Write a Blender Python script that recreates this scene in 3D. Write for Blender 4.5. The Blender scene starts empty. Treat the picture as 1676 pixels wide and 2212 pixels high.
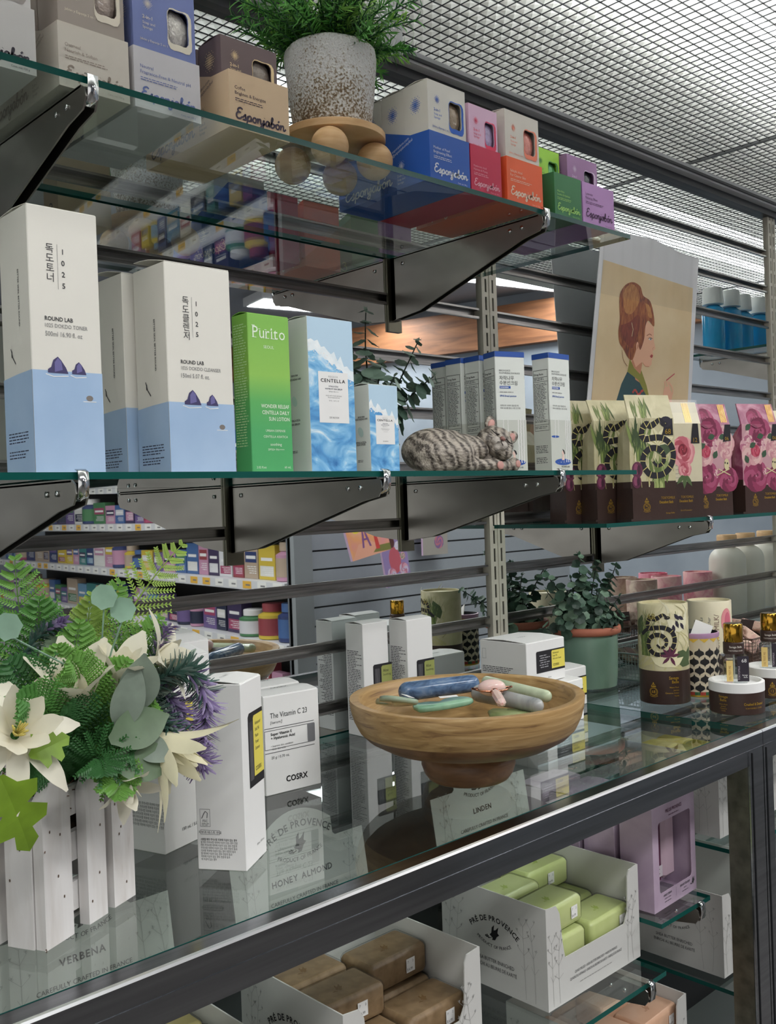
import bpy, bmesh, math, random
from mathutils import Vector, Matrix, noise
from mathutils.geometry import tessellate_polygon
random.seed(7)
S = bpy.context.scene
COL = S.collection
R = math.radians
W = 1.04            # y of the mirrored wall (camera eye is the origin, metres, z = 0 is eye height)
FLOOR = -1.42
CEIL = 1.5
MID, TOP, CNT, LOW, RGT = .035, .365, -.315, -.588, -.040    # heights of the surfaces things stand on

# ---------------- camera ----------------
cam_d = bpy.data.cameras.new('camera'); cam = bpy.data.objects.new('camera', cam_d); COL.objects.link(cam)
cam_d.sensor_fit = 'VERTICAL'; cam_d.sensor_height = 24.0; cam_d.lens = 24.0*2113.8/2212.0
cam_d.clip_start = .02; cam_d.clip_end = 60
rgt = Vector((0.72769964, -0.68498302, -0.03537663)); dwn = Vector((-0.03144181, 0.01820932, -0.9993397)); fwd = Vector((0.6851749, 0.72833144, -0.00828619))
cam.matrix_world = Matrix((( rgt[0], -dwn[0], -fwd[0], 0), (rgt[1], -dwn[1], -fwd[1], 0), (rgt[2], -dwn[2], -fwd[2], 0), (0, 0, 0, 1)))
S.camera = cam

# ---------------- exposure, world ----------------
S.view_settings.view_transform = 'Standard'; S.view_settings.look = 'None'
S.view_settings.gamma = 1.0; S.view_settings.use_curve_mapping = False
S.view_settings.exposure = -0.06
TUBE_POWER, TROFFER_POWER, WORLD = 30.0, 28.0, .95
w = bpy.data.worlds.new('world'); S.world = w; w.use_nodes = True
w.node_tree.nodes['Background'].inputs[0].default_value = (1, .98, .95, 1)
w.node_tree.nodes['Background'].inputs[1].default_value = WORLD

# ---------------- materials ----------------
MATS = {}
def lin(h):
    """'#rrggbb' -> linear rgb"""
    c = [int(h[i:i+2], 16)/255 for i in (1, 3, 5)]
    return tuple(x/12.92 if x <= .04045 else ((x+.055)/1.055)**2.4 for x in c)
def mat(name, col, rough=.6, metal=0, nz=0, nscale=60, bump=0, bscale=200, spec=.4, sss=0, coat=0, emit=0, stretch=None):
    if name in MATS: return MATS[name]
    m = bpy.data.materials.new(name); m.use_nodes = True; nt = m.node_tree; b = nt.nodes['Principled BSDF']
    if isinstance(col, str): col = lin(col)
    b.inputs['Base Color'].default_value = (*col, 1); b.inputs['Roughness'].default_value = rough
    b.inputs['Metallic'].default_value = metal; b.inputs['Specular IOR Level'].default_value = spec
    if coat: b.inputs['Coat Weight'].default_value = coat; b.inputs['Coat Roughness'].default_value = .08
    if sss: b.inputs['Subsurface Weight'].default_value = sss; b.inputs['Subsurface Scale'].default_value = .01
    if emit: b.inputs['Emission Color'].default_value = (*col, 1); b.inputs['Emission Strength'].default_value = emit
    if nz or bump:
        tc = nt.nodes.new('ShaderNodeTexCoord'); mp = nt.nodes.new('ShaderNodeMapping'); nt.links.new(tc.outputs['Object'], mp.inputs[0])
        if stretch: mp.inputs['Scale'].default_value = stretch
        if nz:
            n = nt.nodes.new('ShaderNodeTexNoise'); n.inputs['Scale'].default_value = nscale; n.inputs['Detail'].default_value = 4
            mx = nt.nodes.new('ShaderNodeMix'); mx.data_type = 'RGBA'
            lo = tuple(max(0, c*(1-nz)) for c in col); hi = tuple(min(1, c*(1+nz)) for c in col)
            mx.inputs[6].default_value = (*lo, 1); mx.inputs[7].default_value = (*hi, 1)
            nt.links.new(mp.outputs[0], n.inputs[0]); nt.links.new(n.outputs['Fac'], mx.inputs[0]); nt.links.new(mx.outputs[2], b.inputs['Base Color'])
        if bump:
            n2 = nt.nodes.new('ShaderNodeTexNoise'); n2.inputs['Scale'].default_value = bscale; n2.inputs['Detail'].default_value = 3
            bp = nt.nodes.new('ShaderNodeBump'); bp.inputs['Strength'].default_value = bump; bp.inputs['Distance'].default_value = .002
            nt.links.new(mp.outputs[0], n2.inputs[0]); nt.links.new(n2.outputs['Fac'], bp.inputs['Height']); nt.links.new(bp.outputs[0], b.inputs['Normal'])
    MATS[name] = m; return m
def ink(h, rough=.55):
    return mat('print '+h, h, rough)
def ramp_mat(name, cols, scale=8, detail=5, rough=.5, dist=0, stretch=(1, 1, 1), kind='NOISE', bump=0, spec=.4, metal=0):
    """procedural noise / wave run through a colour ramp [(pos, '#hex')]"""
    if name in MATS: return MATS[name]
    m = bpy.data.materials.new(name); m.use_nodes = True; nt = m.node_tree; b = nt.nodes['Principled BSDF']
    tc = nt.nodes.new('ShaderNodeTexCoord'); mp = nt.nodes.new('ShaderNodeMapping'); mp.inputs['Scale'].default_value = stretch
    nt.links.new(tc.outputs['Object'], mp.inputs[0])
    n = nt.nodes.new('ShaderNodeTexNoise' if kind == 'NOISE' else 'ShaderNodeTexWave'); n.inputs['Scale'].default_value = scale; n.inputs['Detail'].default_value = detail
    if kind == 'NOISE': n.inputs['Distortion'].default_value = dist
    else: n.inputs['Distortion'].default_value = dist
    nt.links.new(mp.outputs[0], n.inputs[0])
    r = nt.nodes.new('ShaderNodeValToRGB'); e = r.color_ramp.elements
    while len(e) < len(cols): e.new(.5)
    for i, (p, c) in enumerate(cols): e[i].position = p; e[i].color = (*lin(c), 1)
    nt.links.new(n.outputs['Fac'], r.inputs[0]); nt.links.new(r.outputs[0], b.inputs['Base Color'])
    b.inputs['Roughness'].default_value = rough; b.inputs['Specular IOR Level'].default_value = spec; b.inputs['Metallic'].default_value = metal
    if bump:
        bp = nt.nodes.new('ShaderNodeBump'); bp.inputs['Strength'].default_value = bump; bp.inputs['Distance'].default_value = .002
        nt.links.new(n.outputs['Fac'], bp.inputs['Height']); nt.links.new(bp.outputs[0], b.inputs['Normal'])
    MATS[name] = m; return m
def glass_mat(name, tint, rough=.0, gloss=1.0, frost=0):
    """thin clear glass: fresnel mix of see-through and mirror reflection"""
    if name in MATS: return MATS[name]
    m = bpy.data.materials.new(name); m.use_nodes = True; nt = m.node_tree; nt.nodes.remove(nt.nodes['Principled BSDF'])
    out = nt.nodes['Material Output']
    geo = nt.nodes.new('ShaderNodeNewGeometry'); mr = nt.nodes.new('ShaderNodeMapRange')
    mr.inputs['To Min'].default_value = 1.5; mr.inputs['To Max'].default_value = 1/1.5
    fr = nt.nodes.new('ShaderNodeFresnel'); tr = nt.nodes.new('ShaderNodeBsdfTransparent'); gl = nt.nodes.new('ShaderNodeBsdfGlossy'); mx = nt.nodes.new('ShaderNodeMixShader')
    tr.inputs[0].default_value = (*tint, 1); gl.inputs['Roughness'].default_value = rough; gl.inputs[0].default_value = (gloss, gloss, gloss, 1)
    nt.links.new(geo.outputs['Backfacing'], mr.inputs['Value']); nt.links.new(mr.outputs[0], fr.inputs['IOR'])
    nt.links.new(fr.outputs[0], mx.inputs[0]); nt.links.new(gl.outputs[0], mx.inputs[2])
    if frost:
        df = nt.nodes.new('ShaderNodeBsdfTranslucent'); df.inputs[0].default_value = (*tint, 1)
        m2 = nt.nodes.new('ShaderNodeMixShader'); m2.inputs[0].default_value = frost
        nt.links.new(tr.outputs[0], m2.inputs[1]); nt.links.new(df.outputs[0], m2.inputs[2]); nt.links.new(m2.outputs[0], mx.inputs[1])
    else: nt.links.new(tr.outputs[0], mx.inputs[1])
    nt.links.new(mx.outputs[0], out.inputs[0]); MATS[name] = m; return m
def leafy(name, col, rough=.45, var=.35):
    """leaf / petal: diffuse plus some light through"""
    if name in MATS: return MATS[name]
    m = mat(name, col, rough, nz=var, nscale=70)
    nt = m.node_tree; b = nt.nodes['Principled BSDF']; out = nt.nodes['Material Output']
    t = nt.nodes.new('ShaderNodeBsdfTranslucent'); t.inputs[0].default_value = (*(lin(col) if isinstance(col, str) else col), 1)
    mx = nt.nodes.new('ShaderNodeMixShader'); mx.inputs[0].default_value = .25
    nt.links.new(b.outputs[0], mx.inputs[1]); nt.links.new(t.outputs[0], mx.inputs[2]); nt.links.new(mx.outputs[0], out.inputs[0])
    return m

STEEL = ramp_mat('brushed steel', [(.3, '#77787a'), (.7, '#a7a8aa')], 14, 3, .3, 0, (1, 8, 8), metal=1)
DKSTEEL = ramp_mat('dark bronze steel', [(.3, '#918d88'), (.7, '#aaa6a0')], 4, 2, .34, 0, (2, 2, 4), metal=1)
EDGEST = mat('painted edge highlight', '#eceded', .28, 1)  # brighter metal colour stands in for the highlight along the rail's front edge
CHROME = mat('chrome', '#d8dadb', .12, 1)
RAILM = ramp_mat('rail aluminium', [(.3, '#6d6c6a'), (.7, '#a09f9c')], 10, 3, .33, 0, (1, 10, 30), metal=1)
MIRROR = mat('mirror silver', (.80, .83, .83), .012, 1)
PUTTY = mat('putty painted steel', '#bdb8aa', .45, nz=.05)
DARK = mat('dark recess', '#15171a', .6)
GLASS = glass_mat('shelf glass', (.93, .975, .955))
GEDGE = mat('green glass edge', (.004, .075, .062), .25, spec=.25)
FILM = glass_mat('clear film', (.98, .98, .98), .25, .32)
WHITE = mat('white card', '#e9e8e6', .55, nz=.015)
BLACK = ink('#1c1b1d')

# ---------------- mesh builder ----------------
class MB:
    def __init__(s): s.v = []; s.f = []; s.m = []; s.ms = []
    def mi(s, m):
        if m is None: return 0
        if m not in s.ms: s.ms.append(m)
        return s.ms.index(m)
    def poly(s, pts, m=None):
        i = len(s.v); s.v += [tuple(p) for p in pts]; s.f.append(tuple(range(i, i+len(pts)))); s.m.append(s.mi(m))
    def add(s, vs, fs, m=None, M=None):
        i = len(s.v); k = s.mi(m)
        s.v += [tuple(M @ Vector(p)) for p in vs] if M is not None else [tuple(p) for p in vs]
        for f in fs: s.f.append(tuple(i+a for a in f)); s.m.append(k)
    def box(s, a, b, m=None, M=None, mside=None):
        x0, y0, z0 = a; x1, y1, z1 = b
        vs = [(x0,y0,z0),(x1,y0,z0),(x1,y1,z0),(x0,y1,z0),(x0,y0,z1),(x1,y0,z1),(x1,y1,z1),(x0,y1,z1)]
        s.add(vs, [(0,3,2,1),(4,5,6,7)], m, M); s.add(vs, [(0,1,5,4),(1,2,6,5),(2,3,7,6),(3,0,4,7)], mside or m, M)
    def cbox(s, a, b, c=.001, m=None, M=None):
        """box with chamfered vertical edges and top/bottom rims"""
        x0, y0, z0 = a; x1, y1, z1 = b
        def ring(z, i):
            return [(x0+c, y0+i, z), (x1-c, y0+i, z), (x1-i, y0+c, z), (x1-i, y1-c, z), (x1-c, y1-i, z), (x0+c, y1-i, z), (x0+i, y1-c, z), (x0+i, y0+c, z)]
        vs = ring(z0, c) + ring(z0+c, 0) + ring(z1-c, 0) + ring(z1, c)
        fs = [tuple(range(7, -1, -1)), tuple(range(24, 32))]
        for k in range(3):
            for j in range(8): n = (j+1) % 8; fs.append((k*8+j, k*8+n, k*8+8+n, k*8+8+j))
        s.add(vs, fs, m, M)
    def rings(s, rs, m=None, cap=True, close=True, M=None, ms=None):
        """loft through rings of equal length"""
        n = len(rs[0]); vs = [p for r in rs for p in r]; i = len(s.v)
        s.v += [tuple(M @ Vector(p)) for p in vs] if M is not None else [tuple(p) for p in vs]
        for k in range(len(rs)-1):
            kk = s.mi(ms[k] if ms else m)
            for j in range(n if close else n-1):
                q = (j+1) % n; s.f.append((i+k*n+j, i+k*n+q, i+(k+1)*n+q, i+(k+1)*n+j)); s.m.append(kk)
        if cap:
            s.f.append(tuple(i+j for j in range(n-1, -1, -1))); s.m.append(s.mi(ms[0] if ms else m))
            s.f.append(tuple(i+(len(rs)-1)*n+j for j in range(n))); s.m.append(s.mi(ms[-1] if ms else m))
    def lathe(s, prof, n=40, m=None, c=(0, 0, 0), cap=True, ms=None, M=None):
        rs = [[(c[0]+r*math.cos(2*math.pi*j/n), c[1]+r*math.sin(2*math.pi*j/n), c[2]+z) for j in range(n)] for r, z in prof]
        s.rings(rs, m, cap, True, M, ms)
    def tube(s, pts, r, n=6, m=None, cap=True, M=None):
        pts = [Vector(p) for p in pts]; rs = []
        up = Vector((0, 0, 1)); prev = None
        for k, p in enumerate(pts):
            d = (pts[min(k+1, len(pts)-1)] - pts[max(k-1, 0)]).normalized()
            if prev is None:
                a = d.cross(up);
                if a.length < .05: a = d.cross(Vector((1, 0, 0)))
            else: a = prev - d*prev.dot(d)
            a.normalize(); prev = a; b = d.cross(a); rr = r[k] if isinstance(r, (list, tuple)) else r
            rs.append([p + a*(rr*math.cos(2*math.pi*j/n)) + b*(rr*math.sin(2*math.pi*j/n)) for j in range(n)])
        s.rings(rs, m, cap, True, M)
    def ball(s, c, r, m=None, n=16, k=10, M=None, sc=(1, 1, 1)):
        rs = []
        for i in range(1, k):
            a = math.pi*i/k; rs.append([(c[0]+r*sc[0]*math.sin(a)*math.cos(2*math.pi*j/n), c[1]+r*sc[1]*math.sin(a)*math.sin(2*math.pi*j/n), c[2]-r*sc[2]*math.cos(a)) for j in range(n)])
        s.rings(rs, m, True, True, M)
    def build(s, name, m=None, parent=None, smooth=False, loc=None, rotz=0):
        me = bpy.data.meshes.new(name); me.from_pydata(s.v, [], s.f)
        for q in ([m] if m is not None and not s.ms else s.ms): me.materials.append(q)
        if s.ms: me.polygons.foreach_set('material_index', s.m)
        if smooth is True: me.polygons.foreach_set('use_smooth', [True]*len(s.f))
        elif smooth: me.polygons.foreach_set('use_smooth', [True]*len(s.f)); me.set_sharp_from_angle(angle=R(smooth))
        me.update()
        o = bpy.data.objects.new(name, me); COL.objects.link(o)
        if parent is not None: o.parent = parent
        if loc is not None: o.location = loc
        o.rotation_euler.z = rotz
        return o
def tag(o, label=None, cat=None, group=None, kind=None):
    if label: o['label'] = label
    if cat: o['category'] = cat
    if group: o['group'] = group
    if kind: o['kind'] = kind
    return o
def thing(name, label, cat, loc=(0, 0, 0), rotz=0, group=None, kind=None):
    o = bpy.data.objects.new(name, None); o.empty_display_size = .02; COL.objects.link(o); o.location = loc; o.rotation_euler.z = rotz
    return tag(o, label, cat, group, kind)
KIDS = {}
def dup(root, loc=None, rotz=None, label=None, group=None):
    r = root.copy(); COL.objects.link(r)
    if loc is not None: r.location = loc
    if rotz is not None: r.rotation_euler.z = rotz
    if label: r['label'] = label
    if group: r['group'] = group
    def rec(a, b):
        for ch in [o for o in COL.objects if o.parent == a]:
            c = ch.copy(); COL.objects.link(c); c.parent = b; rec(ch, c)
    rec(root, r); return r

# ---------------- lettering ----------------
_tc = {}
def text_mesh(s):
    """flat triangulated outline of a string, capital height = 1, starting at x = 0"""
    if s in _tc: return _tc[s]
    cu = bpy.data.curves.new('t', 'FONT'); cu.body = s; cu.size = 1; cu.resolution_u = 2
    ob = bpy.data.objects.new('t', cu); COL.objects.link(ob)
    me = ob.to_mesh(); vs = [(v.co.x/.73, v.co.y/.73) for v in me.vertices]; fs = [tuple(p.vertices) for p in me.polygons]
    ob.to_mesh_clear(); bpy.data.objects.remove(ob); bpy.data.curves.remove(cu)
    x0 = min([v[0] for v in vs] or [0]); wd = max([v[0] for v in vs] or [0]) - x0
    _tc[s] = ([(v[0]-x0, v[1]) for v in vs], fs, wd); return _tc[s]
# hand drawn script: each letter = (advance, [strokes])
SCRIPT = {
 'E': (.95, [[(.85,1.15),(.6,1.3),(.3,1.2),(.2,.98),(.4,.8),(.62,.78)], [(.4,.8),(.12,.6),(.08,.28),(.3,.03),(.62,.06),(.9,.3)]]),
 's': (.62, [[(0,.25),(.28,.55),(.36,.68),(.4,.4),(.38,.12),(.2,0),(.06,.08)], [(.2,0),(.45,.05),(.68,.3)]]),
 'p': (.78, [[(0,.3),(.16,.6),(.1,.1),(.02,-.45)], [(.13,.35),(.34,.62),(.56,.5),(.54,.16),(.3,0),(.12,.1)], [(.45,.04),(.62,.1),(.8,.3)]]),
 'o': (.68, [[(.34,.62),(.12,.5),(.08,.18),(.3,0),(.52,.16),(.5,.48),(.34,.62)], [(.48,.5),(.62,.42),(.74,.5)]]),
 'ó': (.68, [[(.34,.62),(.12,.5),(.08,.18),(.3,0),(.52,.16),(.5,.48),(.34,.62)], [(.48,.5),(.62,.42),(.74,.5)], [(.3,.84),(.5,1.06)]]),
 'n': (.82, [[(0,.5),(.12,.6),(.12,.3),(.08,.02)], [(.1,.3),(.3,.58),(.48,.56),(.5,.25),(.56,.04),(.7,.08),(.86,.3)]]),
 'j': (.4, [[(.02,.4),(.16,.6),(.16,.1),(.06,-.4),(-.16,-.5),(-.28,-.34),(-.05,-.1),(.42,.3)], [(.2,.86),(.22,.9)]]),
 'a': (.76, [[(.5,.55),(.28,.62),(.08,.42),(.1,.1),(.3,.02),(.48,.28),(.52,.6),(.52,.2),(.62,.03),(.8,.3)]]),
 'b': (.74, [[(0,.3),(.24,.8),(.26,1.14),(.14,1.2),(.08,.9),(.1,.1),(.3,0),(.54,.2),(.46,.5),(.2,.46)], [(.48,.44),(.66,.42),(.78,.5)]]),
}
def catmull(pts, k=4):
    if len(pts) < 3: return pts
    out = []; P = [pts[0]] + list(pts) + [pts[-1]]
    for i in range(1, len(P)-2):
        for t in range(k):
            u = t/k; a, b, c, d = P[i-1], P[i], P[i+1], P[i+2]
            out.append(tuple(.5*((2*b[q]) + (-a[q]+c[q])*u + (2*a[q]-5*b[q]+4*c[q]-d[q])*u*u + (-a[q]+3*b[q]-3*c[q]+d[q])*u**3) for q in range(len(b))))
    out.append(tuple(pts[-1])); return out
class Art:
    """printing on a flat face: local mm coordinates u (right), v (up)"""
    def __init__(s, mb, o, U, V, lift=.00025):
        s.mb = mb; s.U = Vector(U); s.V = Vector(V); s.N = s.U.cross(s.V); s.o = Vector(o); s.l = lift; s.k = 0; s.n = 0
    def P(s, u, v): return s.o + s.U*(u*.001) + s.V*(v*.001) + s.N*(s.l + s.k*.00008 + (s.n % 190)*4e-7)
    def poly(s, pts, m, k=None):
        if k is not None: s.k = k
        pts = [tuple(p) for p in pts]; s.n += 1
        if len(pts) > 4:
            tr = tessellate_polygon([[Vector((a, b, 0)) for a, b in pts]])
            fs = []
            for t in tr:
                a, b, c = (pts[i] for i in t)
                cr = (b[0]-a[0])*(c[1]-a[1]) - (b[1]-a[1])*(c[0]-a[0])
                fs.append(t if cr > 0 else t[::-1])
            s.mb.add([s.P(*p) for p in pts], fs, m)
        else: s.mb.poly([s.P(*p) for p in pts], m)
    def rect(s, u, v, w, h, m, k=None): s.poly([(u, v), (u+w, v), (u+w, v+h), (u, v+h)], m, k)
    def frame(s, u, v, w, h, t, m, k=None):
        s.rect(u, v, w, t, m, k); s.rect(u, v+h-t, w, t, m); s.rect(u, v, t, h, m); s.rect(u+w-t, v, t, h, m)
    def rrect(s, u, v, w, h, r, m, k=None):
        pts = []
        for cx, cy, a0 in ((u+w-r, v+r, -90), (u+w-r, v+h-r, 0), (u+r, v+h-r, 90), (u+r, v+r, 180)):
            for t in range(5): a = R(a0+t*22.5); pts.append((cx+r*math.cos(a), cy+r*math.sin(a)))
        s.poly(pts, m, k)
    def ell(s, u, v, a, b, m, n=16, k=None, rot=0):
        c, d = math.cos(rot), math.sin(rot)
        s.poly([(u + a*math.cos(2*math.pi*i/n)*c - b*math.sin(2*math.pi*i/n)*d, v + a*math.cos(2*math.pi*i/n)*d + b*math.sin(2*math.pi*i/n)*c) for i in range(n)], m, k)
    def line(s, pts, wd, m, k=None, taper=False):
        if k is not None: s.k = k
        n = len(pts); L = []; Rr = []; s.n += 1
        for i, p in enumerate(pts):
            a = pts[max(i-1, 0)]; b = pts[min(i+1, n-1)]; dx, dy = b[0]-a[0], b[1]-a[1]; q = math.hypot(dx, dy) or 1
            w2 = (wd[i] if isinstance(wd, (list, tuple)) else wd*(1-i/(n-.9) if taper else 1))/2
            L.append((p[0]-dy/q*w2, p[1]+dx/q*w2)); Rr.append((p[0]+dy/q*w2, p[1]-dx/q*w2))
        vs = [s.P(*p) for p in L] + [s.P(*p) for p in Rr]
        s.mb.add(vs, [(i, n+i, n+i+1, i+1) for i in range(n-1)], m)
    def text(s, t, u, v, h, m, al='l', rot=0, sx=1, k=None, sp=0, bold=0, slant=0):
        if k is not None: s.k = k
        c, d = math.cos(rot), math.sin(rot)
        if sp:
            glyphs = []; x = 0
            for ch in t:
                if ch == ' ': x += .45+sp; continue
                vs, fs, wd = text_mesh(ch); glyphs.append((vs, fs, x)); x += wd + .12 + sp
            tot = x
        else:
            vs, fs, tot = text_mesh(t); glyphs = [(vs, fs, 0)]
        off = {'l': 0, 'c': -tot/2, 'r': -tot}[al]
        for vs, fs, gx in glyphs:
            for bo in ((0, 0), (bold, 0), (0, bold)) if bold else ((0, 0),):
                pts = []; s.n += 1
                for x, y in vs:
                    X = (x+gx+off+bo[0]+slant*y)*h*sx; Y = (y+bo[1])*h; pts.append(s.P(u + X*c - Y*d, v + X*d + Y*c))
                s.mb.add(pts, fs, m)
        return tot*h*sx
    def script(s, t, u, v, h, m, wd=.15, k=None, rot=0):
        """brush lettering, x-height about .62 h"""
        if k is not None: s.k = k
        x = 0; c, d = math.cos(rot), math.sin(rot)
        for ch in t:
            adv, st = SCRIPT[ch]
            for q in st:
                pts = catmull([(a+x, b) for a, b in q], 3)
                pts = [((a+.12*b)*h, b*h) for a, b in pts]
                s.line([(u+a*c-b*d, v+a*d+b*c) for a, b in pts], wd*h, m)
            x += adv
        return x*h
    def micro(s, u, v, w, rows, lh, m, th=.38, seed=1, jag=.3):
        """rows of print too small to read: broken hairlines, v = top"""
        rn = random.Random(seed)
        for r in range(rows):
            x = u; end = u + w*(1 - rn.random()*jag); y = v - r*lh
            while x < end:
                l = min(end-x, lh*rn.uniform(.8, 3.2))
                s.rect(x, y-lh*th, l, lh*th, m); x += l + lh*.45
    def sun(s, u, v, r, m, k=None):
        """burst of dots, big in the middle"""
        if k is not None: s.k = k
        st = r/4.2
        for i in range(-4, 5):
            for j in range(-5, 6):
                dd = math.hypot(i, j*.85)
                if dd > 4.3 or (i+j) % 2 and dd > 3.2: continue
                rr = st*(.62 - .11*dd)
                if rr > .04: s.poly([(u+i*st+rr*math.cos(a*math.pi/3), v+j*st+rr*math.sin(a*math.pi/3)) for a in range(6)], m)
def front(mb, w, d, h, lift=.00025): return Art(mb, (-w/2, -d/2, 0), (1, 0, 0), (0, 0, 1), lift)
def left(mb, w, d, h, lift=.00025): return Art(mb, (-w/2, d/2, 0), (0, -1, 0), (0, 0, 1), lift)
def right_(mb, w, d, h, lift=.00025): return Art(mb, (w/2, -d/2, 0), (0, 1, 0), (0, 0, 1), lift)
def back(mb, w, d, h, lift=.00025): return Art(mb, (w/2, d/2, 0), (-1, 0, 0), (0, 0, 1), lift)
def topf(mb, w, d, h, lift=.00025): return Art(mb, (-w/2, -d/2, h), (1, 0, 0), (0, 1, 0), lift)
# ================= the place =================
# --- store room around the display: seen in the mirrors ---
def struct(name, mb, m=None, loc=None, **k):
    o = mb.build(name, m, **k); o['kind'] = 'structure'; return o
mb = MB(); mb.poly([(-4, -9, FLOOR), (9, -9, FLOOR), (9, 1.3, FLOOR), (-4, 1.3, FLOOR)]); struct('floor', mb, mat('floor vinyl', '#5d5a57', .35, nz=.12, nscale=3))
mb = MB(); mb.poly([(-4, -9, CEIL), (-4, 1.2, CEIL), (9, 1.2, CEIL), (9, -9, CEIL)]); struct('ceiling', mb, mat('ceiling paint', '#9da0a6', .8, nz=.05, nscale=4))
GREYW = ramp_mat('grey blue wall paint', [(.35, '#8f99a4'), (.65, '#a5aeb8')], 2.2, 4, .7)
BROWNB = ramp_mat('brown wood soffit', [(.25, '#5f3d28'), (.5, '#8a5c3d'), (.75, '#a5734e')], 2.4, 6, .5, .8, (1, 1, 9))
a = Vector((4.0, -9.0, 0)); b = Vector((6.6, 1.3, 0)); dn = (b-a).normalized(); nn = Vector((-dn.y, dn.x, 0))
def wallstrip(z0, z1, out):
    q = MB(); p = [a+nn*out, b+nn*out]; q.poly([(p[0].x, p[0].y, z0), (p[1].x, p[1].y, z0), (p[1].x, p[1].y, z1), (p[0].x, p[0].y, z1)])
    if out:
        q.poly([(a.x, a.y, z0), (b.x, b.y, z0), (p[1].x, p[1].y, z0), (p[0].x, p[0].y, z0)]); q.poly([(a.x, a.y, z1), (b.x, b.y, z1), (p[1].x, p[1].y, z1), (p[0].x, p[0].y, z1)])
    return q
struct('wall_right', wallstrip(FLOOR, CEIL, 0), GREYW)
struct('trim_1', wallstrip(1.12, 1.42, .08), BROWNB)
mb = MB(); mb.poly([(-4, -9, FLOOR), (9, -9, FLOOR), (9, -9, CEIL), (-4, -9, CEIL)]); struct('wall_front', mb, GREYW)

# --- ceiling light fixtures of the store ---
TROF = mat('fluorescent lens', (1, 1, 1), .5, emit=TROFFER_POWER)
fr_m = mat('fixture frame', '#d5d7da', .5)
k = 0
for (x, y, rz, lb) in [(4.65, -3.4, .2, 'lit ceiling fixture farthest from the mirror, above the brown soffit'), (5.2, -2.0, .2, 'lit ceiling fixture near the brown soffit, right of the tallest plant stem'),
                   (1.0, -1.0, 0, 'lit ceiling fixture over the aisle behind the viewer'), (2.6, -1.2, 0, 'lit ceiling fixture over the grey slatwall'),
                   (-.6, -1.0, 0, 'lit ceiling fixture to the left behind the viewer'), (1.2, -3.0, 0, 'lit ceiling fixture over the medicine aisle'), (3.4, -.3, 0, 'lit ceiling fixture right of the aisle')]:
    t = thing('ceiling_light', lb, 'ceiling light', (x, y, CEIL), rz, 'store ceiling lights')
    q = MB(); q.box((-.62, -.16, -.06), (-.6, .16, 0)); q.box((.6, -.16, -.06), (.62, .16, 0)); q.box((-.6, -.16, -.06), (.6, -.145, 0)); q.box((-.6, .145, -.06), (.6, .16, 0)); q.build('frame', fr_m, t)
    q = MB(); q.poly([(-.6, -.145, -.05), (-.6, .145, -.05), (.6, .145, -.05), (.6, -.145, -.05)]); q.build('diffuser', TROF, t)

# --- mirrored slatwall ---
ZR = [.547 - .0824*i for i in range(18)]
HR = .0085
wall = tag(bpy.data.objects.new('wall_back', None), kind='structure'); COL.objects.link(wall)
BAYS = [(-1.3, .189), (.217, 1.193), (1.236, 2.206), (2.248, 3.3), (3.35, 4.4)]
for bi, (x0, x1) in enumerate(BAYS):
    zs = [.635] + ZR
    for i in range(len(zs)-1):
        zt = zs[i] - (HR if i else 0); zb = zs[i+1] + HR
        q = MB(); q.box((x0+.004, W, zb), (x1-.004, W+.005, zt)); q.build('mirror_panel', MIRROR, wall)
    for i, z in enumerate(ZR):
        q = MB(); y0, y1 = W-.0025, W+.010
        prof = [(y0, HR), (y0, .0055), (y1-.001, .0055), (y1-.001, -.0045), (y0, -.0045), (y0, -HR), (y1+.004, -HR), (y1+.004, HR)]
        q.rings([[(x, p[0], z+p[1]) for p in prof] for x in (x0, x1)], None, True); q.build('slat_rail', RAILM, wall)
q = MB(); q.box((-1.3, W+.016, FLOOR), (4.4, W+.03, .66)); q.build('backing_board', DARK, wall)
TRIMM = mat('grey aluminium trim', '#b9babd', .4); TRIMD = mat('dark trim', '#3a3b3e', .4)
q = MB(); q.box((-1.3, W-.014, .632), (4.4, W+.016, .646), TRIMD); q.box((-1.3, W-.03, .646), (4.4, W+.016, .664), TRIMM); q.box((-1.3, W-.034, .650), (4.4, W-.03, .655), TRIMD); struct('trim_2', q)

# --- slotted uprights ---
def upright(x, lb):
    t = thing('slotted_upright', lb, 'shelf upright', (x, W, CNT+.0005), 0, 'slotted uprights on the mirrored wall')
    H = .6315-CNT; q = MB(); y0 = -.006
    cols = [-.0085, .0085]; sw = .0042; hw = .0185
    for a0, a1 in ((-hw, cols[0]-sw/2), (cols[0]+sw/2, cols[1]-sw/2), (cols[1]+sw/2, hw)):
        q.box((a0, y0, 0), (a1, y0+.0018, H))
    z = .012
    while z < H-.03:
        for c in cols: q.box((c-sw/2, y0, z+.0215), (c+sw/2, y0+.0018, z+.029))
        z += .029
    q.box((-hw, y0+.0018, 0), (-hw+.002, .014, H)); q.box((hw-.002, y0+.0018, 0), (hw, .014, H)); q.box((-.001, y0-.0012, 0), (.001, y0, H))
    q.build('channel', PUTTY, t)
    q = MB(); q.box((-hw+.002, .004, 0), (hw-.002, .006, H)); q.build('channel_back', DARK, t)
upright(1.2145, 'putty coloured slotted upright in the middle of the mirrored wall')
upright(2.227, 'putty coloured slotted upright at the right edge of the picture')
upright(.203, 'putty coloured slotted upright behind the tall white box, left of the picture')

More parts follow.
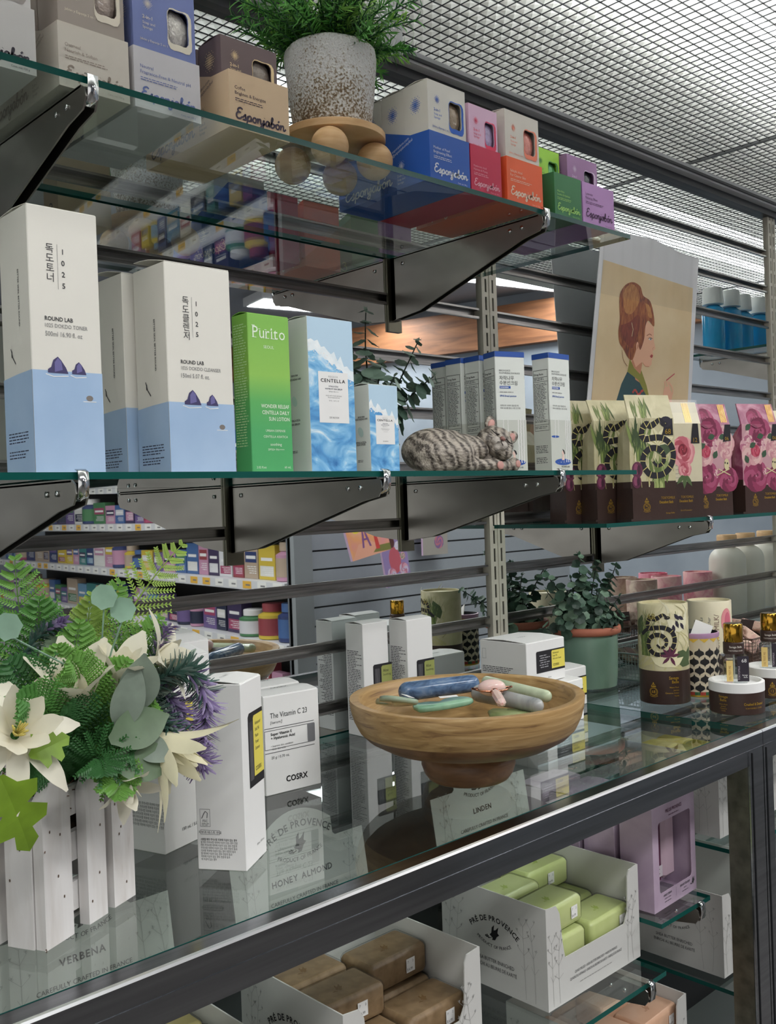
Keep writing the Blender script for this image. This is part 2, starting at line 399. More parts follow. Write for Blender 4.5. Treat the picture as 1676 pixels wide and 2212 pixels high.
# --- luminous canopy with egg crate ---
CX0, CX1, CY0, CY1, CZ = -.4, 4.3, .24, W-.002, .668
can = thing('light_canopy', 'long luminous egg crate canopy light above the glass shelves', 'ceiling light', (0, 0, CZ))
LOU = mat('louvre silver', '#3e4144', .3, .5)
q = MB(); P = .0180; y = CY0
while y < CY1: q.box((CX0, y-.0005, .0052), (CX1, y+.0005, .007)); y += P
x = CX0
while x < CX1: q.box((x-.0005, CY0, .0054), (x+.0005, CY1, .0067)); x += P
q.build('egg_crate_louvre', LOU, can)
q = MB()
for x in (.62, 1.84, 3.06): q = MB(); q.box((x-.003, CY0, .003), (x+.003, CY1, .009)); q.build('louvre_seam', mat('louvre seam', '#8b8d90', .4, .2), can)
# prismatic sheet: pyramid pattern
pm = bpy.data.materials.new('prismatic sheet'); pm.use_nodes = True; nt = pm.node_tree; nt.nodes.remove(nt.nodes['Principled BSDF'])
L = nt.links; N = nt.nodes.new
tc = N('ShaderNodeTexCoord'); sep = N('ShaderNodeSeparateXYZ'); L.new(tc.outputs['Object'], sep.inputs[0])
def mth(op, a=None, b=None):
    n = N('ShaderNodeMath'); n.operation = op
    for i, v in enumerate((a, b)):
        if v is None: continue
        if isinstance(v, (int, float)): n.inputs[i].default_value = v
        else: L.new(v, n.inputs[i])
    return n.outputs[0]
def tri(o, off): return mth('ABSOLUTE', mth('SUBTRACT', mth('FRACT', mth('DIVIDE', mth('SUBTRACT', o, off), P)), .5))
hh = mth('MAXIMUM', tri(sep.outputs[0], CX0), tri(sep.outputs[1], CY0))
bp = N('ShaderNodeBump'); bp.inputs['Strength'].default_value = 1; bp.inputs['Distance'].default_value = .006; L.new(hh, bp.inputs['Height'])
tl = N('ShaderNodeBsdfTranslucent'); tl.inputs[0].default_value = (.50, .51, .49, 1); L.new(bp.outputs[0], tl.inputs[1])
tp = N('ShaderNodeBsdfTransparent'); tp.inputs[0].default_value = (.95, .96, .95, 1)
df = N('ShaderNodeBsdfDiffuse'); df.inputs[0].default_value = (.6, .61, .59, 1); L.new(bp.outputs[0], df.inputs['Normal'])
gl = N('ShaderNodeBsdfGlossy'); gl.inputs['Roughness'].default_value = .15; L.new(bp.outputs[0], gl.inputs['Normal'])
m1 = N('ShaderNodeMixShader'); m1.inputs[0].default_value = .17; L.new(tl.outputs[0], m1.inputs[1]); L.new(tp.outputs[0], m1.inputs[2])
m2 = N('ShaderNodeMixShader'); m2.inputs[0].default_value = .25; L.new(m1.outputs[0], m2.inputs[1]); L.new(df.outputs[0], m2.inputs[2])
m3 = N('ShaderNodeMixShader'); m3.inputs[0].default_value = .08; L.new(m2.outputs[0], m3.inputs[1]); L.new(gl.outputs[0], m3.inputs[2])
L.new(m3.outputs[0], nt.nodes['Material Output'].inputs[0])
q = MB(); q.poly([(CX0, CY0, .0075), (CX0, CY1, .0075), (CX1, CY1, .0075), (CX1, CY0, .0075)]); q.build('prismatic_sheet', pm, can)
q = MB(); HW = mat('canopy white enamel', '#a9aaa6', .5)
q.box((CX0, CY0-.01, .13), (CX1, CY1+.02, .14)); q.box((CX0, CY0-.012, -.02), (CX1, CY0, .13)); q.box((CX0, CY1, .0), (CX1, CY1+.02, .13)); q.box((CX0-.01, CY0, 0), (CX0, CY1, .13)); q.box((CX1, CY0, 0), (CX1+.01, CY1, .13))
q.build('housing', HW, can)
TUBE = mat('fluorescent tube', (1, 1, 1), .4, emit=TUBE_POWER)
for ty in (.56, .72):
    for x0 in (-.35, .9, 2.15, 3.05):
        q = MB(); q.tube([(x0, ty, .075), (x0+1.15, ty, .075)], .010, 10); q.build('fluorescent_tube', TUBE, can)

# --- glass shelves, brackets ---
def glass_shelf(name, lb, x0, x1, y0, y1, ztop, t=.006):
    q = MB(); q.box((x0, y0, ztop-t), (x1, y1, ztop), GLASS, None, GEDGE); o = q.build(name); tag(o, lb, 'glass shelf'); return o
glass_shelf('glass_shelf', 'top glass shelf carrying the sponge soap cartons and the concrete pot', -.6, 1.2, .76, W-.004, TOP)
glass_shelf('glass_shelf', 'middle glass shelf at eye level carrying tall skincare boxes', -.6, 1.192, .757, W-.004, MID)
glass_shelf('glass_shelf', 'right glass shelf carrying the row of flowered bags', 1.207, 2.19, .82, W-.004, RGT)
glass_shelf('glass_shelf', 'high glass shelf at the right edge carrying blue bottles', 2.24, 3.2, .80, W-.004, .345)
def bracket(x, yf, zg, lb, hgt=.078, L=None):
    """tapering sheet metal bracket, tip hooks over the front of the glass"""
    t = thing('shelf_bracket', lb, 'shelf bracket', (x, W, zg-.006)); L = L or W-yf
    th = .0016; hw = .006
    def side(px):
        return [(px, -.004, 0), (px, -L+.004, 0), (px, -L-.002, -.004), (px, -L-.004, -.012), (px, -L+.002, -.021), (px, -L+.03, -.026), (px, -.06, -hgt), (px, -.004, -hgt-.006)]
    q = MB()
    for s in (-hw, hw-th): q.rings([side(s), side(s+th)])
    q.box((-hw, -.012, -hgt-.006), (hw, -.004, 0)); q.box((-hw, -L+.004, -.0022), (hw, -.004, -.0006)); q.build('arm', DKSTEEL, t)
    q = MB(); q.box((-.013, -.004, -hgt-.022), (.013, -.0005, 0)); q.build('back_plate', mat('olive steel', '#6c6a5c', .35, .9), t)
    q = MB(); pts = [(-L+.0015, -.018), (-L-.0055, -.014), (-L-.0075, -.004), (-L-.0065, .006), (-L-.0015, .0085)]
    q.rings([[(s, a, b) for a, b in pts] + [(s, a+.0018, b-.0003) for a, b in pts[::-1]] for s in (-.0045, .0045)]); q.build('hook', CHROME, t, True)
    for (yy, zz) in ((-L+.03, -.011), (-.03, -.012), (-L+.05, -.011)):
        q = MB(); q.lathe([(.0001, -.001), (.0028, -.0008), (.0024, .0006), (.0001, .001)], 12, M=Matrix.Translation((-hw-.0006, yy, zz)) @ Matrix.Rotation(R(90), 4, 'Y')); q.build('screw', CHROME, t, True)
    return t
for x, nm in ((.367, 'left end, below the tallest white box'), (.707, 'below the blue wave box'), (1.013, 'below the sleeping cat')):
    bracket(x, .757, MID, 'tapered steel bracket under the middle glass shelf, '+nm)
bracket(.39, .76, TOP, 'tapered steel bracket under the top glass shelf near its left end', .085)
bracket(1.003, .76, TOP, 'tapered steel bracket under the top glass shelf below the orange carton', .085)
bracket(1.50, .82, RGT, 'tapered steel bracket under the shelf of flowered bags', .07)
bracket(-.1, .76, TOP, 'tapered steel bracket under the top glass shelf left of the picture', .085)
bracket(2.34, .80, .345, 'tapered steel bracket under the shelf of blue bottles', .07)

# --- counter (display cabinet) ---
CM = ramp_mat('counter steel', [(.3, '#85888d'), (.7, '#989ba0')], 9, 3, .19, 0, (.6, 20, 20), metal=1)
CMD = ramp_mat('counter steel dull', [(.3, '#55554c'), (.7, '#706f63')], 60, 3, .42, 0, (1, 1, 1), metal=.9)
def cabinet(x0, x1, lb, posts):
    t = thing('display_cabinet', lb, 'display cabinet', (0, 0, 0)); yf = .607
    q = MB(); c_ = .0026; pr = [(yf+.020, -.3365), (yf, -.3365), (yf, CNT-.0005-c_), (yf+c_*.3, CNT-.0005-c_*.3), (yf+c_, CNT-.0005), (yf+.020, CNT-.0005)]; q.rings([[(x, a, b) for a, b in pr] for x in (x0, x1)], CM); q.poly([(x0, yf-.0001, CNT-.0005-c_), (x1, yf-.0001, CNT-.0005-c_), (x1, yf+c_*.3, CNT-.0003-c_*.3), (x0, yf+c_*.3, CNT-.0003-c_*.3)], EDGEST); q.poly([(x0, yf+c_*.3, CNT-.0003-c_*.3), (x1, yf+c_*.3, CNT-.0003-c_*.3), (x1, yf+c_, CNT-.0003), (x0, yf+c_, CNT-.0003)], EDGEST); q.box((x0, yf-.0007, -.3362), (x1, yf, -.3352), CM); q.box((x0, yf+.002, -.3565), (x1, yf+.018, -.3365), CM); q.build('front_rail', None, t)
    q = MB(); q.box((x0+.001, yf+.0202, CNT-.008), (x1-.001, W-.004, CNT), GLASS, None, GEDGE); q.build('glass_top', None, t)
    q = MB(); q.box((x0, W-.022, -.345), (x1, W-.004, CNT-.009)); q.box((x1-.016, yf+.021, -.338), (x1, W-.023, CNT-.009)); q.box((x0, yf+.021, -.338), (x0+.012, W-.023, CNT-.009)); q.build('rear_rail', CM, t)
    for (p0, p1) in posts:
        q = MB(); q.box((p0+.001, yf+.0005, FLOOR), (p1, yf+.032, -.3366), CM); q.box((p0, yf+.003, FLOOR), (p0+.001, yf+.032, -.357), CMD); q.box((p0+.008, yf-.0006, FLOOR), (p0+.0095, yf+.0005, -.34), DARK); q.build('corner_post', None, t)
        q = MB(); q.box((p0, W-.035, FLOOR), (p1, W-.006, -.345)); q.build('corner_post', CM, t)
    return t
cabinet(-.9, 1.2345, 'long steel framed glass topped display cabinet in the foreground', [(1.196, 1.2345)])
cabinet(1.2355, 3.1, 'steel framed glass topped cabinet continuing at the right edge', [(1.2355, 1.262)])
o = glass_shelf('glass_shelf', 'lower glass shelf in the cabinet carrying the opened soap boxes', -.8, 1.06, .655, W-.03, LOW)
glass_shelf('glass_shelf', 'raised glass shelf in the cabinet carrying the lavender gift box', 1.074, 1.195, .668, W-.03, -.539)
glass_shelf('glass_shelf', 'lowest glass shelf in the cabinet carrying the peach soaps', -.8, 1.19, .655, W-.03, -.80)
glass_shelf('glass_shelf', 'glass shelf in the right cabinet carrying yellow soaps', 1.27, 3.0, .668, W-.03, -.50)
bracket(1.02, .655, LOW, 'steel bracket under the lower cabinet shelf beside the lime soap box', .05)
bracket(1.165, .668, -.539, 'steel bracket under the raised shelf beneath the lavender box', .05)
# ================= cartons =================
def cloud(cx, cy, a, b, n=28):
    out = []
    for i in range(n):
        t = 2*math.pi*i/n; r = 1 - .13*abs(math.cos(2*t))**3*1.0 + .02*math.cos(8*t)
        sq = (abs(math.cos(t))**3 + abs(math.sin(t))**3)**(-1/3)*.98
        out.append((cx+a*r*sq*math.cos(t), cy+b*r*sq*math.sin(t)))
    return out
def carton(name, label, cat, w, d, h, loc, rotz=0, m=None, deco=None, group=None, hole=None, flap='mid', inside=None, corner=False):
    """folding carton; loc = base centre, or the near left base corner when corner is set"""
    m = m or WHITE
    if corner:
        c, s = math.cos(rotz), math.sin(rotz); loc = (loc[0]+c*w/2-s*d/2, loc[1]+s*w/2+c*d/2, loc[2])
    t = thing(name, label, cat, loc, rotz, group)
    q = MB()
    if not hole: q.cbox((-w/2, -d/2, 0), (w/2, d/2, h), .0007, m)
    else:
        x0, x1, y0, y1 = -w/2, w/2, -d/2, d/2
        q.poly([(x0,y0,0),(x0,y1,0),(x1,y1,0),(x1,y0,0)], m); q.poly([(x0,y0,h),(x1,y0,h),(x1,y1,h),(x0,y1,h)], m)
        q.poly([(x1,y0,0),(x1,y1,0),(x1,y1,h),(x1,y0,h)], m); q.poly([(x1,y1,0),(x0,y1,0),(x0,y1,h),(x1,y1,h)], m); q.poly([(x0,y1,0),(x0,y0,0),(x0,y0,h),(x0,y1,h)], m)
        out = [Vector((x0, 0, 0)), Vector((x1, 0, 0)), Vector((x1, h, 0)), Vector((x0, h, 0))]; inn = [Vector((x0+a*.001, b*.001, 0)) for a, b in hole]
        allp = out + inn; tr = tessellate_polygon([out, inn])
        for a, b, c in tr:
            A, B, C = allp[a], allp[b], allp[c]
            if (B.x-A.x)*(C.y-A.y)-(B.y-A.y)*(C.x-A.x) < 0: b, c = c, b
            q.poly([(allp[i].x, y0, allp[i].y) for i in (a, b, c)], m)
        for i in range(len(inn)):
            a, b = inn[i], inn[(i+1) % len(inn)]; q.poly([(a.x, y0, a.y), (b.x, y0, b.y), (b.x, y0+.0012, b.y), (a.x, y0+.0012, a.y)], m)
    q.build('carton_body', None, t)
    if flap:
        q = MB(); e = .0006
        if flap == 'mid': pr = [(-d/2+.0015, 0), (-d/4, .0012), (0, .0022), (d/4, .0014), (d/2-.001, .0002)]
        else: pr = [(-d/2+.0005, .0002), (-d/4, .0035), (0, .0065), (d/4, .008), (d/2-.001, .0085)]
        vs = []
        for yy, zz in pr: vs += [(-w/2+.0006, yy, h+zz+e), (w/2-.0006, yy, h+zz+e), (w/2-.0006, yy, h+zz), (-w/2+.0006, yy, h+zz)]
        q.rings([vs[i*4:i*4+4] for i in range(len(pr))], m); q.build('top_flap', None, t)
    if inside: inside(t)
    if deco:
        qs = [MB() for _ in range(4)]; deco(front(qs[0], w, d, h), left(qs[1], w, d, h), topf(qs[2], w, d, h, .0026 if flap == 'mid' else .0003), right_(qs[3], w, d, h))
        for q, nm in zip(qs, ('front_printing', 'side_printing', 'top_printing', 'side_printing')):
            if q.f: q.build(nm, None, t)
    return t

CREAM = mat('cream card', '#dedbd2', .6, nz=.015)
INK = ink('#3a3a3c'); INK2 = ink('#7b7b7c'); NAVY = ink('#2c3350')
SEA = ramp_mat('sea blue print', [(.35, '#9bb6d6'), (.65, '#a8c1de')], 14, 3, .6)
ROCK = ink('#3f3a63'); ROCK2 = ink('#6a659a'); SEAL = ink('#7c7570')
def roundlab(korean, sub, vol, H, seav, top):
    def deco(F, L, T, Rr):
        w = 1000*abs(F.o.x)*2; 
        F.rect(0, 0, w, seav, SEA, 0); L.poly([(0, 0), (dd, 0), (dd, seav), (dd*.5, seav-1), (0, seav-3)], SEA, 0)
        u = w*.30; v = top
        for i, ch in enumerate(korean): F.text(ch, u, v-i*8.2, 6.2, INK, 'c', k=1)
        F.rect(u+6.6, v-31, .3, 38, INK2, 1)
        for i, ch in enumerate('1025'): F.text(ch, u+11.5, v-1-i*9.6, 4.6, INK, 'c', k=1, bold=.04)
        b = top-58 if H > 210 else top-56
        F.text('ROUND LAB', w*.20, b, 3.6, INK, k=1, bold=.05, sx=.9); F.text('1025 DOKDO '+sub, w*.20, b-5.6, 3.4, INK2, k=1, sx=.86); F.text(vol, w*.20, b-13, 4.2, INK2, k=1, sx=.8)
        for (cx, s) in ((w*.36, 1.0), (w*.66, .72)):
            F.poly([(cx-9*s, seav-2), (cx+9*s, seav-2), (cx+7*s, seav+3*s), (cx+3*s, seav+9*s), (cx, seav+12*s), (cx-4*s, seav+9*s), (cx-6*s, seav+3*s), (cx-9*s, seav+1)], ROCK, 2)
            F.poly([(cx-3*s, seav-1), (cx+4*s, seav+1), (cx+3*s, seav+8*s), (cx, seav+11*s), (cx-3*s, seav+7*s)], ROCK2, 3)
            F.line([(cx-11*s, seav-3), (cx-4*s, seav-5), (cx+9*s, seav-4)], .7, WHITE, 2)
        F.ell(w*.80, seav-22, 3.2, 2.4, SEAL, k=2); F.line([(w*.80-6, seav-25), (w*.80+6, seav-25)], .6, WHITE)
        L.text('BETTER SKIN, BETTER ROUND', dd*.62, seav+H*.28, 2.6, INK, 'c', R(-90), k=1, bold=.03)
        L.line([(dd*.30, seav+22), (dd*.36, seav+14), (dd*.46, seav+8)], 1.2, INK, 1); L.ell(dd*.33, seav+17, 1, 3, INK, k=1)
        L.micro(dd*.12, seav*.42, dd*.74, 4, 2.6, NAVY, seed=3); L.micro(dd*.12, seav*.24, dd*.74, 3, 2.6, NAVY, seed=4)
    return deco
dd = 58
carton('toner_box', 'tallest white box with a blue sea print, leftmost on the middle shelf', 'skincare box', .0625, .058, .2245, (.3445, .79, MID), 0, CREAM, roundlab('독도토너', 'TONER', '500ml 16.90 fl. oz', 224, 87, 187), 'sea print boxes', corner=True)
dd = 57
carton('cleanser_box', 'white box with blue sea print half hidden behind its twin', 'skincare box', .066, .057, .195, (.4625, .852, MID), 0, CREAM, roundlab('독도클렌저', 'CLEANSER', '150ml 5.07 fl. oz.', 195, 66, 158), 'sea print boxes', flap='open', corner=True)
carton('cleanser_box', 'white box with blue sea print reading 150ml, beside the green box', 'skincare box', .0715, .057, .195, (.472, .79, MID), 0, CREAM, roundlab('독도클렌저', 'CLEANSER', '150ml 5.07 fl. oz.', 195, 66, 158), 'sea print boxes', flap='open', corner=True)

# green sun lotion box: gradient card
gm = bpy.data.materials.new('green gradient card'); gm.use_nodes = True; nt = gm.node_tree; N = nt.nodes.new; L_ = nt.links
tcn = N('ShaderNodeTexCoord'); sp_ = N('ShaderNodeSeparateXYZ'); mr_ = N('ShaderNodeMapRange'); rp = N('ShaderNodeValToRGB')
L_.new(tcn.outputs['Object'], sp_.inputs[0]); L_.new(sp_.outputs[2], mr_.inputs[0]); mr_.inputs[2].default_value = .16; L_.new(mr_.outputs[0], rp.inputs[0]); L_.new(rp.outputs[0], nt.nodes['Principled BSDF'].inputs[0]); nt.nodes['Principled BSDF'].inputs['Roughness'].default_value = .5
e = rp.color_ramp.elements; e[0].color = (*lin('#4ba864'), 1); e[1].color = (*lin('#7cb64a'), 1); e[0].position = .25; e[1].position = .95; x_ = e.new(.62); x_.color = (*lin('#8cc052'), 1); x_ = e.new(.45); x_.color = (*lin('#59ad5c'), 1)
OFF = ink('#e4f0dc')
def serif(F, s, u, v, h, m):
    x = u
    for ch in s:
        wd = F.text(ch, x, v, h, m, sx=.92, k=1)
        if ch in 'Prit': F.rect(x-h*.05, v, h*.42 if ch != 'i' else h*.36, h*.05, m)
        if ch == 'P': F.rect(x-h*.06, v+h*.95, h*.3, h*.05, m)
        if ch in 'uri': F.rect(x-h*.08, v+h*.69, h*.2, h*.045, m)
        x += wd + h*.13
def d_green(F, L, T, Rr):
    serif(F, 'Purito', 5.5, 136, 12.5, OFF); F.text('SEOUL', 25, 126, 3.2, OFF, 'c', k=1)
    for i, s in enumerate(('WONDER RELEAF', 'CENTELLA DAILY', 'SUN LOTION')): F.text(s, 48, 66-i*6.4, 3.9, OFF, 'r', k=1, sx=.82, bold=.03)
    F.text('URBAN DEFENSE', 30, 42, 2.4, OFF, 'c', k=1); F.text('CENTELLA ASIATICA', 30, 36, 2.4, OFF, 'c', k=1); F.text('soothing', 30, 28, 3, OFF, 'c', k=1); F.text('SPF50+ PA++++', 30, 23, 2.2, OFF, 'c', k=1)
    F.text('2.02 fl.oz', 5, 5, 2.4, OFF, k=1); F.text('60 mL', 48, 5, 2.4, OFF, 'r', k=1)
    L.micro(3, 150, 22, 46, 2.7, ink('#bfe0a8'), seed=9)
carton('sun_lotion_box', 'green gradient box with large white lettering on the middle shelf', 'skincare box', .0515, .0275, .160, (.570, .80, MID), 0, gm, d_green, corner=True)

WAVE = ramp_mat('wave print', [(.28, '#2f6fae'), (.44, '#5c9fd4'), (.56, '#8cc3e6'), (.68, '#e9f3f8')], 22, 8, .5, 1.6, (1, 1, 1.9))
FOAM = ramp_mat('foam print', [(.3, '#f6f8f8'), (.62, '#dfeaf0'), (.75, '#a9cfe8')], 60, 6, .5, .6)
SKYP = ink('#b6d1e4')
def wave(pct, sub, vol, w, h):
    def deco(F, L, T, Rr):
        rn = random.Random(int(h)); F.rect(0, 0, w, h, SKYP, 0)
        crest = [(u, h*pct*(1.10-.28*(u/w)**1.4) + rn.uniform(-2.2, 2.2)) for u in [w*i/14 for i in range(15)]]
        F.poly([(0, 0), (w, 0)] + [(a, b+h*.07+3*math.sin(a*.6)) for a, b in crest][::-1], FOAM, 1)
        F.poly([(0, 0), (w, 0)] + crest[::-1], WAVE, 2)
        for i in range(60): u = rn.uniform(1, w-1); F.ell(u, h*pct*(1.1-.28*(u/w)**1.4)+rn.gauss(0, h*.025), rn.uniform(.3, 1.2), rn.uniform(.3, .8), WHITE, 6, k=3)
        a = h/164; x0, x1, y0, y1 = w*.20, w*.86, h*.325, h*.655
        F.rect(x0, y0, x1-x0, y1-y0, WHITE, 4); c = (x0+x1)/2; W_ = (x1-x0)
        F.text('MADAGASCAR', c, y1-h*.037, h*.013, INK, 'c', k=5, sp=.55, sx=W_/w*.62); F.text('CENTELLA', c, y1-h*.068, h*.023, BLACK, 'c', k=5, sp=.12, bold=.06, sx=W_/(h*.023*8.9))
        F.text('HYALU-CICA', c, y1-h*.098, h*.010, NAVY, 'c', k=5, bold=.05); F.text(sub, c, y1-h*.115, h*.010, NAVY, 'c', k=5, bold=.05); F.text('SPF50+ PA++++', c, y1-h*.132, h*.009, INK2, 'c', k=5)
        F.text('MADE WITH PURE CENTELLA', c, y1-h*.158, h*.0075, INK2, 'c', k=5); F.text('FROM MADAGASCAR', c, y1-h*.17, h*.0075, INK2, 'c', k=5); F.text(vol, c, y1-h*.19, h*.0075, INK2, 'c', k=5)
        F.text('SKIN1004', c, y0+h*.028, h*.0125, BLACK, 'c', k=5, sp=.5, sx=.72, bold=.05)
        dpt = 30; L.text('SKIN1004', dpt*.55, h*.63, 2, INK, 'c', k=1, bold=.06); L.text('MOISTURIZING CARE', dpt*.55, h*.605, 2, INK, 'c', k=1, bold=.06, sx=.8)
        L.ell(dpt*.5, h*.47, 4, 6, mat('gel swatch', '#b9cfc9', .15), k=1, rot=.5); L.text('HYALU-CICA', dpt*.5, h*.34, 2.2, INK, 'c', k=1, bold=.06); L.text(sub[-9:], dpt*.5, h*.315, 2.2, INK, 'c', k=1, bold=.06)
        L.micro(dpt*.3, h*.15, 12, 2, 1.5, INK, seed=2)
    return deco
BOXG = mat('pale grey card', '#d8dcd6', .55, nz=.01)
carton('sun_serum_box', 'tall white box with a blue ocean wave photo print', 'skincare box', .0625, .040, .1645, (.6455, .80, MID), 0, BOXG, wave(.72, 'WATER-FIT SUN SERUM', '50 ML / 1.69 FL. OZ', 62.5, 164.5), 'ocean wave boxes', corner=True)
carton('sun_stick_box', 'short white box with a blue ocean wave photo print', 'skincare box', .0435, .030, .098, (.7295, .80, MID), 0, BOXG, wave(.66, 'SILKY-FIT SUN STICK', '20 G / 0.7 OZ', 43.5, 98), 'ocean wave boxes', corner=True)

BLUEI = ink('#2c52a0'); PALEG = ink('#c3c6bd'); SKIN_ = ink('#e8c9bc')
def d_sun(F, L, T, Rr):
    w, h, d = 46, 160, 28
    for A, a in ((F, w), (L, d), (Rr, d)): A.rect(0, h-7, a, 7, BLUEI, 0); A.rect(0, 0, a, 70, PALEG, 0)
    T.rect(0, 0, w, d, BLUEI, 0)
    F.text('BIRCH JUICE', 6, 134, 2.3, INK, k=1); F.text('MOISTURIZING SUN BLOCK', 6, 130.6, 2.3, INK, k=1, sx=.82)
    F.text('자작나무', 6, 123, 4.6, INK, k=1); F.text('수분선크림', 6, 116.5, 4.6, INK, k=1)
    F.rect(6, 111.4, 17, 3.2, BLUEI, 1); F.text('SUNSCREEN', 7, 112.1, 1.7, WHITE, k=2, bold=.06)
    F.micro(6, 107, 26, 1, 2, INK2, seed=5); F.text('SPF45 Broad spectrum', 6, 100.5, 2.4, BLUEI, k=1, sx=.85, bold=.05)
    F.text('자작나무 수분이 필요할 때,', 6, 88, 1.9, INK, k=1); F.text('피부 보호를 돕는 수분 선크림', 6, 84.6, 1.9, INK, k=1)
    rn = random.Random(3)
    for x, y0, y1, s in ((10, 47, 70, .9), (17, 50, 70, .9), (33, 14, 70, 1.6), (37, 14, 72, 1.6), (41, 14, 76, 1.4)):
        y = y0
        while y < y1: F.ell(x+rn.uniform(-.3, .3), y, s*.6, 1.0, WHITE, 6, k=2); y += 1.9
    F.ell(9.5, 47.5, 8.5, 1.6, BLUEI, k=1); F.ell(25, 13.5, 18, 4.4, BLUEI, k=1)
    for i in range(14): F.ell(14+rn.random()*20, 12+rn.random()*3, .35, .3, WHITE, 5, k=3)
    F.poly([(22, 16), (28, 16), (27, 23), (24, 24)], SKIN_, 3); F.ell(25, 26, 2.6, 3, SKIN_, k=3); F.poly([(24, 31), (28, 29), (29.5, 25), (28, 23.5), (26, 27)], BLACK, 4)
    F.text('ROUND LAB', 30, 6, 2.3, INK, 'c', k=1, bold=.05); F.text('50ml  1.69 fl. oz.', 24, 2, 2.6, INK2, 'c', k=1)
    L.frame(2, 56, d-4, 82, .5, BLACK, 1); L.rect(2, 128, d-4, .5, BLACK); L.rect(2, 122, d-4, .5, BLACK); L.rect(2, 64, d-4, .5, BLACK)
    L.text('Drug Facts', 3.5, 131, 2.6, INK, k=1, bold=.05); L.micro(3, 127, d-7, 2, 2, INK, seed=6); L.micro(3, 120, d-7, 26, 2.05, INK, seed=7); L.micro(3, 62, d-7, 2, 2, INK)
    L.micro(3, 36, d-7, 5, 2.2, INK, seed=8); L.micro(3, 20, d-9, 4, 2.2, INK, seed=8)
for (x, y, rz, lb) in [(.986, .834, -.30, 'blue topped sunscreen box turned to face the viewer, nearest the sleeping cat'), (1.0595, .803, 0, 'blue topped sunscreen box at the right end of the middle shelf'),
                      (.995, .869, -.05, 'blue topped sunscreen box second from the cat, behind the turned one'), (.990, .898, .02, 'blue topped sunscreen box farthest left, just right of the cat ear'), (.996, .932, .0, 'blue topped sunscreen box rearmost, next to the mirror')]:
    carton('sunscreen_box', lb, 'skincare box', .046, .028, .160, (x, y, MID), rz, BOXG, d_sun, 'sunscreen boxes', corner=True, flap=None)

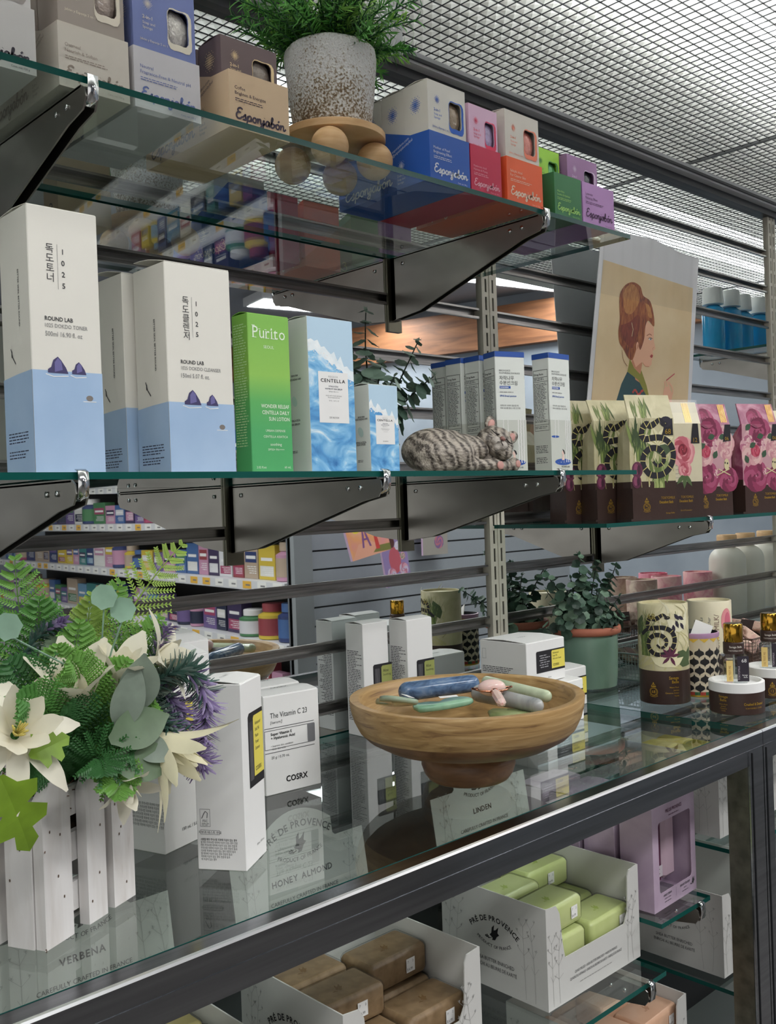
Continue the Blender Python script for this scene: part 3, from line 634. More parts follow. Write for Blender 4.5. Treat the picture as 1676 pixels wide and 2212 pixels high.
# ---- sponge soap displays on the top shelf ----
def soapset(x0, x1, yf, tray, card, acc, txt, n, lines, hc=.108, gap=.0415, th=.055, side=None, cardside=None, tlab='', clab='', sp='#b9a9a0', first=0, rot=0):
    tw = x1-x0; td = .158; tm = mat('card '+tray, tray, .5, nz=.01); cm = mat('card '+card, card, .5, nz=.01)
    tA, aA, lt = ink(txt), ink(acc), 0
    t = thing('display_tray', tlab, 'display tray', (x0+tw/2, yf+td/2, TOP), rot, 'sponge soap trays on the top shelf')
    q = MB(); e = .0007; hw, hd = tw/2, td/2; hb = th+.045
    q.box((-hw, -hd, 0), (hw, hd, e), tm); q.box((-hw, -hd, e), (hw, -hd+e, th), tm); q.box((-hw, hd-e, e), (hw, hd, hb), tm)
    for s in (-hw, hw-e): q.rings([[(a, -hd+e, e), (a, hd-e, e), (a, hd-e, hb), (a, -hd+.03, th+.002), (a, -hd+e, th)] for a in (s, s+e)], tm)
    q.build('tray_body', None, t)
    q = MB(); q2_ = MB(); F = front(q, tw, td, th); Lf = left(q2_, tw, td, th); s = tw*1000/66
    F.text(lines[0], 6*s, 35*s, 3.1*s, tA, k=1); F.text(lines[1], 6*s, 30.2*s, 3.1*s, tA, k=1); F.micro(6*s, 27*s, 40*s, 2, 1.9, tA, seed=len(lines[0]))
    F.script('Esponjabón', 6*s, 9*s, 7.6*s, tA, .21, k=1); F.text('Cont. net 120 g', 60*s, 2.5, 1.8, tA, 'r', k=1)
    Lf.script('Esponjabón', 12, 8, 11.5, tA, .15, k=1, rot=.0); Lf.text('esponjabon.com', 98, 44, 3.3, tA, k=1, rot=.32); Lf.text('@esponjabonbylbel', 98, 39, 3.3, tA, k=1, rot=.32)
    Lf.sun(112, 26, 6, tA, k=1); Lf.text('2-in-1', 105, 14, 3.3, tA, k=1); Lf.text('Soap and', 105, 10, 2.6, tA, k=1); Lf.text('Sponge', 105, 6, 2.6, tA, k=1)
    for v, s2 in ((44, 'your skin'), (33, 'everyday')): 
        Lf.text(s2, 66, v, 3.6, tA, k=1); Lf.frame(62, v-1.6, 26, 6.4, .4, tA, 1)
    q.build('front_printing', None, t); q2_.build('side_printing', None, t)
    cw, cd = tw-.004, .0385
    rn = random.Random(n)
    for i in range(n):
        yy = yf + .0025 + first + cd/2 + i*gap; lab = clab[i] if i < len(clab) else 'soap carton'
        hl = None
        if i == 0: hl = cloud(cw*1000*.72, hc*1000*.71, cw*1000*.19, hc*1000*.15)
        def inside(t_, cw=cw, hc=hc):
            q = MB(); rs = []
            for a in range(1, 12):
                ph = math.pi*a/12; rs.append([(cw*.22+.018*math.sin(ph)*math.cos(2*math.pi*j/20)*(1+.1*math.sin(3*j)), -.0075+.0095*math.sin(ph)*math.sin(2*math.pi*j/20), hc*.71+.021*math.cos(ph)+.0012*math.sin(5*j)) for j in range(20)])
            q.rings(rs); q.build('sponge_soap', mat('sponge '+sp, sp, .25, nz=.4, nscale=160, bump=.8, bscale=260, coat=.6), t_, True)
        def deco(F, L, T, Rr, i=i, cw=cw*1000, ch=hc*1000):
            if i == 0:
                o = cloud(cw*.742, ch*.690, cw*.225, ch*.185); inn = cloud(cw*.72, ch*.71, cw*.19, ch*.15)
                P1 = [Vector((a, b, 0)) for a, b in o]; P2 = [Vector((a, b, 0)) for a, b in inn]
                if all(True for _ in P1):
                    al = P1+P2; F.k = 1
                    for tri_ in tessellate_polygon([P1, P2]):
                        a, b, c = tri_
                        if (al[b].x-al[a].x)*(al[c].y-al[a].y)-(al[b].y-al[a].y)*(al[c].x-al[a].x) < 0: b, c = c, b
                        F.mb.poly([F.P(al[z].x, al[z].y) for z in (a, b, c)], aA)
                F.sun(cw*.24, ch*.82, 5.2, aA, k=1); F.text('2-in-1', cw*.15, ch*.70, 3.4, aA, k=1, bold=.04); F.text('Soap and', cw*.15, ch*.66, 2.6, aA, k=1); F.text('Sponge', cw*.15, ch*.625, 2.6, aA, k=1)
                F.text('Jabón y Esponja 2 en 1', cw*.10, ch*.53, 2.3, aA, k=1)
            L.sun(19, ch*.78, 9.5, aA, k=1)
        carton('soap_carton', lab, 'soap carton', cw, cd, hc, (x0+tw/2, yy, TOP+.0009), 0, cm, deco, 'sponge soap cartons', hole=hl, inside=inside if hl else None)
soapset(.291, .356, .785, '#cfccca', '#d6d3d1', '#a19a96', '#3a3742', 2, ('Hydrating Color', 'For dry skin'), tlab='pale grey display tray at the far left of the top shelf', clab=['pale carton in the far left tray, front one', 'pale carton in the far left tray, back one'])
soapset(.377, .443, .788, '#d3cbc0', '#a3988f', '#e6dccb', '#97897e', 3, ('Oatmeal', 'Nourish & Soften'), hc=.125, tlab='beige display tray second from the left on the top shelf', clab=['taupe soap carton in the beige tray, front one', 'taupe soap carton in the beige tray, middle one', 'taupe soap carton in the beige tray, back one'])
soapset(.448, .517, .788, '#cfccd0', '#7480b6', '#e4dccb', '#6b7bb4', 3, ('Neutral', 'Fragrance-Free & Neutral pH'), hc=.118, tlab='pale display tray with periwinkle lettering on the top shelf', clab=['periwinkle soap carton at the front of its tray', 'periwinkle soap carton in the middle of its tray', 'periwinkle soap carton at the back of its tray'], sp='#d8d2cb')
soapset(.541, .612, .775, '#d9bd9c', '#6e5d5e', '#e8cf9f', '#43384a', 3, ('Coffee', 'Brighten & Energize'), hc=.093, first=.012, tlab='tan display tray left of the concrete pot', clab=['brown soap carton at the front of the tan tray', 'brown soap carton in the middle of the tan tray', 'brown soap carton at the back of the tan tray'], sp='#9b8f86')
soapset(.802, .869, .763, '#2a5cb5', '#dcd8d0', '#2f62c0', '#dfe4ee', 4, ('Mother of Pearl', 'Brightening Effect'), hc=.113, tlab='royal blue display tray right of the concrete pot', clab=['white carton with blue dot sun, frontmost in the blue tray', 'white carton with blue dot sun, second in the blue tray', 'white carton with blue dot sun, third in the blue tray', 'white carton with blue dot sun, rearmost in the blue tray'], sp='#a8957f', gap=.038)
soapset(.871, .926, .763, '#c92a4f', '#e2bbd6', '#e0375f', '#eaa6b8', 2, ('Hyaluronic Acid', 'Hydrate & Plump'), hc=.103, tlab='crimson display tray between the blue and orange trays', clab=['pink soap carton at the front of the crimson tray', 'pink soap carton at the back of the crimson tray'], sp='#b9a8cf')
soapset(.937, 1.007, .763, '#f0673b', '#d9d2c9', '#f08468', '#f6d9c4', 2, ('Salicylic Acid', 'For Clearer Skin'), hc=.113, tlab='orange display tray on the top shelf', clab=['off white soap carton with coral print, front of the orange tray', 'off white soap carton with coral print, back of the orange tray'], sp='#ef8d80')
soapset(1.032, 1.090, .763, '#3d7f50', '#a6dd4e', '#4c8f55', '#a9de7a', 2, ('Aloe Vera', 'Soothe & Hydrate'), hc=.098, first=.03, tlab='dark green display tray on the top shelf', clab=['lime soap carton at the front of the green tray', 'lime soap carton at the back of the green tray'], sp='#6ec07e')
soapset(1.093, 1.166, .763, '#c193cd', '#a27aa6', '#d9c4dd', '#5b3862', 2, ('Lavender', 'Relaxing Effect'), hc=.098, first=.022, tlab='mauve display tray at the right end of the top shelf', clab=['purple soap carton at the front of the mauve tray', 'purple soap carton at the back of the mauve tray'], sp='#50505a')

# ---- boxes on the counter ----
YEL = ink('#e3d45e'); LBL = ink('#232226'); LGR = ink('#9aa05a'); KOR = '사용할 때의 주의사항 피부에 이상이 있는 경우 전문의 등과'
def d_snail(F, L, T, Rr):
    F.poly([(14, 68), (50, 68), (50, 134), (17, 134), (14, 131)], LBL, 0); F.poly([(26, 76), (50, 76), (50, 130), (28, 130), (26, 128)], YEL, 1)
    for i, s in enumerate(('Advanced', 'Snail 96', 'Mucin', 'Power', 'Essence')): F.text(s, 30, 121-i*5.6, 3.4, INK, k=2, sx=.75)
    F.text('COSRX', 29, 80, 4, BLACK, k=2, sx=.8, bold=.04)
    for i in range(5): F.line([(17+i*1.7, 74), (17+i*1.7, 126-(i % 2)*8)], .55, ink('#8e8c90'), 1)
    F.text('100 mL / 3.38 fl. oz', 26, 14, 2, INK, k=1, sx=.85)
    L.frame(3.5, 38, 9.5, 15.5, .3, INK2, 1); L.line([(5, 45), (7.5, 50), (8.5, 51.5), (10.5, 50), (10, 45.5)], .6, INK, 1); L.text('FSC', 8.3, 42, 2.2, INK, 'c', k=1); L.micro(5, 41, 7, 2, 1.3, INK2)
    L.frame(3.5, 31.2, 18, 4, .3, INK2, 1); L.text('피부과 테스트 완료', 12.5, 32.1, 2, INK, 'c', k=1)
    for i in range(8): L.text(KOR[i*2:i*2+26-(i == 7)*14], 3.5, 26-i*2.5, 1.75, INK, k=1, sx=.74, bold=.04 if i == 0 else 0)
    T.text('COSRX', 26, 24, 3.6, INK2, 'c', k=1)
carton('essence_box', 'tall white box with a yellow and black label, cornerwise on the glass counter', 'skincare box', .0505, .0455, .1630, (.4835, .7085, CNT), R(34), WHITE, d_snail, 'white boxes on the counter', corner=True)
def d_150(F, L, T, Rr):
    F.text('150 mL / 5.07 fl. oz', 24, 15, 3.2, INK, k=1, rot=.0)
    F.poly([(14, 92), (64, 92), (64, 138), (16, 138), (14, 136)], LBL, 0); F.poly([(34, 97), (64, 97), (64, 134), (34, 134)], YEL, 1)
    for i in range(4): F.line([(18+i*3, 98), (18+i*3, 130)], .8, ink('#b8b6ba'), 1)
    for i in range(7): L.text(KOR[i:i+22], 4, 44-i*3.4, 2.2, INK, k=1, sx=.8)
carton('cleanser_carton', 'white box with volume lettering standing behind the picket planter', 'skincare box', .0700, .0430, .176, (.4570, .800, CNT), R(17.6), WHITE, d_150, 'white boxes on the counter', corner=True, flap='open')
carton('cream_carton', 'white box with a domed top behind the planter, nearest the mirror', 'skincare box', .075, .05, .172, (.520, .925, CNT), R(4), WHITE, None, 'white boxes on the counter', corner=True, flap='open')
def d_vit(F, L, T, Rr):
    F.text('The Vitamin C 23', 8, 84, 6.2, INK, k=1, sx=.80); F.text('[/serum/]', 8, 78, 3, INK, k=1, slant=.2)
    F.rect(0, 73, 65, .6, INK, 1); F.rect(0, 46, 65, .6, INK, 1); F.frame(-.0, 50, 62, 21, .5, INK, 1); F.rrect(56, 50, 10, 21, 1.5, ink('#77777a'), 1)
    F.text('Super Vitamin E', 8, 65, 3.1, BLACK, k=2, bold=.06); F.text('+ Hyaluronic Acid', 8, 60.6, 3.1, BLACK, k=2, bold=.06); F.text('• Improve skin condition', 8, 52.5, 2.1, INK, k=2); F.text('• Even skin tone', 8, 49.2, 2.1, INK, k=2)
    F.text('20 g / 0.70 oz.', 8, 39.5, 3, INK, k=1); F.text('COSRX', 26, 11, 6.6, BLACK, k=1, bold=.08, sx=.95)
    L.micro(3, 94, 34, 18, 1.9, INK, seed=4); L.micro(3, 50, 34, 20, 1.9, INK, seed=5); T.text('COSRX', 38, 26, 5, INK, 'c', k=1)
carton('serum_box', 'short white vitamin serum box with grey side tab, front', 'skincare box', .0725, .042, .1085, (.626, .875, CNT), R(-5), WHITE, d_vit, 'white boxes on the counter', corner=True)
carton('serum_box', 'short white vitamin serum box hidden behind its twin', 'skincare box', .0725, .042, .108, (.640, .925, CNT), R(-3), WHITE, d_vit, 'white boxes on the counter', corner=True)
def d_aloe(F, L, T, Rr):
    F.poly([(17, 60), (52, 60), (52, 96), (19, 96), (17, 94)], LBL, 0); F.poly([(32, 62), (52, 62), (52, 93), (34, 93), (32, 91)], LGR, 1); F.text('Aloe', 35, 84, 4.4, BLACK, k=2, sx=.9); F.text('Soothing', 35, 79, 3, BLACK, k=2)
    L.micro(3, 116, 30, 42, 2.3, INK, seed=11, jag=.5); T.text('COSRX', 26, 18, 3.2, INK2, 'c', k=1)
    for i in range(4): F.line([(21+i*2.2, 64), (21+i*2.2, 90)], .6, ink('#8e8c90'), 1)
carton('aloe_box', 'tall white box with green label behind the wooden bowl, left of the pair', 'skincare box', .0465, .036, .153, (.876, .990, CNT), R(0), WHITE, d_aloe, 'white boxes on the counter', corner=True)
carton('aloe_box', 'tall white box with black label edge behind the wooden bowl, right of the pair', 'skincare box', .0500, .036, .153, (.938, .968, CNT), R(0), WHITE, d_aloe, 'white boxes on the counter', corner=True)
def d_cream(F, L, T, Rr):
    F.poly([(21, 14), (85, 14), (85, 44), (22.5, 44), (21, 42.5)], LBL, 0); F.poly([(55, 17), (85, 17), (85, 42), (56.5, 42), (55, 40.5)], YEL, 1)
    for i in range(6): F.micro(28+(i % 2)*2, 38-i*3.2, 22, 1, 3, ink('#a9a7ab'), seed=i)
    F.text('Advanced', 57.5, 37, 2.8, BLACK, k=2, sx=.9); F.text('Snail 92', 57.5, 33, 2.8, BLACK, k=2, sx=.9); F.text('All in one Cream', 57.5, 29, 2.8, BLACK, k=2, sx=.72); F.text('COSRX', 58, 20, 3.4, BLACK, k=2, bold=.05, sx=.9)
    F.text('100 ml', 46, 5, 2, INK2, k=1); T.text('COSRX', 36, 36, 4.6, INK2, 'c', k=1, bold=.04); L.micro(4, 22, 60, 4, 2.4, INK, seed=3); L.frame(4, 32, 7, 14, .3, INK2, 1)
for (x, y, z, rz, lb) in [(1.062, .828, 0, .0, 'white cream box under the labelled one, nearer the viewer'), (1.150, .885, 0, .0, 'white cream box under the stack, farther right beside the sage pot'), (1.040, .842, .0606, .0, 'white cream box with yellow label, on top of the others behind the wooden bowl')]:
    carton('cream_box', lb, 'skincare box', .0855, .083 if z or x < 1.1 else .06, .0575, (x, y, CNT+z), rz, WHITE, d_cream, 'stacked cream boxes', corner=True)
# ================= plants, pots, cat, bowl =================
def frame_for(d, up=Vector((0, 0, 1))):
    d = Vector(d).normalized(); s = d.cross(up)
    if s.length < .05: s = d.cross(Vector((1, 0, 0)))
    s.normalize(); return d, s, s.cross(d)
def leaf(q, p, d, up, L, wd, m, bend=.25, fold=.15, shape=(.0, .75, 1, .8, .0), thick=0):
    """blade with a folded midrib; shape = half widths along its length"""
    d, s, u = frame_for(d, Vector(up)); p = Vector(p)
    if L > .025: shape = [max(0, v[1]) for v in catmull([(i, v) for i, v in enumerate(shape)], 3)]
    n = len(shape); C_ = []; A_ = []; B_ = []
    for i, k in enumerate(shape):
        t = i/(n-1); c = p + d*(L*t) - u*(bend*L*t*t); C_.append(c)
        A_.append(c + s*(wd*k/2) + u*(fold*wd*k/2)); B_.append(c - s*(wd*k/2) + u*(fold*wd*k/2))
    vs = C_+A_+B_; fs = []
    for i in range(n-1): fs += [(i, i+1, n+i+1, n+i), (2*n+i, 2*n+i+1, i+1, i)]
    q.add(vs, fs, m)
def arc(p, d, L, droop, k=8, wob=0, rn=random):
    p = Vector(p); d = Vector(d).normalized(); out = [p.copy()]
    for i in range(k):
        d = (d + Vector((rn.uniform(-wob, wob), rn.uniform(-wob, wob), -droop/k + rn.uniform(-wob, wob)))).normalized(); p = p + d*(L/k); out.append(p.copy())
    return out
def disc_leaf(q, p, nrm, r, m, cup=.25):
    d, s, u = frame_for(nrm); p = Vector(p); n = 14 if r > .009 else 10
    vs = [p] + [p + (s*math.cos(2*math.pi*i/n) + u*math.sin(2*math.pi*i/n))*r*(1+.08*math.sin(3*i)) + d*(r*cup*(1 if i % 2 else .8)) for i in range(n)]
    q.add(vs, [(0, 1+i, 1+(i+1) % n) for i in range(n)], m)

# --- concrete pot with rosemary on a wooden stand ---
CONC = bpy.data.materials.new('whitewashed concrete'); CONC.use_nodes = True; nt = CONC.node_tree; b = nt.nodes['Principled BSDF']; N = nt.nodes.new; L = nt.links.new; b.inputs['Roughness'].default_value = .9
tc = N('ShaderNodeTexCoord'); n1 = N('ShaderNodeTexNoise'); n1.inputs['Scale'].default_value = 420; n1.inputs['Detail'].default_value = 4; L(tc.outputs['Object'], n1.inputs[0])
n2 = N('ShaderNodeTexNoise'); n2.inputs['Scale'].default_value = 22; n2.inputs['Detail'].default_value = 5; L(tc.outputs['Object'], n2.inputs[0])
sp_ = N('ShaderNodeSeparateXYZ'); L(tc.outputs['Object'], sp_.inputs[0]); mr = N('ShaderNodeMapRange'); mr.inputs[1].default_value = .055; mr.inputs[2].default_value = .128; mr.inputs[3].default_value = .16; mr.inputs[4].default_value = -.06; L(sp_.outputs[2], mr.inputs[0])
def ad(a, b_, op='ADD'):
    n = N('ShaderNodeMath'); n.operation = op
    for i, v in enumerate((a, b_)):
        if isinstance(v, float): n.inputs[i].default_value = v
        else: L(v, n.inputs[i])
    return n.outputs[0]
sm = ad(ad(n1.outputs['Fac'], ad(n2.outputs['Fac'], .45, 'MULTIPLY')), mr.outputs[0]); rp = N('ShaderNodeValToRGB'); L(sm, rp.inputs[0]); e = rp.color_ramp.elements
e[0].position = .70; e[0].color = (*lin('#dcdbda'), 1); e[1].position = .98; e[1].color = (*lin('#6f5a42'), 1); x_ = e.new(.80); x_.color = (*lin('#c9c5bf'), 1); x_ = e.new(.88); x_.color = (*lin('#9a8b76'), 1)
L(rp.outputs[0], b.inputs['Base Color']); bp = N('ShaderNodeBump'); bp.inputs['Strength'].default_value = .9; bp.inputs['Distance'].default_value = .0035; L(ad(n1.outputs['Fac'], n2.outputs['Fac']), bp.inputs['Height']); L(bp.outputs[0], b.inputs['Normal'])
WOODL = ramp_mat('pale beech', [(.3, '#c39a6b'), (.7, '#d9b588')], 30, 4, .5, .3, (1, 1, 6))
t = thing('potted_rosemary', 'rosemary plant in a rough whitewashed pot on a wooden stand with ball feet', 'potted plant', (.722, .836, TOP))
q = MB(); rs = []
rn = random.Random(4)
for r, z in [(.0545, .050), (.0560, .058), (.0585, .075), (.0610, .095), (.0635, .115), (.0655, .133), (.0665, .143), (.0660, .149), (.0630, .152), (.0590, .151), (.0570, .146), (.056, .135)]:
    r *= .78; z = .050 + (z-.050)*.91
    rs.append([((r+.0008*noise.noise(Vector((3*math.cos(a), 3*math.sin(a), z*60))))*math.cos(a), (r+.0008*noise.noise(Vector((3*math.cos(a), 3*math.sin(a), z*60))))*math.sin(a), z+.0012*noise.noise(Vector((2*math.cos(a), 2*math.sin(a), 5)))) for a in [2*math.pi*i/56 for i in range(56)]])
q.rings(rs, CONC); q.build('pot', None, t, True)
q = MB(); q.lathe([(.0575, .0405), (.059, .0415), (.059, .0488), (.0575, .0498)], 56, WOODL); q.build('wooden_disc', None, t, 40)
for (x, y) in ((-.036, -.036), (.034, -.031), (-.030, .036), (.038, .034)):
    q = MB(); q.ball((x, y, .0205), .0205, WOODL, 28, 16); q.build('ball_foot', None, t, True)
ROSE = [leafy('rosemary green', '#5a9a45'), leafy('rosemary bright', '#8cbf58'), leafy('rosemary dark', '#2c5c33')]
q = MB(); rn = random.Random(11)
for k in range(125):
    a = rn.uniform(0, 2*math.pi); e = rn.uniform(.42, 1.4); r0 = rn.uniform(.004, .034)
    st = arc((r0*math.cos(a), r0*math.sin(a), .132), (math.cos(a)*math.cos(e), math.sin(a)*math.cos(e), math.sin(e)), rn.uniform(.055, .115), rn.uniform(.1, .75), 9, .08, rn)
    q.tube(st, .0008, 4, ROSE[2], False)
    mm = ROSE[0] if rn.random() < .6 else ROSE[1]
    for i in range(2, len(st)):
        for j in range(6):
            b = rn.uniform(0, 6.28); dd_ = (st[i]-st[i-1]).normalized(); _, s, u = frame_for(dd_)
            p = st[i-1].lerp(st[i], rn.random()); dr = dd_*.75 + (s*math.cos(b)+u*math.sin(b))*.8
            leaf(q, p, dr, dd_, rn.uniform(.011, .017), .0021, mm if rn.random() < .8 else ROSE[2], .25, .3, (.6, 1, .9, 0))
q.build('foliage', None, t)
# hanging clear sign
t = thing('hanging_sign', 'small clear plastic sign hanging behind the rosemary', 'sign', (.835, .86, .555), R(6))
q = MB(); q.box((-.03, -.0006, 0), (.03, .0006, .075)); q.build('panel', glass_mat('frosted plastic', (.86, .87, .88), .15, 1, .5), t)
q = MB(); q.tube([(0, 0, .0745), (0, 0, .1145)], .0006, 5); q.build('cord', INK2, t)
q = MB(); A = Art(q, (-.03, -.0006, 0), (1, 0, 0), (0, 0, 1)); A.micro(8, 60, 44, 9, 5, ink('#f4f4f4'), th=.3, seed=2); q.build('printing', None, t)

# --- eucalyptus ---
EUC = [leafy('eucalyptus pale', '#a3b5a8'), leafy('eucalyptus mid', '#7c9483'), leafy('eucalyptus dark', '#566f60')]
EUCD = [leafy('eucalyptus deep', '#4d6a58'), leafy('eucalyptus deeper', '#34493d'), leafy('eucalyptus tip', '#7f9a83')]
STEMD = mat('dark stem', '#2c352c', .6)
def eucalyptus(q, stems, cols, rn, rl=.012, gap=.011):
    for p, d, L, dr in stems:
        st = arc(p, d, L, dr, 12, .05, rn); q.tube(st, [.0016-.0008*i/12 for i in range(13)], 5, STEMD)
        acc = 0; k = 0
        for i in range(2, 13):
            acc += L/12
            if acc < gap*.8: continue
            acc = 0; k += 1; dd_, s, u = frame_for(st[i]-st[i-1]); b = k*1.5+rn.uniform(-.3, .3); r = rl*(1-.55*(i/12)**2)*rn.uniform(.8, 1.15)
            for sg in (0, math.pi):
                side = s*math.cos(b+sg)+u*math.sin(b+sg); c = st[i]+side*(r*.85)
                disc_leaf(q, c, (dd_*.8+side*.45+Vector((rn.uniform(-.3, .3), rn.uniform(-.6, .1), rn.uniform(-.2, .3)))), r, rn.choice(cols))
        for b in range(3): leaf(q, st[-1], (st[-1]-st[-2]).normalized()+Vector((rn.uniform(-.5, .5), rn.uniform(-.5, .5), .2)), (0, 0, 1), .009, .004, cols[0])
t = thing('potted_eucalyptus', 'eucalyptus plant standing behind the small wave box on the middle shelf', 'potted plant', (.868, .955, MID))
q = MB(); q.lathe([(.024, 0), (.029, .005), (.032, .05), (.034, .055), (.031, .055), (.029, .045)], 32); q.build('pot', mat('grey glazed pot', '#7b8078', .4), t, 40)
q = MB(); rn = random.Random(5)
S1 = [((-.004, -.004, .05), (-.05, -.1, 1), .165, .05), ((.008, 0, .05), (.48, -.15, 1), .15, .15), ((.0, 0, .05), (-.45, -.3, 1), .10, .4), ((.0, 0, .05), (.15, -.4, 1), .09, .4), ((0, 0, .05), (-.2, .2, 1), .12, .3), ((.01, 0, .05), (.65, -.2, .9), .12, .3), ((0, 0, .05), (.3, .1, 1), .11, .3), ((0, 0, .05), (-.1, -.5, 1), .08, .5), ((0, 0, .05), (-.55, 0, 1), .12, .3)]
eucalyptus(q, S1, EUC, rn, .0165, .011); q.build('foliage', None, t)
t = thing('potted_eucalyptus', 'eucalyptus in a sage glazed pot with a terracotta rim on the counter', 'potted plant', (1.352, .966, CNT))
SAGE = ramp_mat('sage glaze', [(.3, '#5d7a6a'), (.7, '#7e9a88')], 9, 4, .22, .2, (1, 1, .4))
q = MB(); q.lathe([(.040, 0), (.048, .003), (.0505, .03), (.0515, .06), (.051, .088)], 48, SAGE); q.build('pot_body', None, t, 40)
q = MB(); q.lathe([(.0515, .088), (.0565, .090), (.0575, .095), (.0565, .101), (.0535, .102), (.0515, .097), (.050, .09)], 48, mat('terracotta', '#a8654f', .7, nz=.08)); q.build('pot_rim', None, t, True)
q = MB(); q.lathe([(.0001, .084), (.05, .084), (.051, .090)], 32, cap=False); q.build('soil', mat('soil', '#1c1a16', .95), t)
q = MB(); rn = random.Random(15); ST = []
for k in range(24):
    a = rn.uniform(0, 6.28); e = rn.uniform(.15, 1.45); ST.append(((.012*math.cos(a), .012*math.sin(a), .086), (math.cos(a)*math.cos(e), math.sin(a)*math.cos(e), math.sin(e)+.15), rn.uniform(.06, .135) if e > .7 else rn.uniform(.05, .08), rn.uniform(.1, .6)))
ST += [((0, 0, .086), (-.25, -.1, 1), .145, .05), ((0, 0, .086), (.55, .2, 1), .135, .1), ((0, 0, .086), (-.5, .3, 1), .13, .2)]
eucalyptus(q, ST, EUCD, rn, .0125, .011)
q.build('foliage', None, t)

# --- sleeping cat figurine ---
def blob(name, parts, parent, m, vox=.0022, smooth=4):
    q = MB()
    for c, rr, *rot in parts:
        M = Matrix.Translation(c) @ (Matrix.Rotation(R(rot[0]), 4, 'Y') @ Matrix.Rotation(R(rot[1]), 4, 'Z') if rot else Matrix())
        q.ball((0, 0, 0), 1, None, 24, 14, M, rr)
    o = q.build(name, m, parent, True)
    md = o.modifiers.new('r', 'REMESH'); md.mode = 'VOXEL'; md.voxel_size = vox; md.use_smooth_shade = True
    ms = o.modifiers.new('s', 'SMOOTH'); ms.iterations = smooth; ms.factor = .5
    return o
t = thing('sleeping_cat_figurine', 'grey tabby cat figurine asleep with its chin up', 'figurine', (.920, .834, MID), 0)
fur = bpy.data.materials.new('painted tabby fur'); fur.use_nodes = True; nt = fur.node_tree; b = nt.nodes['Principled BSDF']; N = nt.nodes.new; L = nt.links.new
tc = N('ShaderNodeTexCoord'); mp = N('ShaderNodeMapping'); mp.inputs['Rotation'].default_value = (0, .5, .3); L(tc.outputs['Object'], mp.inputs[0])
wv = N('ShaderNodeTexWave'); wv.inputs['Scale'].default_value = 27; wv.inputs['Distortion'].default_value = 6.5; wv.inputs['Detail'].default_value = 4; wv.inputs['Detail Scale'].default_value = 2.2; L(mp.outputs[0], wv.inputs[0])
no = N('ShaderNodeTexNoise'); no.inputs['Scale'].default_value = 560; no.inputs['Detail'].default_value = 3; mp2 = N('ShaderNodeMapping'); mp2.inputs['Scale'].default_value = (.28, 1, .7); L(tc.outputs['Object'], mp2.inputs[0]); L(mp2.outputs[0], no.inputs[0])
rp = N('ShaderNodeValToRGB'); e = rp.color_ramp.elements; e[0].color = (*lin('#3d352e'), 1); e[1].color = (*lin('#b0a699'), 1); e[0].position = .32; e[1].position = .74
mx = N('ShaderNodeMath'); mx.operation = 'MULTIPLY_ADD'; mx.inputs[1].default_value = .36; L(wv.outputs['Fac'], mx.inputs[0])
m5 = N('ShaderNodeMath'); m5.operation = 'MULTIPLY'; m5.inputs[1].default_value = .72; L(no.outputs['Fac'], m5.inputs[0]); L(m5.outputs[0], mx.inputs[2]); L(mx.outputs[0], rp.inputs[0]); L(rp.outputs[0], b.inputs['Base Color'])
bp = N('ShaderNodeBump'); bp.inputs['Strength'].default_value = .9; bp.inputs['Distance'].default_value = .002; L(no.outputs['Fac'], bp.inputs['Height']); L(bp.outputs[0], b.inputs['Normal']); b.inputs['Roughness'].default_value = .42
blob('body', [((-.052, .004, .028), (.043, .036, .0285)), ((-.062, -.006, .023), (.034, .032, .0235)), ((-.03, .004, .030), (.034, .030, .0255)), ((-.002, .004, .029), (.030, .026, .022)), ((.02, .004, .030), (.022, .020, .019)),
              ((-.015, -.022, .0105), (.030, .010, .009), 0, 8), ((.012, -.026, .010), (.026, .0085, .0075), 0, -4), ((.028, -.027, .0090), (.011, .0085, .0085)),
              ((.012, -.014, .031), (.017, .011, .011), 30, 0), ((-.036, -.016, .023), (.030, .022, .022)),
              ((-.072, -.018, .010), (.026, .012, .0095), 0, -28), ((.062, -.014, .009), (.021, .009, .008), 0, 12), ((.083, -.012, .011), (.009, .009, .0095)), ((.045, .002, .014), (.03, .018, .014)),
              ((.046, .004, .020), (.026, .018, .016))], t, fur)
hd = blob('head', [((0, 0, 0), (.0255, .0215, .0215)), ((-.013, -.009, -.008), (.0125, .0105, .0105)), ((.013, -.009, -.008), (.0125, .0105, .0105)), ((0, -.012, .008), (.013, .009, .010)), ((0, -.016, -.0005), (.0055, .0075, .0065)),
     ((-.0165, .002, .0215), (.0085, .0045, .0115), -22, 0), ((.0165, .002, .0215), (.0085, .0045, .0115), 22, 0), ((0, -.012, -.014), (.010, .009, .007))], t, fur, .0016, 3)
hd.location = (.052, -.007, .0385); hd.rotation_euler = (Matrix.Rotation(R(-32), 3, 'Z') @ Matrix.Rotation(R(34), 3, 'Y') @ Matrix.Rotation(R(-16), 3, 'X')).to_euler()
PINK = mat('painted pink', '#c08f86', .45); NOSE = mat('painted nose', '#8a625a', .35); MUZ = mat('painted pale muzzle', '#b7afa6', .5, nz=.12, nscale=300, bump=.6, bscale=600); DKL = mat('painted dark line', '#2a211e', .5)
blob('muzzle', [((-.0052, -.0205, -.0075), (.0070, .0058, .0062)), ((.0052, -.0205, -.0075), (.0070, .0058, .0062)), ((0, -.0185, -.0135), (.0055, .0050, .0048))], hd, MUZ, .0011, 2)
q = MB(); q.ball((0, -.0258, -.0022), 1, NOSE, 14, 8, None, (.0038, .0024, .0028)); q.build('nose', None, hd, True)
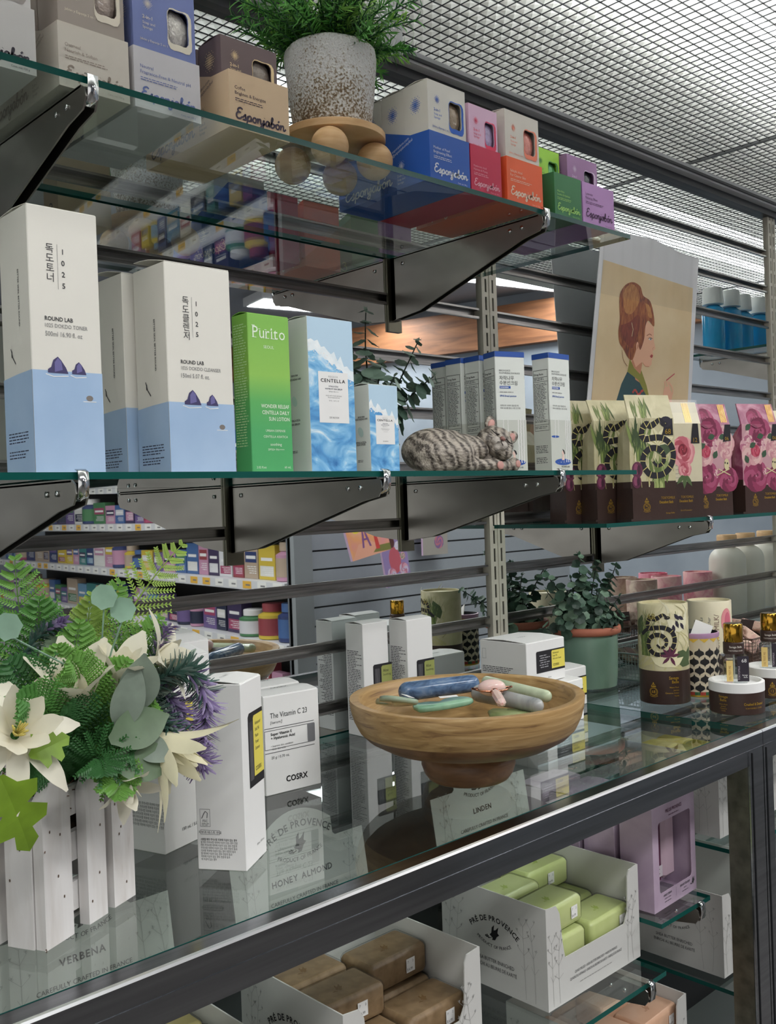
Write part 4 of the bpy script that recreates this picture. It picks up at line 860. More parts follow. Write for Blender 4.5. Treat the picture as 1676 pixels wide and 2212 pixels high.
for sx in (-1, 1):
    q = MB(); q.tube([(sx*.0055, -.0215, .0030), (sx*.0085, -.0222, .0012), (sx*.0125, -.0208, .0012), (sx*.0165, -.0175, .0040)], .00075, 6); q.build('closed_eye', DKL, hd, True)
    q = MB(); q.ball((sx*.0165, -.0016, .0205), 1, PINK, 14, 8, None, (.0045, .0018, .0066)); q.build('inner_ear', None, hd, True)
    for k in range(3): 
        q = MB(); q.tube([(sx*.008, -.0255, -.007+k*.0016), (sx*.018, -.0235, -.008+k*.004)], .00022, 4); q.build('whisker', ink('#d8d2ca'), hd)
q = MB(); q.tube([(-.0045, -.0262, -.0105), (0, -.0272, -.0082), (.0045, -.0262, -.0105)], .0005, 6); q.tube([(0, -.0272, -.0082), (0, -.0268, -.0040)], .0005, 6); q.build('mouth', DKL, hd, True)
for c, rr in (((.028, -.0358, .0085), (.0062, .002, .0055)), ((.083, -.0195, .0115), (.005, .0016, .0050))):
    q = MB(); q.ball(c, 1, PINK, 14, 8, None, rr); q.build('pink_pad', None, t, True)

# --- wooden pedestal bowl with massage stones ---
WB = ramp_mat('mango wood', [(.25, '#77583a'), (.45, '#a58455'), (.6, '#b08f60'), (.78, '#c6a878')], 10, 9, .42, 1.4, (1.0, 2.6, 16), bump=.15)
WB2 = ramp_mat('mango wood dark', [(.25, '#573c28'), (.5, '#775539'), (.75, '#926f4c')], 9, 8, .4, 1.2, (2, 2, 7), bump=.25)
t = thing('pedestal_bowl', 'round wooden pedestal bowl holding polished stones', 'bowl', (.821, .754, CNT))
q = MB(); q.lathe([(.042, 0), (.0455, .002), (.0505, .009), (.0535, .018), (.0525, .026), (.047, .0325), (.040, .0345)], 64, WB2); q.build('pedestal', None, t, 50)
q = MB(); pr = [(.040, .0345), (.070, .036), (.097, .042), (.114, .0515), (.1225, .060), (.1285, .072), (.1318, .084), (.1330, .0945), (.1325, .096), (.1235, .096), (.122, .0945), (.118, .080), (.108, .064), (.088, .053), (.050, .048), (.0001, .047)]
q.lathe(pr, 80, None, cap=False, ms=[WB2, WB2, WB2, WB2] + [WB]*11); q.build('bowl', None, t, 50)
def stone(pts): return ramp_mat(pts[0], pts[1], *pts[2:])
def capsule(name, label, a, b, r, m, r2=None, flat=0):
    a = Vector(a); b = Vector(b); d = (b-a).normalized(); L_ = (b-a).length; r2 = r2 or r
    t = MB(); pts = []; rr = []
    for i in range(7): k = math.pi/2*i/6; pts.append(a + d*(r*(1-math.cos(k)))); rr.append(max(r*math.sin(k), .0004))
    for i in range(6, -1, -1): k = math.pi/2*i/6; pts.append(b - d*(r2*(1-math.cos(k)))); rr.append(max(r2*math.sin(k), .0004))
    t.tube(pts, rr, 24, m); o = t.build(name, None, None, True); tag(o, label, 'massage stone', 'polished stones in the bowl'); return o
BLU = ramp_mat('blue aventurine', [(.3, '#3b4f6b'), (.5, '#5b7496'), (.75, '#8a9bb0')], 40, 6, .12, .8, (1, 3, 3)); PLG = ramp_mat('pale jade', [(.3, '#a9b695'), (.6, '#c3cdb0')], 40, 4, .15)
GRY = ramp_mat('howlite grey', [(.28, '#3a3d3e'), (.38, '#8d9090'), (.7, '#b3b4b1')], 34, 6, .15, 1.0); ROS = mat('rose quartz', '#dfc3bc', .12, nz=.06, sss=.3); RG = mat('rose gold', '#c98a72', .2, 1)
SGE = mat('sage jade slab', '#8fa08c', .12, nz=.08, sss=.2); AVG = ramp_mat('green aventurine', [(.3, '#6f9a80'), (.7, '#93b99c')], 50, 4, .12)
capsule('massage_wand', 'long blue stone wand lying across the wooden bowl', (.795, .838, -.2235), (.884, .790, -.2195), .0115, BLU, .0105)
capsule('massage_wand', 'pale green stone wand at the right side of the wooden bowl', (.903, .800, -.2215), (.893, .690, -.2270), .0072, PLG)
capsule('massage_wand', 'grey marbled stone wand beneath the rose quartz roller', (.868, .785, -.228), (.865, .680, -.232), .0105, GRY, .0085)
t = thing('facial_roller', 'rose quartz roller with a rose gold frame on top of the stones', 'facial roller', (.852, .742, -.2155), R(-38))
q = MB(); q.ball((0, 0, 0), 1, None, 24, 14, None, (.0165, .0098, .0098)); q.build('roller_head', ROS, t, True)
q = MB(); q.tube([(-.024, 0, 0), (.024, 0, 0)], .0011, 8); q.tube([(-.0225, 0, 0), (-.014, -.012, -.001), (0, -.0155, -.002)], .0013, 8); q.tube([(.0225, 0, 0), (.014, -.012, -.001), (0, -.0155, -.002)], .0013, 8); q.ball((0, -.017, -.002), .0048, None, 12, 8); q.build('wire_frame', RG, t, True)
q = MB(); q.tube([(0, -.018, -.002), (0, -.030, -.0035), (0, -.052, -.007), (0, -.056, -.008)], [.0042, .0058, .0055, .002], 8); q.build('handle', ROS, t, False)
def slab(name, label, outline, loc, rot, m, th=.006):
    q = MB(); P3 = [Vector((a*.001, b*.001, 0)) for a, b in catmull(outline+outline[:1], 3)[:-1]]; n = len(P3); c = sum(P3, Vector())/n
    rs = [[c+(p-c)*s+Vector((0, 0, z)) for p in P3] for s, z in ((.93, -th/2), (.98, -th/3), (1, 0), (.98, th/3), (.93, th/2))]
    q.rings(rs); o = q.build(name, m, None, True); o.location = loc; o.rotation_euler = rot; tag(o, label, 'massage stone', 'polished stones in the bowl'); return o
slab('gua_sha_stone', 'large notched sage gua sha slab leaning on the left rim of the bowl', [(-38, -16), (-10, -19), (30, -17), (38, -6), (30, 8), (10, 10), (2, 2), (-6, 10), (-8, 19), (-30, 20), (-40, 6)], (.748, .800, -.2215), (R(14), R(12), R(70)), SGE)
slab('gua_sha_stone', 'green gua sha stone lying below the blue wand', [(-30, -9), (0, -13), (32, -10), (36, 0), (26, 9), (8, 10), (-2, 3), (-14, 9), (-32, 8)], (.795, .768, -.2285), (R(5), R(-4), R(-28)), AVG)
slab('gua_sha_stone', 'olive green stone slab beneath the pink roller handle', [(-30, -12), (20, -14), (34, 0), (20, 12), (-28, 12)], (.850, .705, -.241), (R(4), R(3), R(-45)), ramp_mat('olive stone', [(.3, '#6b7a4c'), (.7, '#a3aa7c')], 30, 4, .2))
slab('gua_sha_stone', 'white price tagged green stone at the bottom of the bowl', [(-26, -12), (20, -12), (30, 0), (20, 12), (-26, 12)], (.80, .72, -.257), (R(0), R(0), R(10)), AVG)
for (x, y, z, rz, rx, lb) in ((.757, .783, -.2150, R(70), R(14), 'white price sticker on the sage slab'), (.815, .776, -.2240, R(-28), R(5), 'white price sticker on the green stone')):
    q = MB(); q.cbox((-.011, -.0035, 0), (.011, .0035, .0003), .0001, WHITE); o = q.build('price_sticker'); o.location = (x, y, z); o.rotation_euler = (rx, 0, rz); tag(o, lb, 'price sticker')

# --- art on cylinders ---
class Cyl(Art):
    def __init__(s, mb, r, a0=-math.pi/2, lift=.0003, c=(0, 0, 0)):
        s.mb = _Sub(s, mb); s.r = r; s.a0 = a0; s.l = lift; s.k = 0; s.n = 0; s.c = Vector(c); s.real = mb
    def P(s, u, v): return (u, v, s.k + (s.n % 190)*.005)
    def W(s, p):
        a = s.a0 + p[0]*.001/s.r; r = s.r + s.l + p[2]*.00008
        return (s.c[0]+r*math.cos(a), s.c[1]+r*math.sin(a), s.c[2]+p[1]*.001)
class _Sub:
    def __init__(s, cyl, mb): s.c = cyl; s.mb = mb
    def tri(s, a, b, c, m, d=0):
        e = [(abs(a[0]-b[0]), 0), (abs(b[0]-c[0]), 1), (abs(c[0]-a[0]), 2)]; mx, i = max(e)
        if mx > 5 and d < 9:
            if i == 0: q = tuple((a[k]+b[k])/2 for k in range(3)); s.tri(a, q, c, m, d+1); s.tri(q, b, c, m, d+1)
            elif i == 1: q = tuple((b[k]+c[k])/2 for k in range(3)); s.tri(a, b, q, m, d+1); s.tri(a, q, c, m, d+1)
            else: q = tuple((c[k]+a[k])/2 for k in range(3)); s.tri(a, b, q, m, d+1); s.tri(q, b, c, m, d+1)
        else: s.mb.poly([s.c.W(p) for p in (a, b, c)], m)
    def poly(s, pts, m=None):
        for i in range(1, len(pts)-1): s.tri(pts[0], pts[i], pts[i+1], m)
    def add(s, vs, fs, m=None, M=None):
        for f in fs:
            for i in range(1, len(f)-1): s.tri(vs[f[0]], vs[f[i]], vs[f[i+1]], m)

# printed motifs
SNK = ink('#1d1c22'); SNB = ink('#cdbf74'); LGREEN = ink('#5f7138'); LGREEN2 = ink('#8a9a55'); GOLD = mat('gold foil print', '#c9a23c', .3, .6); BROWN = ink('#33231f'); PLUM = ink('#5a2740'); BONE = ink('#c9bd94')
def snake(A, u, v, s, k=2):
    pts = [(22, 40), (17, 44), (12, 41), (6, 38), (2, 40), (-2, 37), (-4, 30), (0, 26), (8, 27), (18, 27), (27, 22), (31, 13), (29, 3), (22, -5), (12, -8), (3, -6), (-3, 2), (-2, 11), (5, 17), (14, 17), (20, 11), (19, 4), (13, 1), (8, 5)]
    P = catmull(pts, 5); P = [(u+a*s, v+b*s) for a, b in P]; n = len(P)
    wd = [s*(2.2+3.6*min(1, i/12, (n-i)/22)) for i in range(n)]; A.line(P, wd, SNK, k)
    for i in range(6, n-4, 4):
        dx, dy = P[i+1][0]-P[i-1][0], P[i+1][1]-P[i-1][1]; L_ = math.hypot(dx, dy) or 1; h = wd[i]*.5
        A.line([(P[i][0]-dy/L_*h, P[i][1]+dx/L_*h), (P[i][0]+dy/L_*h, P[i][1]-dx/L_*h)], s*.7, SNB, k+1)
    A.ell(P[0][0], P[0][1], 3.6*s, 2.3*s, SNK, k=k+1); A.ell(P[0][0]+s, P[0][1]+.5*s, .5*s, .5*s, SNB, 6, k=k+2)
def blades(A, u, v, h, n, rn, cols, k=1, spread=12, wd=2.2):
    for i in range(n):
        x = u+rn.uniform(-spread, spread)*.3; dx = rn.uniform(-spread, spread); hh = h*rn.uniform(.6, 1)
        A.line(catmull([(x, v), (x+dx*.2, v+hh*.5), (x+dx, v+hh)], 4), wd*rn.uniform(.6, 1.2), rn.choice(cols), k, True)
def bloom(A, u, v, r, cols, rn, k=2, n=5):
    for ring in range(n):
        f = 1-ring/n; c = cols[ring % len(cols)]; cnt = 7 if ring < 3 else 5
        for j in range(cnt):
            a = 2*math.pi*j/cnt + ring*.5 + rn.uniform(-.15, .15); rr = r*f
            A.ell(u+rr*.55*math.cos(a), v+rr*.55*math.sin(a), rr*.5, rr*.36, cols[(ring+j) % len(cols)] if j % 3 else c, 10, k=k+ring, rot=a+math.pi/2)
def crest(A, u, v, s, m, k=2, num=None):
    n = 20; A.k = k
    for r in (7*s, 5.6*s): A.line([(u+r*math.cos(2*math.pi*i/n), v+r*math.sin(2*math.pi*i/n)) for i in range(n+1)], .55*s, m)
    if num: A.text(num, u, v-2.4*s, 5*s, m, 'c')
    else: A.line(catmull([(u-3*s, v-3*s), (u+2*s, v-3*s), (u+3*s, v), (u-1*s, v+1*s), (u-2*s, v+3*s), (u+3*s, v+3*s)], 3), .8*s, m)
    A.poly([(u-4*s, v+8*s), (u+4*s, v+8*s), (u+4.6*s, v+9.4*s), (u-4.6*s, v+9.4*s)], m)
    for dx in (-3, 0, 3): A.line([(u+dx*s, v+9.4*s), (u+dx*.8*s, v+12*s), (u, v+13.6*s)], .7*s, m)
    A.ell(u, v+14.6*s, 1.1*s, 1.1*s, m, 8); A.line([(u-5*s, v-5*s), (u-7*s, v-7*s), (u-3*s, v-8.5*s), (u+3*s, v-8.5*s), (u+7*s, v-7*s), (u+5*s, v-5*s)], .6*s, m)
def leafp(A, u, v, L_, wd, a, m, k=1):
    c, s = math.cos(a), math.sin(a); A.poly([(u+x*L_*c-y*wd*s, v+x*L_*s+y*wd*c) for x, y in ((0, 0), (.3, .42), (.6, .45), (1, 0), (.6, -.45), (.3, -.42))], m, k)

# --- stand-up flowered bags ---
def bag(label, loc, rz, w, h, base, art, film=False, tilt=18, d=.040, group='flowered pouch bags'):
    t = thing('pouch_bag', label, 'pouch bag', loc, rz, group); hf = h*.80; q = MB(); rs = []
    for z, x, y0, y1 in ((0, w/2, -d/2, d/2), (.004, w/2, -d/2, d/2), (h*.30, w/2-.001, -d/2, d*.46), (h*.66, w/2-.001, -d/2, d*.28), (hf, w/2-.002, -d/2, -d/2+.004)):
        rs.append([(-x, y0, z), (x, y0, z), (x+.0015, (y0+y1)/2, z), (x, y1, z), (-x, y1, z), (-x-.0015, (y0+y1)/2, z)])
    hz = h*.20; ty = math.sin(R(tilt))*hz; tz = math.cos(R(tilt))*hz; y0 = -d/2+ty
    rs.append([(-w/2+.002, y0, hf+tz), (w/2-.002, y0, hf+tz), (w/2-.002, y0+.001, hf+tz), (w/2-.002, y0+.002, hf+tz), (-w/2+.002, y0+.002, hf+tz), (-w/2+.002, y0+.001, hf+tz)])
    q.rings(rs, base[1], ms=[base[0], base[0], base[1], base[1], base[1]]); q.build('pouch', None, t)
    q = MB(); F = Art(q, (-w/2+.002, -d/2, .002), (1, 0, 0), (0, 0, 1), .0003); ca, sa = math.cos(R(tilt)), math.sin(R(tilt))
    G = Art(q, (-w/2+.003, -d/2, hf), (1, 0, 0), (0, sa, ca), .0003); Lf = Art(q, (-w/2-.0012, d*.3, .002), (0, -1, 0), (0, 0, 1), .0006)
    art(F, G, Lf, (w-.004)*1000, (hf-.002)*1000, hz*1000); q.build('printing', None, t)
    if film:
        q = MB(); e = .0025; rs2 = [[(p[0]*1.04, p[1]+(-e if p[1] < 0 else e), max(.001, p[2])+(.004 if i == 5 else 0)) for p in r] for i, r in enumerate(rs)]; q.rings(rs2); q.build('clear_wrap', FILM, t)
    return t
SN_B = ramp_mat('cream botanical print', [(.35, '#b5ad88'), (.65, '#cbc3a0')], 25, 4, .4, 1); BR_B = mat('brown pouch', '#3b2a25', .4, bump=.3, bscale=60)
def a_snake(F, G, L, w, h, hz):
    rn = random.Random(8); F.rect(0, 0, w, h*.30, BR_B, 0); b = h*.30
    for i in range(34): x_ = w*rn.random(); F.line(catmull([(x_, b+rn.random()*60), (x_+rn.uniform(-8, 8), b+40+rn.random()*40), (min(w, max(0, x_+rn.uniform(-20, 20))), h-rn.random()*20)], 4), rn.uniform(.5, 4), ink(rn.choice(['#a89f70', '#c3bb92', '#b3ab78', '#d3ccaa'])), 1, True)
    blades(F, w*.62, b, 60, 26, rn, [LGREEN, LGREEN2, ink('#a5ad70')], 1, 34, 3); blades(F, w*.22, b+44, h-b-40, 44, rn, [LGREEN, ink('#3e5230'), LGREEN2], 1, 22, 2.6)
    for i in range(16): leafp(F, w*rn.uniform(.02, .45), b+rn.uniform(40, 75), rn.uniform(30, 48), rn.uniform(4, 9), rn.uniform(1.2, 1.9), ink(rn.choice(['#46572f', '#5f7138', '#39492b', '#78874a'])), 1)
    for i in range(12): leafp(F, w*rn.uniform(.45, .9), b+rn.uniform(2, 20), rn.uniform(26, 44), rn.uniform(4, 8), rn.uniform(1.1, 2.0), ink(rn.choice(['#6f7f45', '#8a9560', '#5d6e3a'])), 1)
    for a in (.4, 1.1, 1.9, 2.6): leafp(F, w*.62, h-44, 34, 15, a, ink('#d9d2ae'), 1); leafp(F, w*.62, h-44, 30, 3, a, ink('#b3a978'), 1)
    leafp(F, w*.55, b+60, 36, 20, .1, ink('#45553a'), 1); snake(F, w*.34, b+34, 1.75, 3)
    for (x, y, r) in ((w*.14, b+30, 13), (w*.12, b+11, 11)): F.ell(x, y, r*.8, r, PLUM, k=3); F.ell(x-2, y+1, r*.35, r*.7, ink('#81405c'), k=4); F.ell(x+3, y, r*.25, r*.6, ink('#3d1a2c'), k=4)
    F.poly([(w*.72, h-28), (w*.98, h-28), (w*.97, h), (w*.80, h-6)], SNK, 2); F.ell(w*.82, h-6, 12, 9, ink('#2b2834'), k=2); F.text('68', w*.86, h-26, 9, GOLD, 'c', k=6)
    crest(F, w*.33, 18, .95, GOLD, 2); F.text('TOKYOMILK', w*.66, 30, 4.4, GOLD, k=2, sx=.8); F.text('Decadent Bath', w*.62, 23, 4.6, GOLD, k=2, sx=.72, bold=.05); F.text('Savage Belle', w*.76, 6, 2.6, GOLD, k=2)
    for i in range(9): leafp(G, w*rn.uniform(.05, .55), 0, hz*rn.uniform(.7, .95), rn.uniform(3, 6), rn.uniform(1.2, 1.9), ink(rn.choice(['#6b7a45', '#8d9560', '#4f5f38'])), 1)
    blades(G, w*.3, 0, hz*.9, 12, rn, [LGREEN2, LGREEN], 1, 14, 1.4); L.rect(0, 0, 40, h*.30, BR_B, 0)
RO_B = ramp_mat('rose print', [(.3, '#6f2a48'), (.5, '#934a68'), (.7, '#b57f90')], 30, 5, .35, 1)
def a_rose(F, G, L, w, h, hz):
    rn = random.Random(5); F.rect(0, 0, w, h*.30, BR_B, 0); b = h*.30; F.rect(0, b, w, h-b, ink('#b98e95'), 0); [bloom(F, w*rn.uniform(.1, .9), b+(h-b)*rn.uniform(.1, .9), rn.uniform(14, 22), [ink('#c79aa0'), ink('#a9657c'), ink('#d2b0ae')], rn, 0, 3) for _ in range(9)]
    mg = [ink('#8c3455'), ink('#a04a6a'), ink('#732845')]; pk = [ink('#c9979a'), ink('#d3adaa'), ink('#bb838b')]; rd = [ink('#a5344c'), ink('#bb5266')]
    bloom(F, w*.36, b+17, 34, mg, rn, 1); bloom(F, w*.92, b+12, 26, mg, rn, 1); bloom(F, w*.85, h-34, 26, pk, rn, 1)
    bloom(F, w*.28, b+58, 30, pk, rn, 1); bloom(F, w*.36, b+64, 13, rd, rn, 6, 3); bloom(F, w*.88, b+62, 16, pk, rn, 1); bloom(F, w*.5, h-14, 30, mg, rn, 1)
    for x, y, a in ((.15, .36, 2), (.2, .62, .5), (.7, .78, .3), (.6, .82, 3.4), (.1, .9, .8), (.55, .45, 1)): leafp(F, w*x, b+(h-b)*y, 17, 12, a, ink('#37513b'), 7)
    F.ell(w*.88, b+40, 6, 11, BONE, k=8); F.ell(w*.9, b+42, 1.6, 2, SNK, 8, k=9); F.ell(w*.84, b+43, 1.4, 2, SNK, 8, k=9)
    F.line([(w*.62, b+20), (w*.95, b+32)], 1.8, BONE, 8); F.line([(w*.66, b+32), (w*.97, b+20)], 1.8, BONE, 8)
    F.poly([(w*.80, h-32), (w, h-30), (w, h), (w*.86, h)], SNK, 10); F.text('06', w*.9, h-29, 7, GOLD, 'c', k=11)
    crest(F, w*.32, 18, .95, GOLD, 2); F.text('TOKYOMILK', w*.60, 30, 4.4, GOLD, k=2, sx=.8); F.text('Decadent Bath', w*.58, 23, 4.4, GOLD, k=2, sx=.72, bold=.05)
    bloom(G, w*.4, 12, 22, mg, rn, 1); L.rect(0, 0, 40, h*.30, BR_B, 0)
    for i in range(5): G.rect(w*.78+i*3, 4, 1, hz-6, GOLD, 8)
def a_peony(F, G, L, w, h, hz):
    rn = random.Random(2); F.rect(0, 0, w, h*.30, BR_B, 0); b = h*.30
    pk = [ink('#d98b92'), ink('#e5a5a6'), ink('#c66b78'), ink('#b5525f')]
    for i in range(5): F.line(catmull([(w*.1, b+8+i*7), (w*.4, b+11+i*7), (w*.5, b+7+i*7)], 3), .5, INK2, 1)
    bloom(F, w*.5, b+62, 30, pk, rn, 1, 6); bloom(F, w*.55, b+32, 16, pk, rn, 1); bloom(F, w*.5, b+66, 11, [ink('#7d2433'), ink('#a33a48')], rn, 8, 3)
    for a in (3.9, 4.6, 5.3): leafp(F, w*.55, b+24, 26, 9, a, ink('#55693f'), 1)
    F.poly([(w*.72, h-34), (w*.95, h-34), (w*.92, h), (w*.78, h)], SNK, 9); F.text('12', w*.84, h-32, 8, GOLD, 'c', k=10)
    for i in range(5): G.rect(w*.6+i*3, 2, 1.2, hz-4, GOLD, 2)
    G.text('milk', 12, 12, 6, INK2, k=2, slant=.3); F.text('TOKYOMILK', w*.42, 30, 4.4, GOLD, k=2, sx=.8); F.text('Decadent Bath', w*.38, 23, 4.6, GOLD, k=2, sx=.76, bold=.05); F.text('Gin & Rosewater', w*.4, 8, 2.6, GOLD, k=2); L.rect(0, 0, 40, h*.30, BR_B, 0)
bag('cream snake print pouch standing frontmost in its file on the right shelf', (1.412, .880, RGT), R(-22), .090, .205, (BR_B, SN_B), a_snake)
bag('cream snake print pouch second in its file, right behind the frontmost', (1.395, .938, RGT), R(-20), .090, .205, (BR_B, SN_B), a_snake, tilt=28)
bag('cream snake print pouch rearmost in its file, nearest the mirror', (1.376, .990, RGT), R(-16), .090, .203, (BR_B, SN_B), a_snake, tilt=10)
bag('pouch with one large pink peony in shiny clear wrap', (1.530, .895, RGT), R(-20), .086, .200, (BR_B, mat('cream letter print', '#d6cdb0', .4, nz=.05)), a_peony, film=True)
bag('pink rose print pouch right of the peony pouch', (1.665, .915, RGT), R(-20), .096, .205, (BR_B, RO_B), a_rose)
bag('pink rose print pouch with number tag at the right edge', (1.775, .875, RGT), R(-20), .090, .206, (BR_B, RO_B), a_rose)
bag('pink rose print pouch rearmost behind the peony pouch', (1.625, .985, RGT), R(-10), .090, .200, (BR_B, RO_B), a_rose)
bag('pale pouch cut off by the right edge of the picture', (1.915, .890, RGT), R(-20), .095, .200, (BR_B, mat('cream letter print', '#d6cdb0', .4, nz=.05)), a_peony)

# --- portrait poster ---
t = thing('portrait_poster', 'large poster of a red haired woman with beehive hair in profile', 'poster', (1.472, .9885, .417))
q = MB(); V_ = Vector((0, -.1, 1)); V_.normalize(); sh = [(-8, 62), (60, 56), (160, 60), (250, 50), (324, 48), (326, -224), (318, -455), (-45, -455), (-27, -242)]
q.rings([[Vector((a*.001, 0, 0))+V_*(b*.001)+Vector((0, o_, 0)) for a, b in sh] for o_ in (0, .0012)]); q.build('sheet', mat('poster white', '#dddde0', .4), t)
q = MB(); A = Art(q, (0, 0, 0), (1, 0, 0), V_, .0004)
TAN = ramp_mat('parchment print', [(.3, '#d6bb8e'), (.7, '#e3cda6')], 9, 4, .35); H1 = ramp_mat('auburn print', [(.3, '#5f2c1c'), (.5, '#8f4a25'), (.75, '#b3703a')], 30, 6, .4, 1.5, (4, 1, 1)); H2 = ramp_mat('dark auburn print', [(.3, '#6a2a1e'), (.7, '#8c4028')], 34, 6, .4, 1.5, (4, 1, 1)); H3 = ramp_mat('copper print', [(.3, '#9a5a2a'), (.7, '#c48a4c')], 40, 5, .4, 1.5, (4, 1, 1)); SK = ink('#e6b394'); SK2 = ink('#c98a6a'); OLV = ink('#8c8a3c'); TEAL = ink('#2f4f55')
A.poly([(0, 0), (308, -12), (313, -225), (312, -440), (-28, -440), (-15, -241)], TAN, 0)
A.poly([(76, -213), (93, -190), (131, -203), (160, -222), (178, -250), (190, -440), (20, -440), (60, -250)], TEAL, 1)
A.poly([(112, -145), (141, -171), (138, -187), (158, -214), (121, -203), (105, -173)], SK2, 2)
A.poly([(99, -166), (93, -190), (131, -203), (149, -220), (171, -240), (180, -250), (160, -212), (139, -184), (136, -192), (115, -182)], OLV, 3)
A.poly([(149, -92), (174, -101), (175, -118), (178, -129), (184, -141), (177, -144), (174, -146), (177, -152), (174, -156), (176, -160), (173, -164), (173, -171), (164, -177), (150, -175), (141, -168), (120, -180), (108, -165), (111, -140), (130, -129), (142, -110)], SK, 4)
A.poly(catmull([(57, -79), (56, -54), (72, -35), (97, -27), (121, -32), (132, -47), (157, -55), (172, -81), (174, -100), (154, -91), (145, -102), (143, -125), (132, -147), (122, -140), (109, -166), (94, -165), (76, -150), (62, -139), (57, -118), (60, -100), (57, -79)], 4)[:-1], H1, 5)
[A.poly(catmull(z_+z_[:1], 4)[:-1], m_, 6) for z_, m_ in (([(66, -52), (76, -38), (97, -31), (116, -42), (118, -62), (97, -84), (74, -82)], H3), ([(64, -108), (90, -100), (118, -84), (127, -98), (118, -125), (104, -146), (82, -138), (68, -124)], H2), ([(140, -60), (155, -64), (166, -84), (152, -82)], H3))]
A.line([(121, -80), (112, -110), (108, -160)], 1.2, H1, 7); A.line(catmull([(72, -152), (78, -170), (92, -180)], 3), 1, H1, 7); A.ell(121, -141, 4.2, 8, SK, k=7); A.ell(122, -142, 2, 4.5, SK2, k=8)
A.line([(151, -119), (160, -115), (168, -117)], 1.4, H1, 7); A.poly([(157, -125), (163, -122), (170, -124), (164, -127)], WHITE, 7); A.ell(165, -124.3, 1.8, 1.8, SNK, 8, k=8); A.line([(156, -124), (163, -121.5), (171, -123)], .9, SNK, 8); A.poly([(165, -156), (171, -152), (176, -154), (174, -158), (170, -159)], ink('#a9433d'), 7); A.line([(178, -138), (172, -142), (176, -144)], .9, SK2, 7); A.line([(141, -170), (152, -176), (164, -176)], 1.4, SK2, 7)
A.line([(98, -100), (104, -112), (101, -125)], 1.6, BONE, 8)
for s in ((.0, 222, -200), (.1, 229, -199), (.2, 236, -200)): A.line(catmull([(s[1], s[2]), (s[1]+6+s[0]*60, s[2]-14), (s[1]+12, s[2]-34)], 3), 4, SK, 5)
A.poly([(222, -212), (238, -208), (252, -222), (252, -250), (216, -245)], SK, 4); A.line([(228, -198), (257, -183)], 2.2, ink('#c2545c'), 7)
for i in range(9): a = i*.7; A.ell(115+i*4, -226+4*math.sin(i), 3.2, 2.6, ink('#b34a44'), 8, k=5)
q.build('portrait_print', None, t)
q = MB(); A = Art(q, (0, 0, 0), (1, 0, 0), V_, .003); rn = random.Random(3)
pts = [(u, 62-.035*u) for u in range(-8, 326, 12)]
top_ = [Vector((u*.001, -.004+.004*math.sin(u*.13), 0))+V_*((v+4*math.sin(u*.09)+rn.uniform(-3, 4))*.001) for u, v in pts]; bot = [Vector((u*.001, -.003, 0))+V_*((-60)*.001) for u, v in pts]; mid_ = [Vector((u*.001, -.0035+.003*math.sin(u*.21+1), 0))+V_*((v-18)*.001) for u, v in pts]
n = len(pts); q.add(top_+mid_+bot, [(i, n+i, n+i+1, i+1) for i in range(n-1)] + [(n+i, 2*n+i, 2*n+i+1, n+i+1) for i in range(n-1)]); q.build('plastic_sleeve', FILM, t, True)
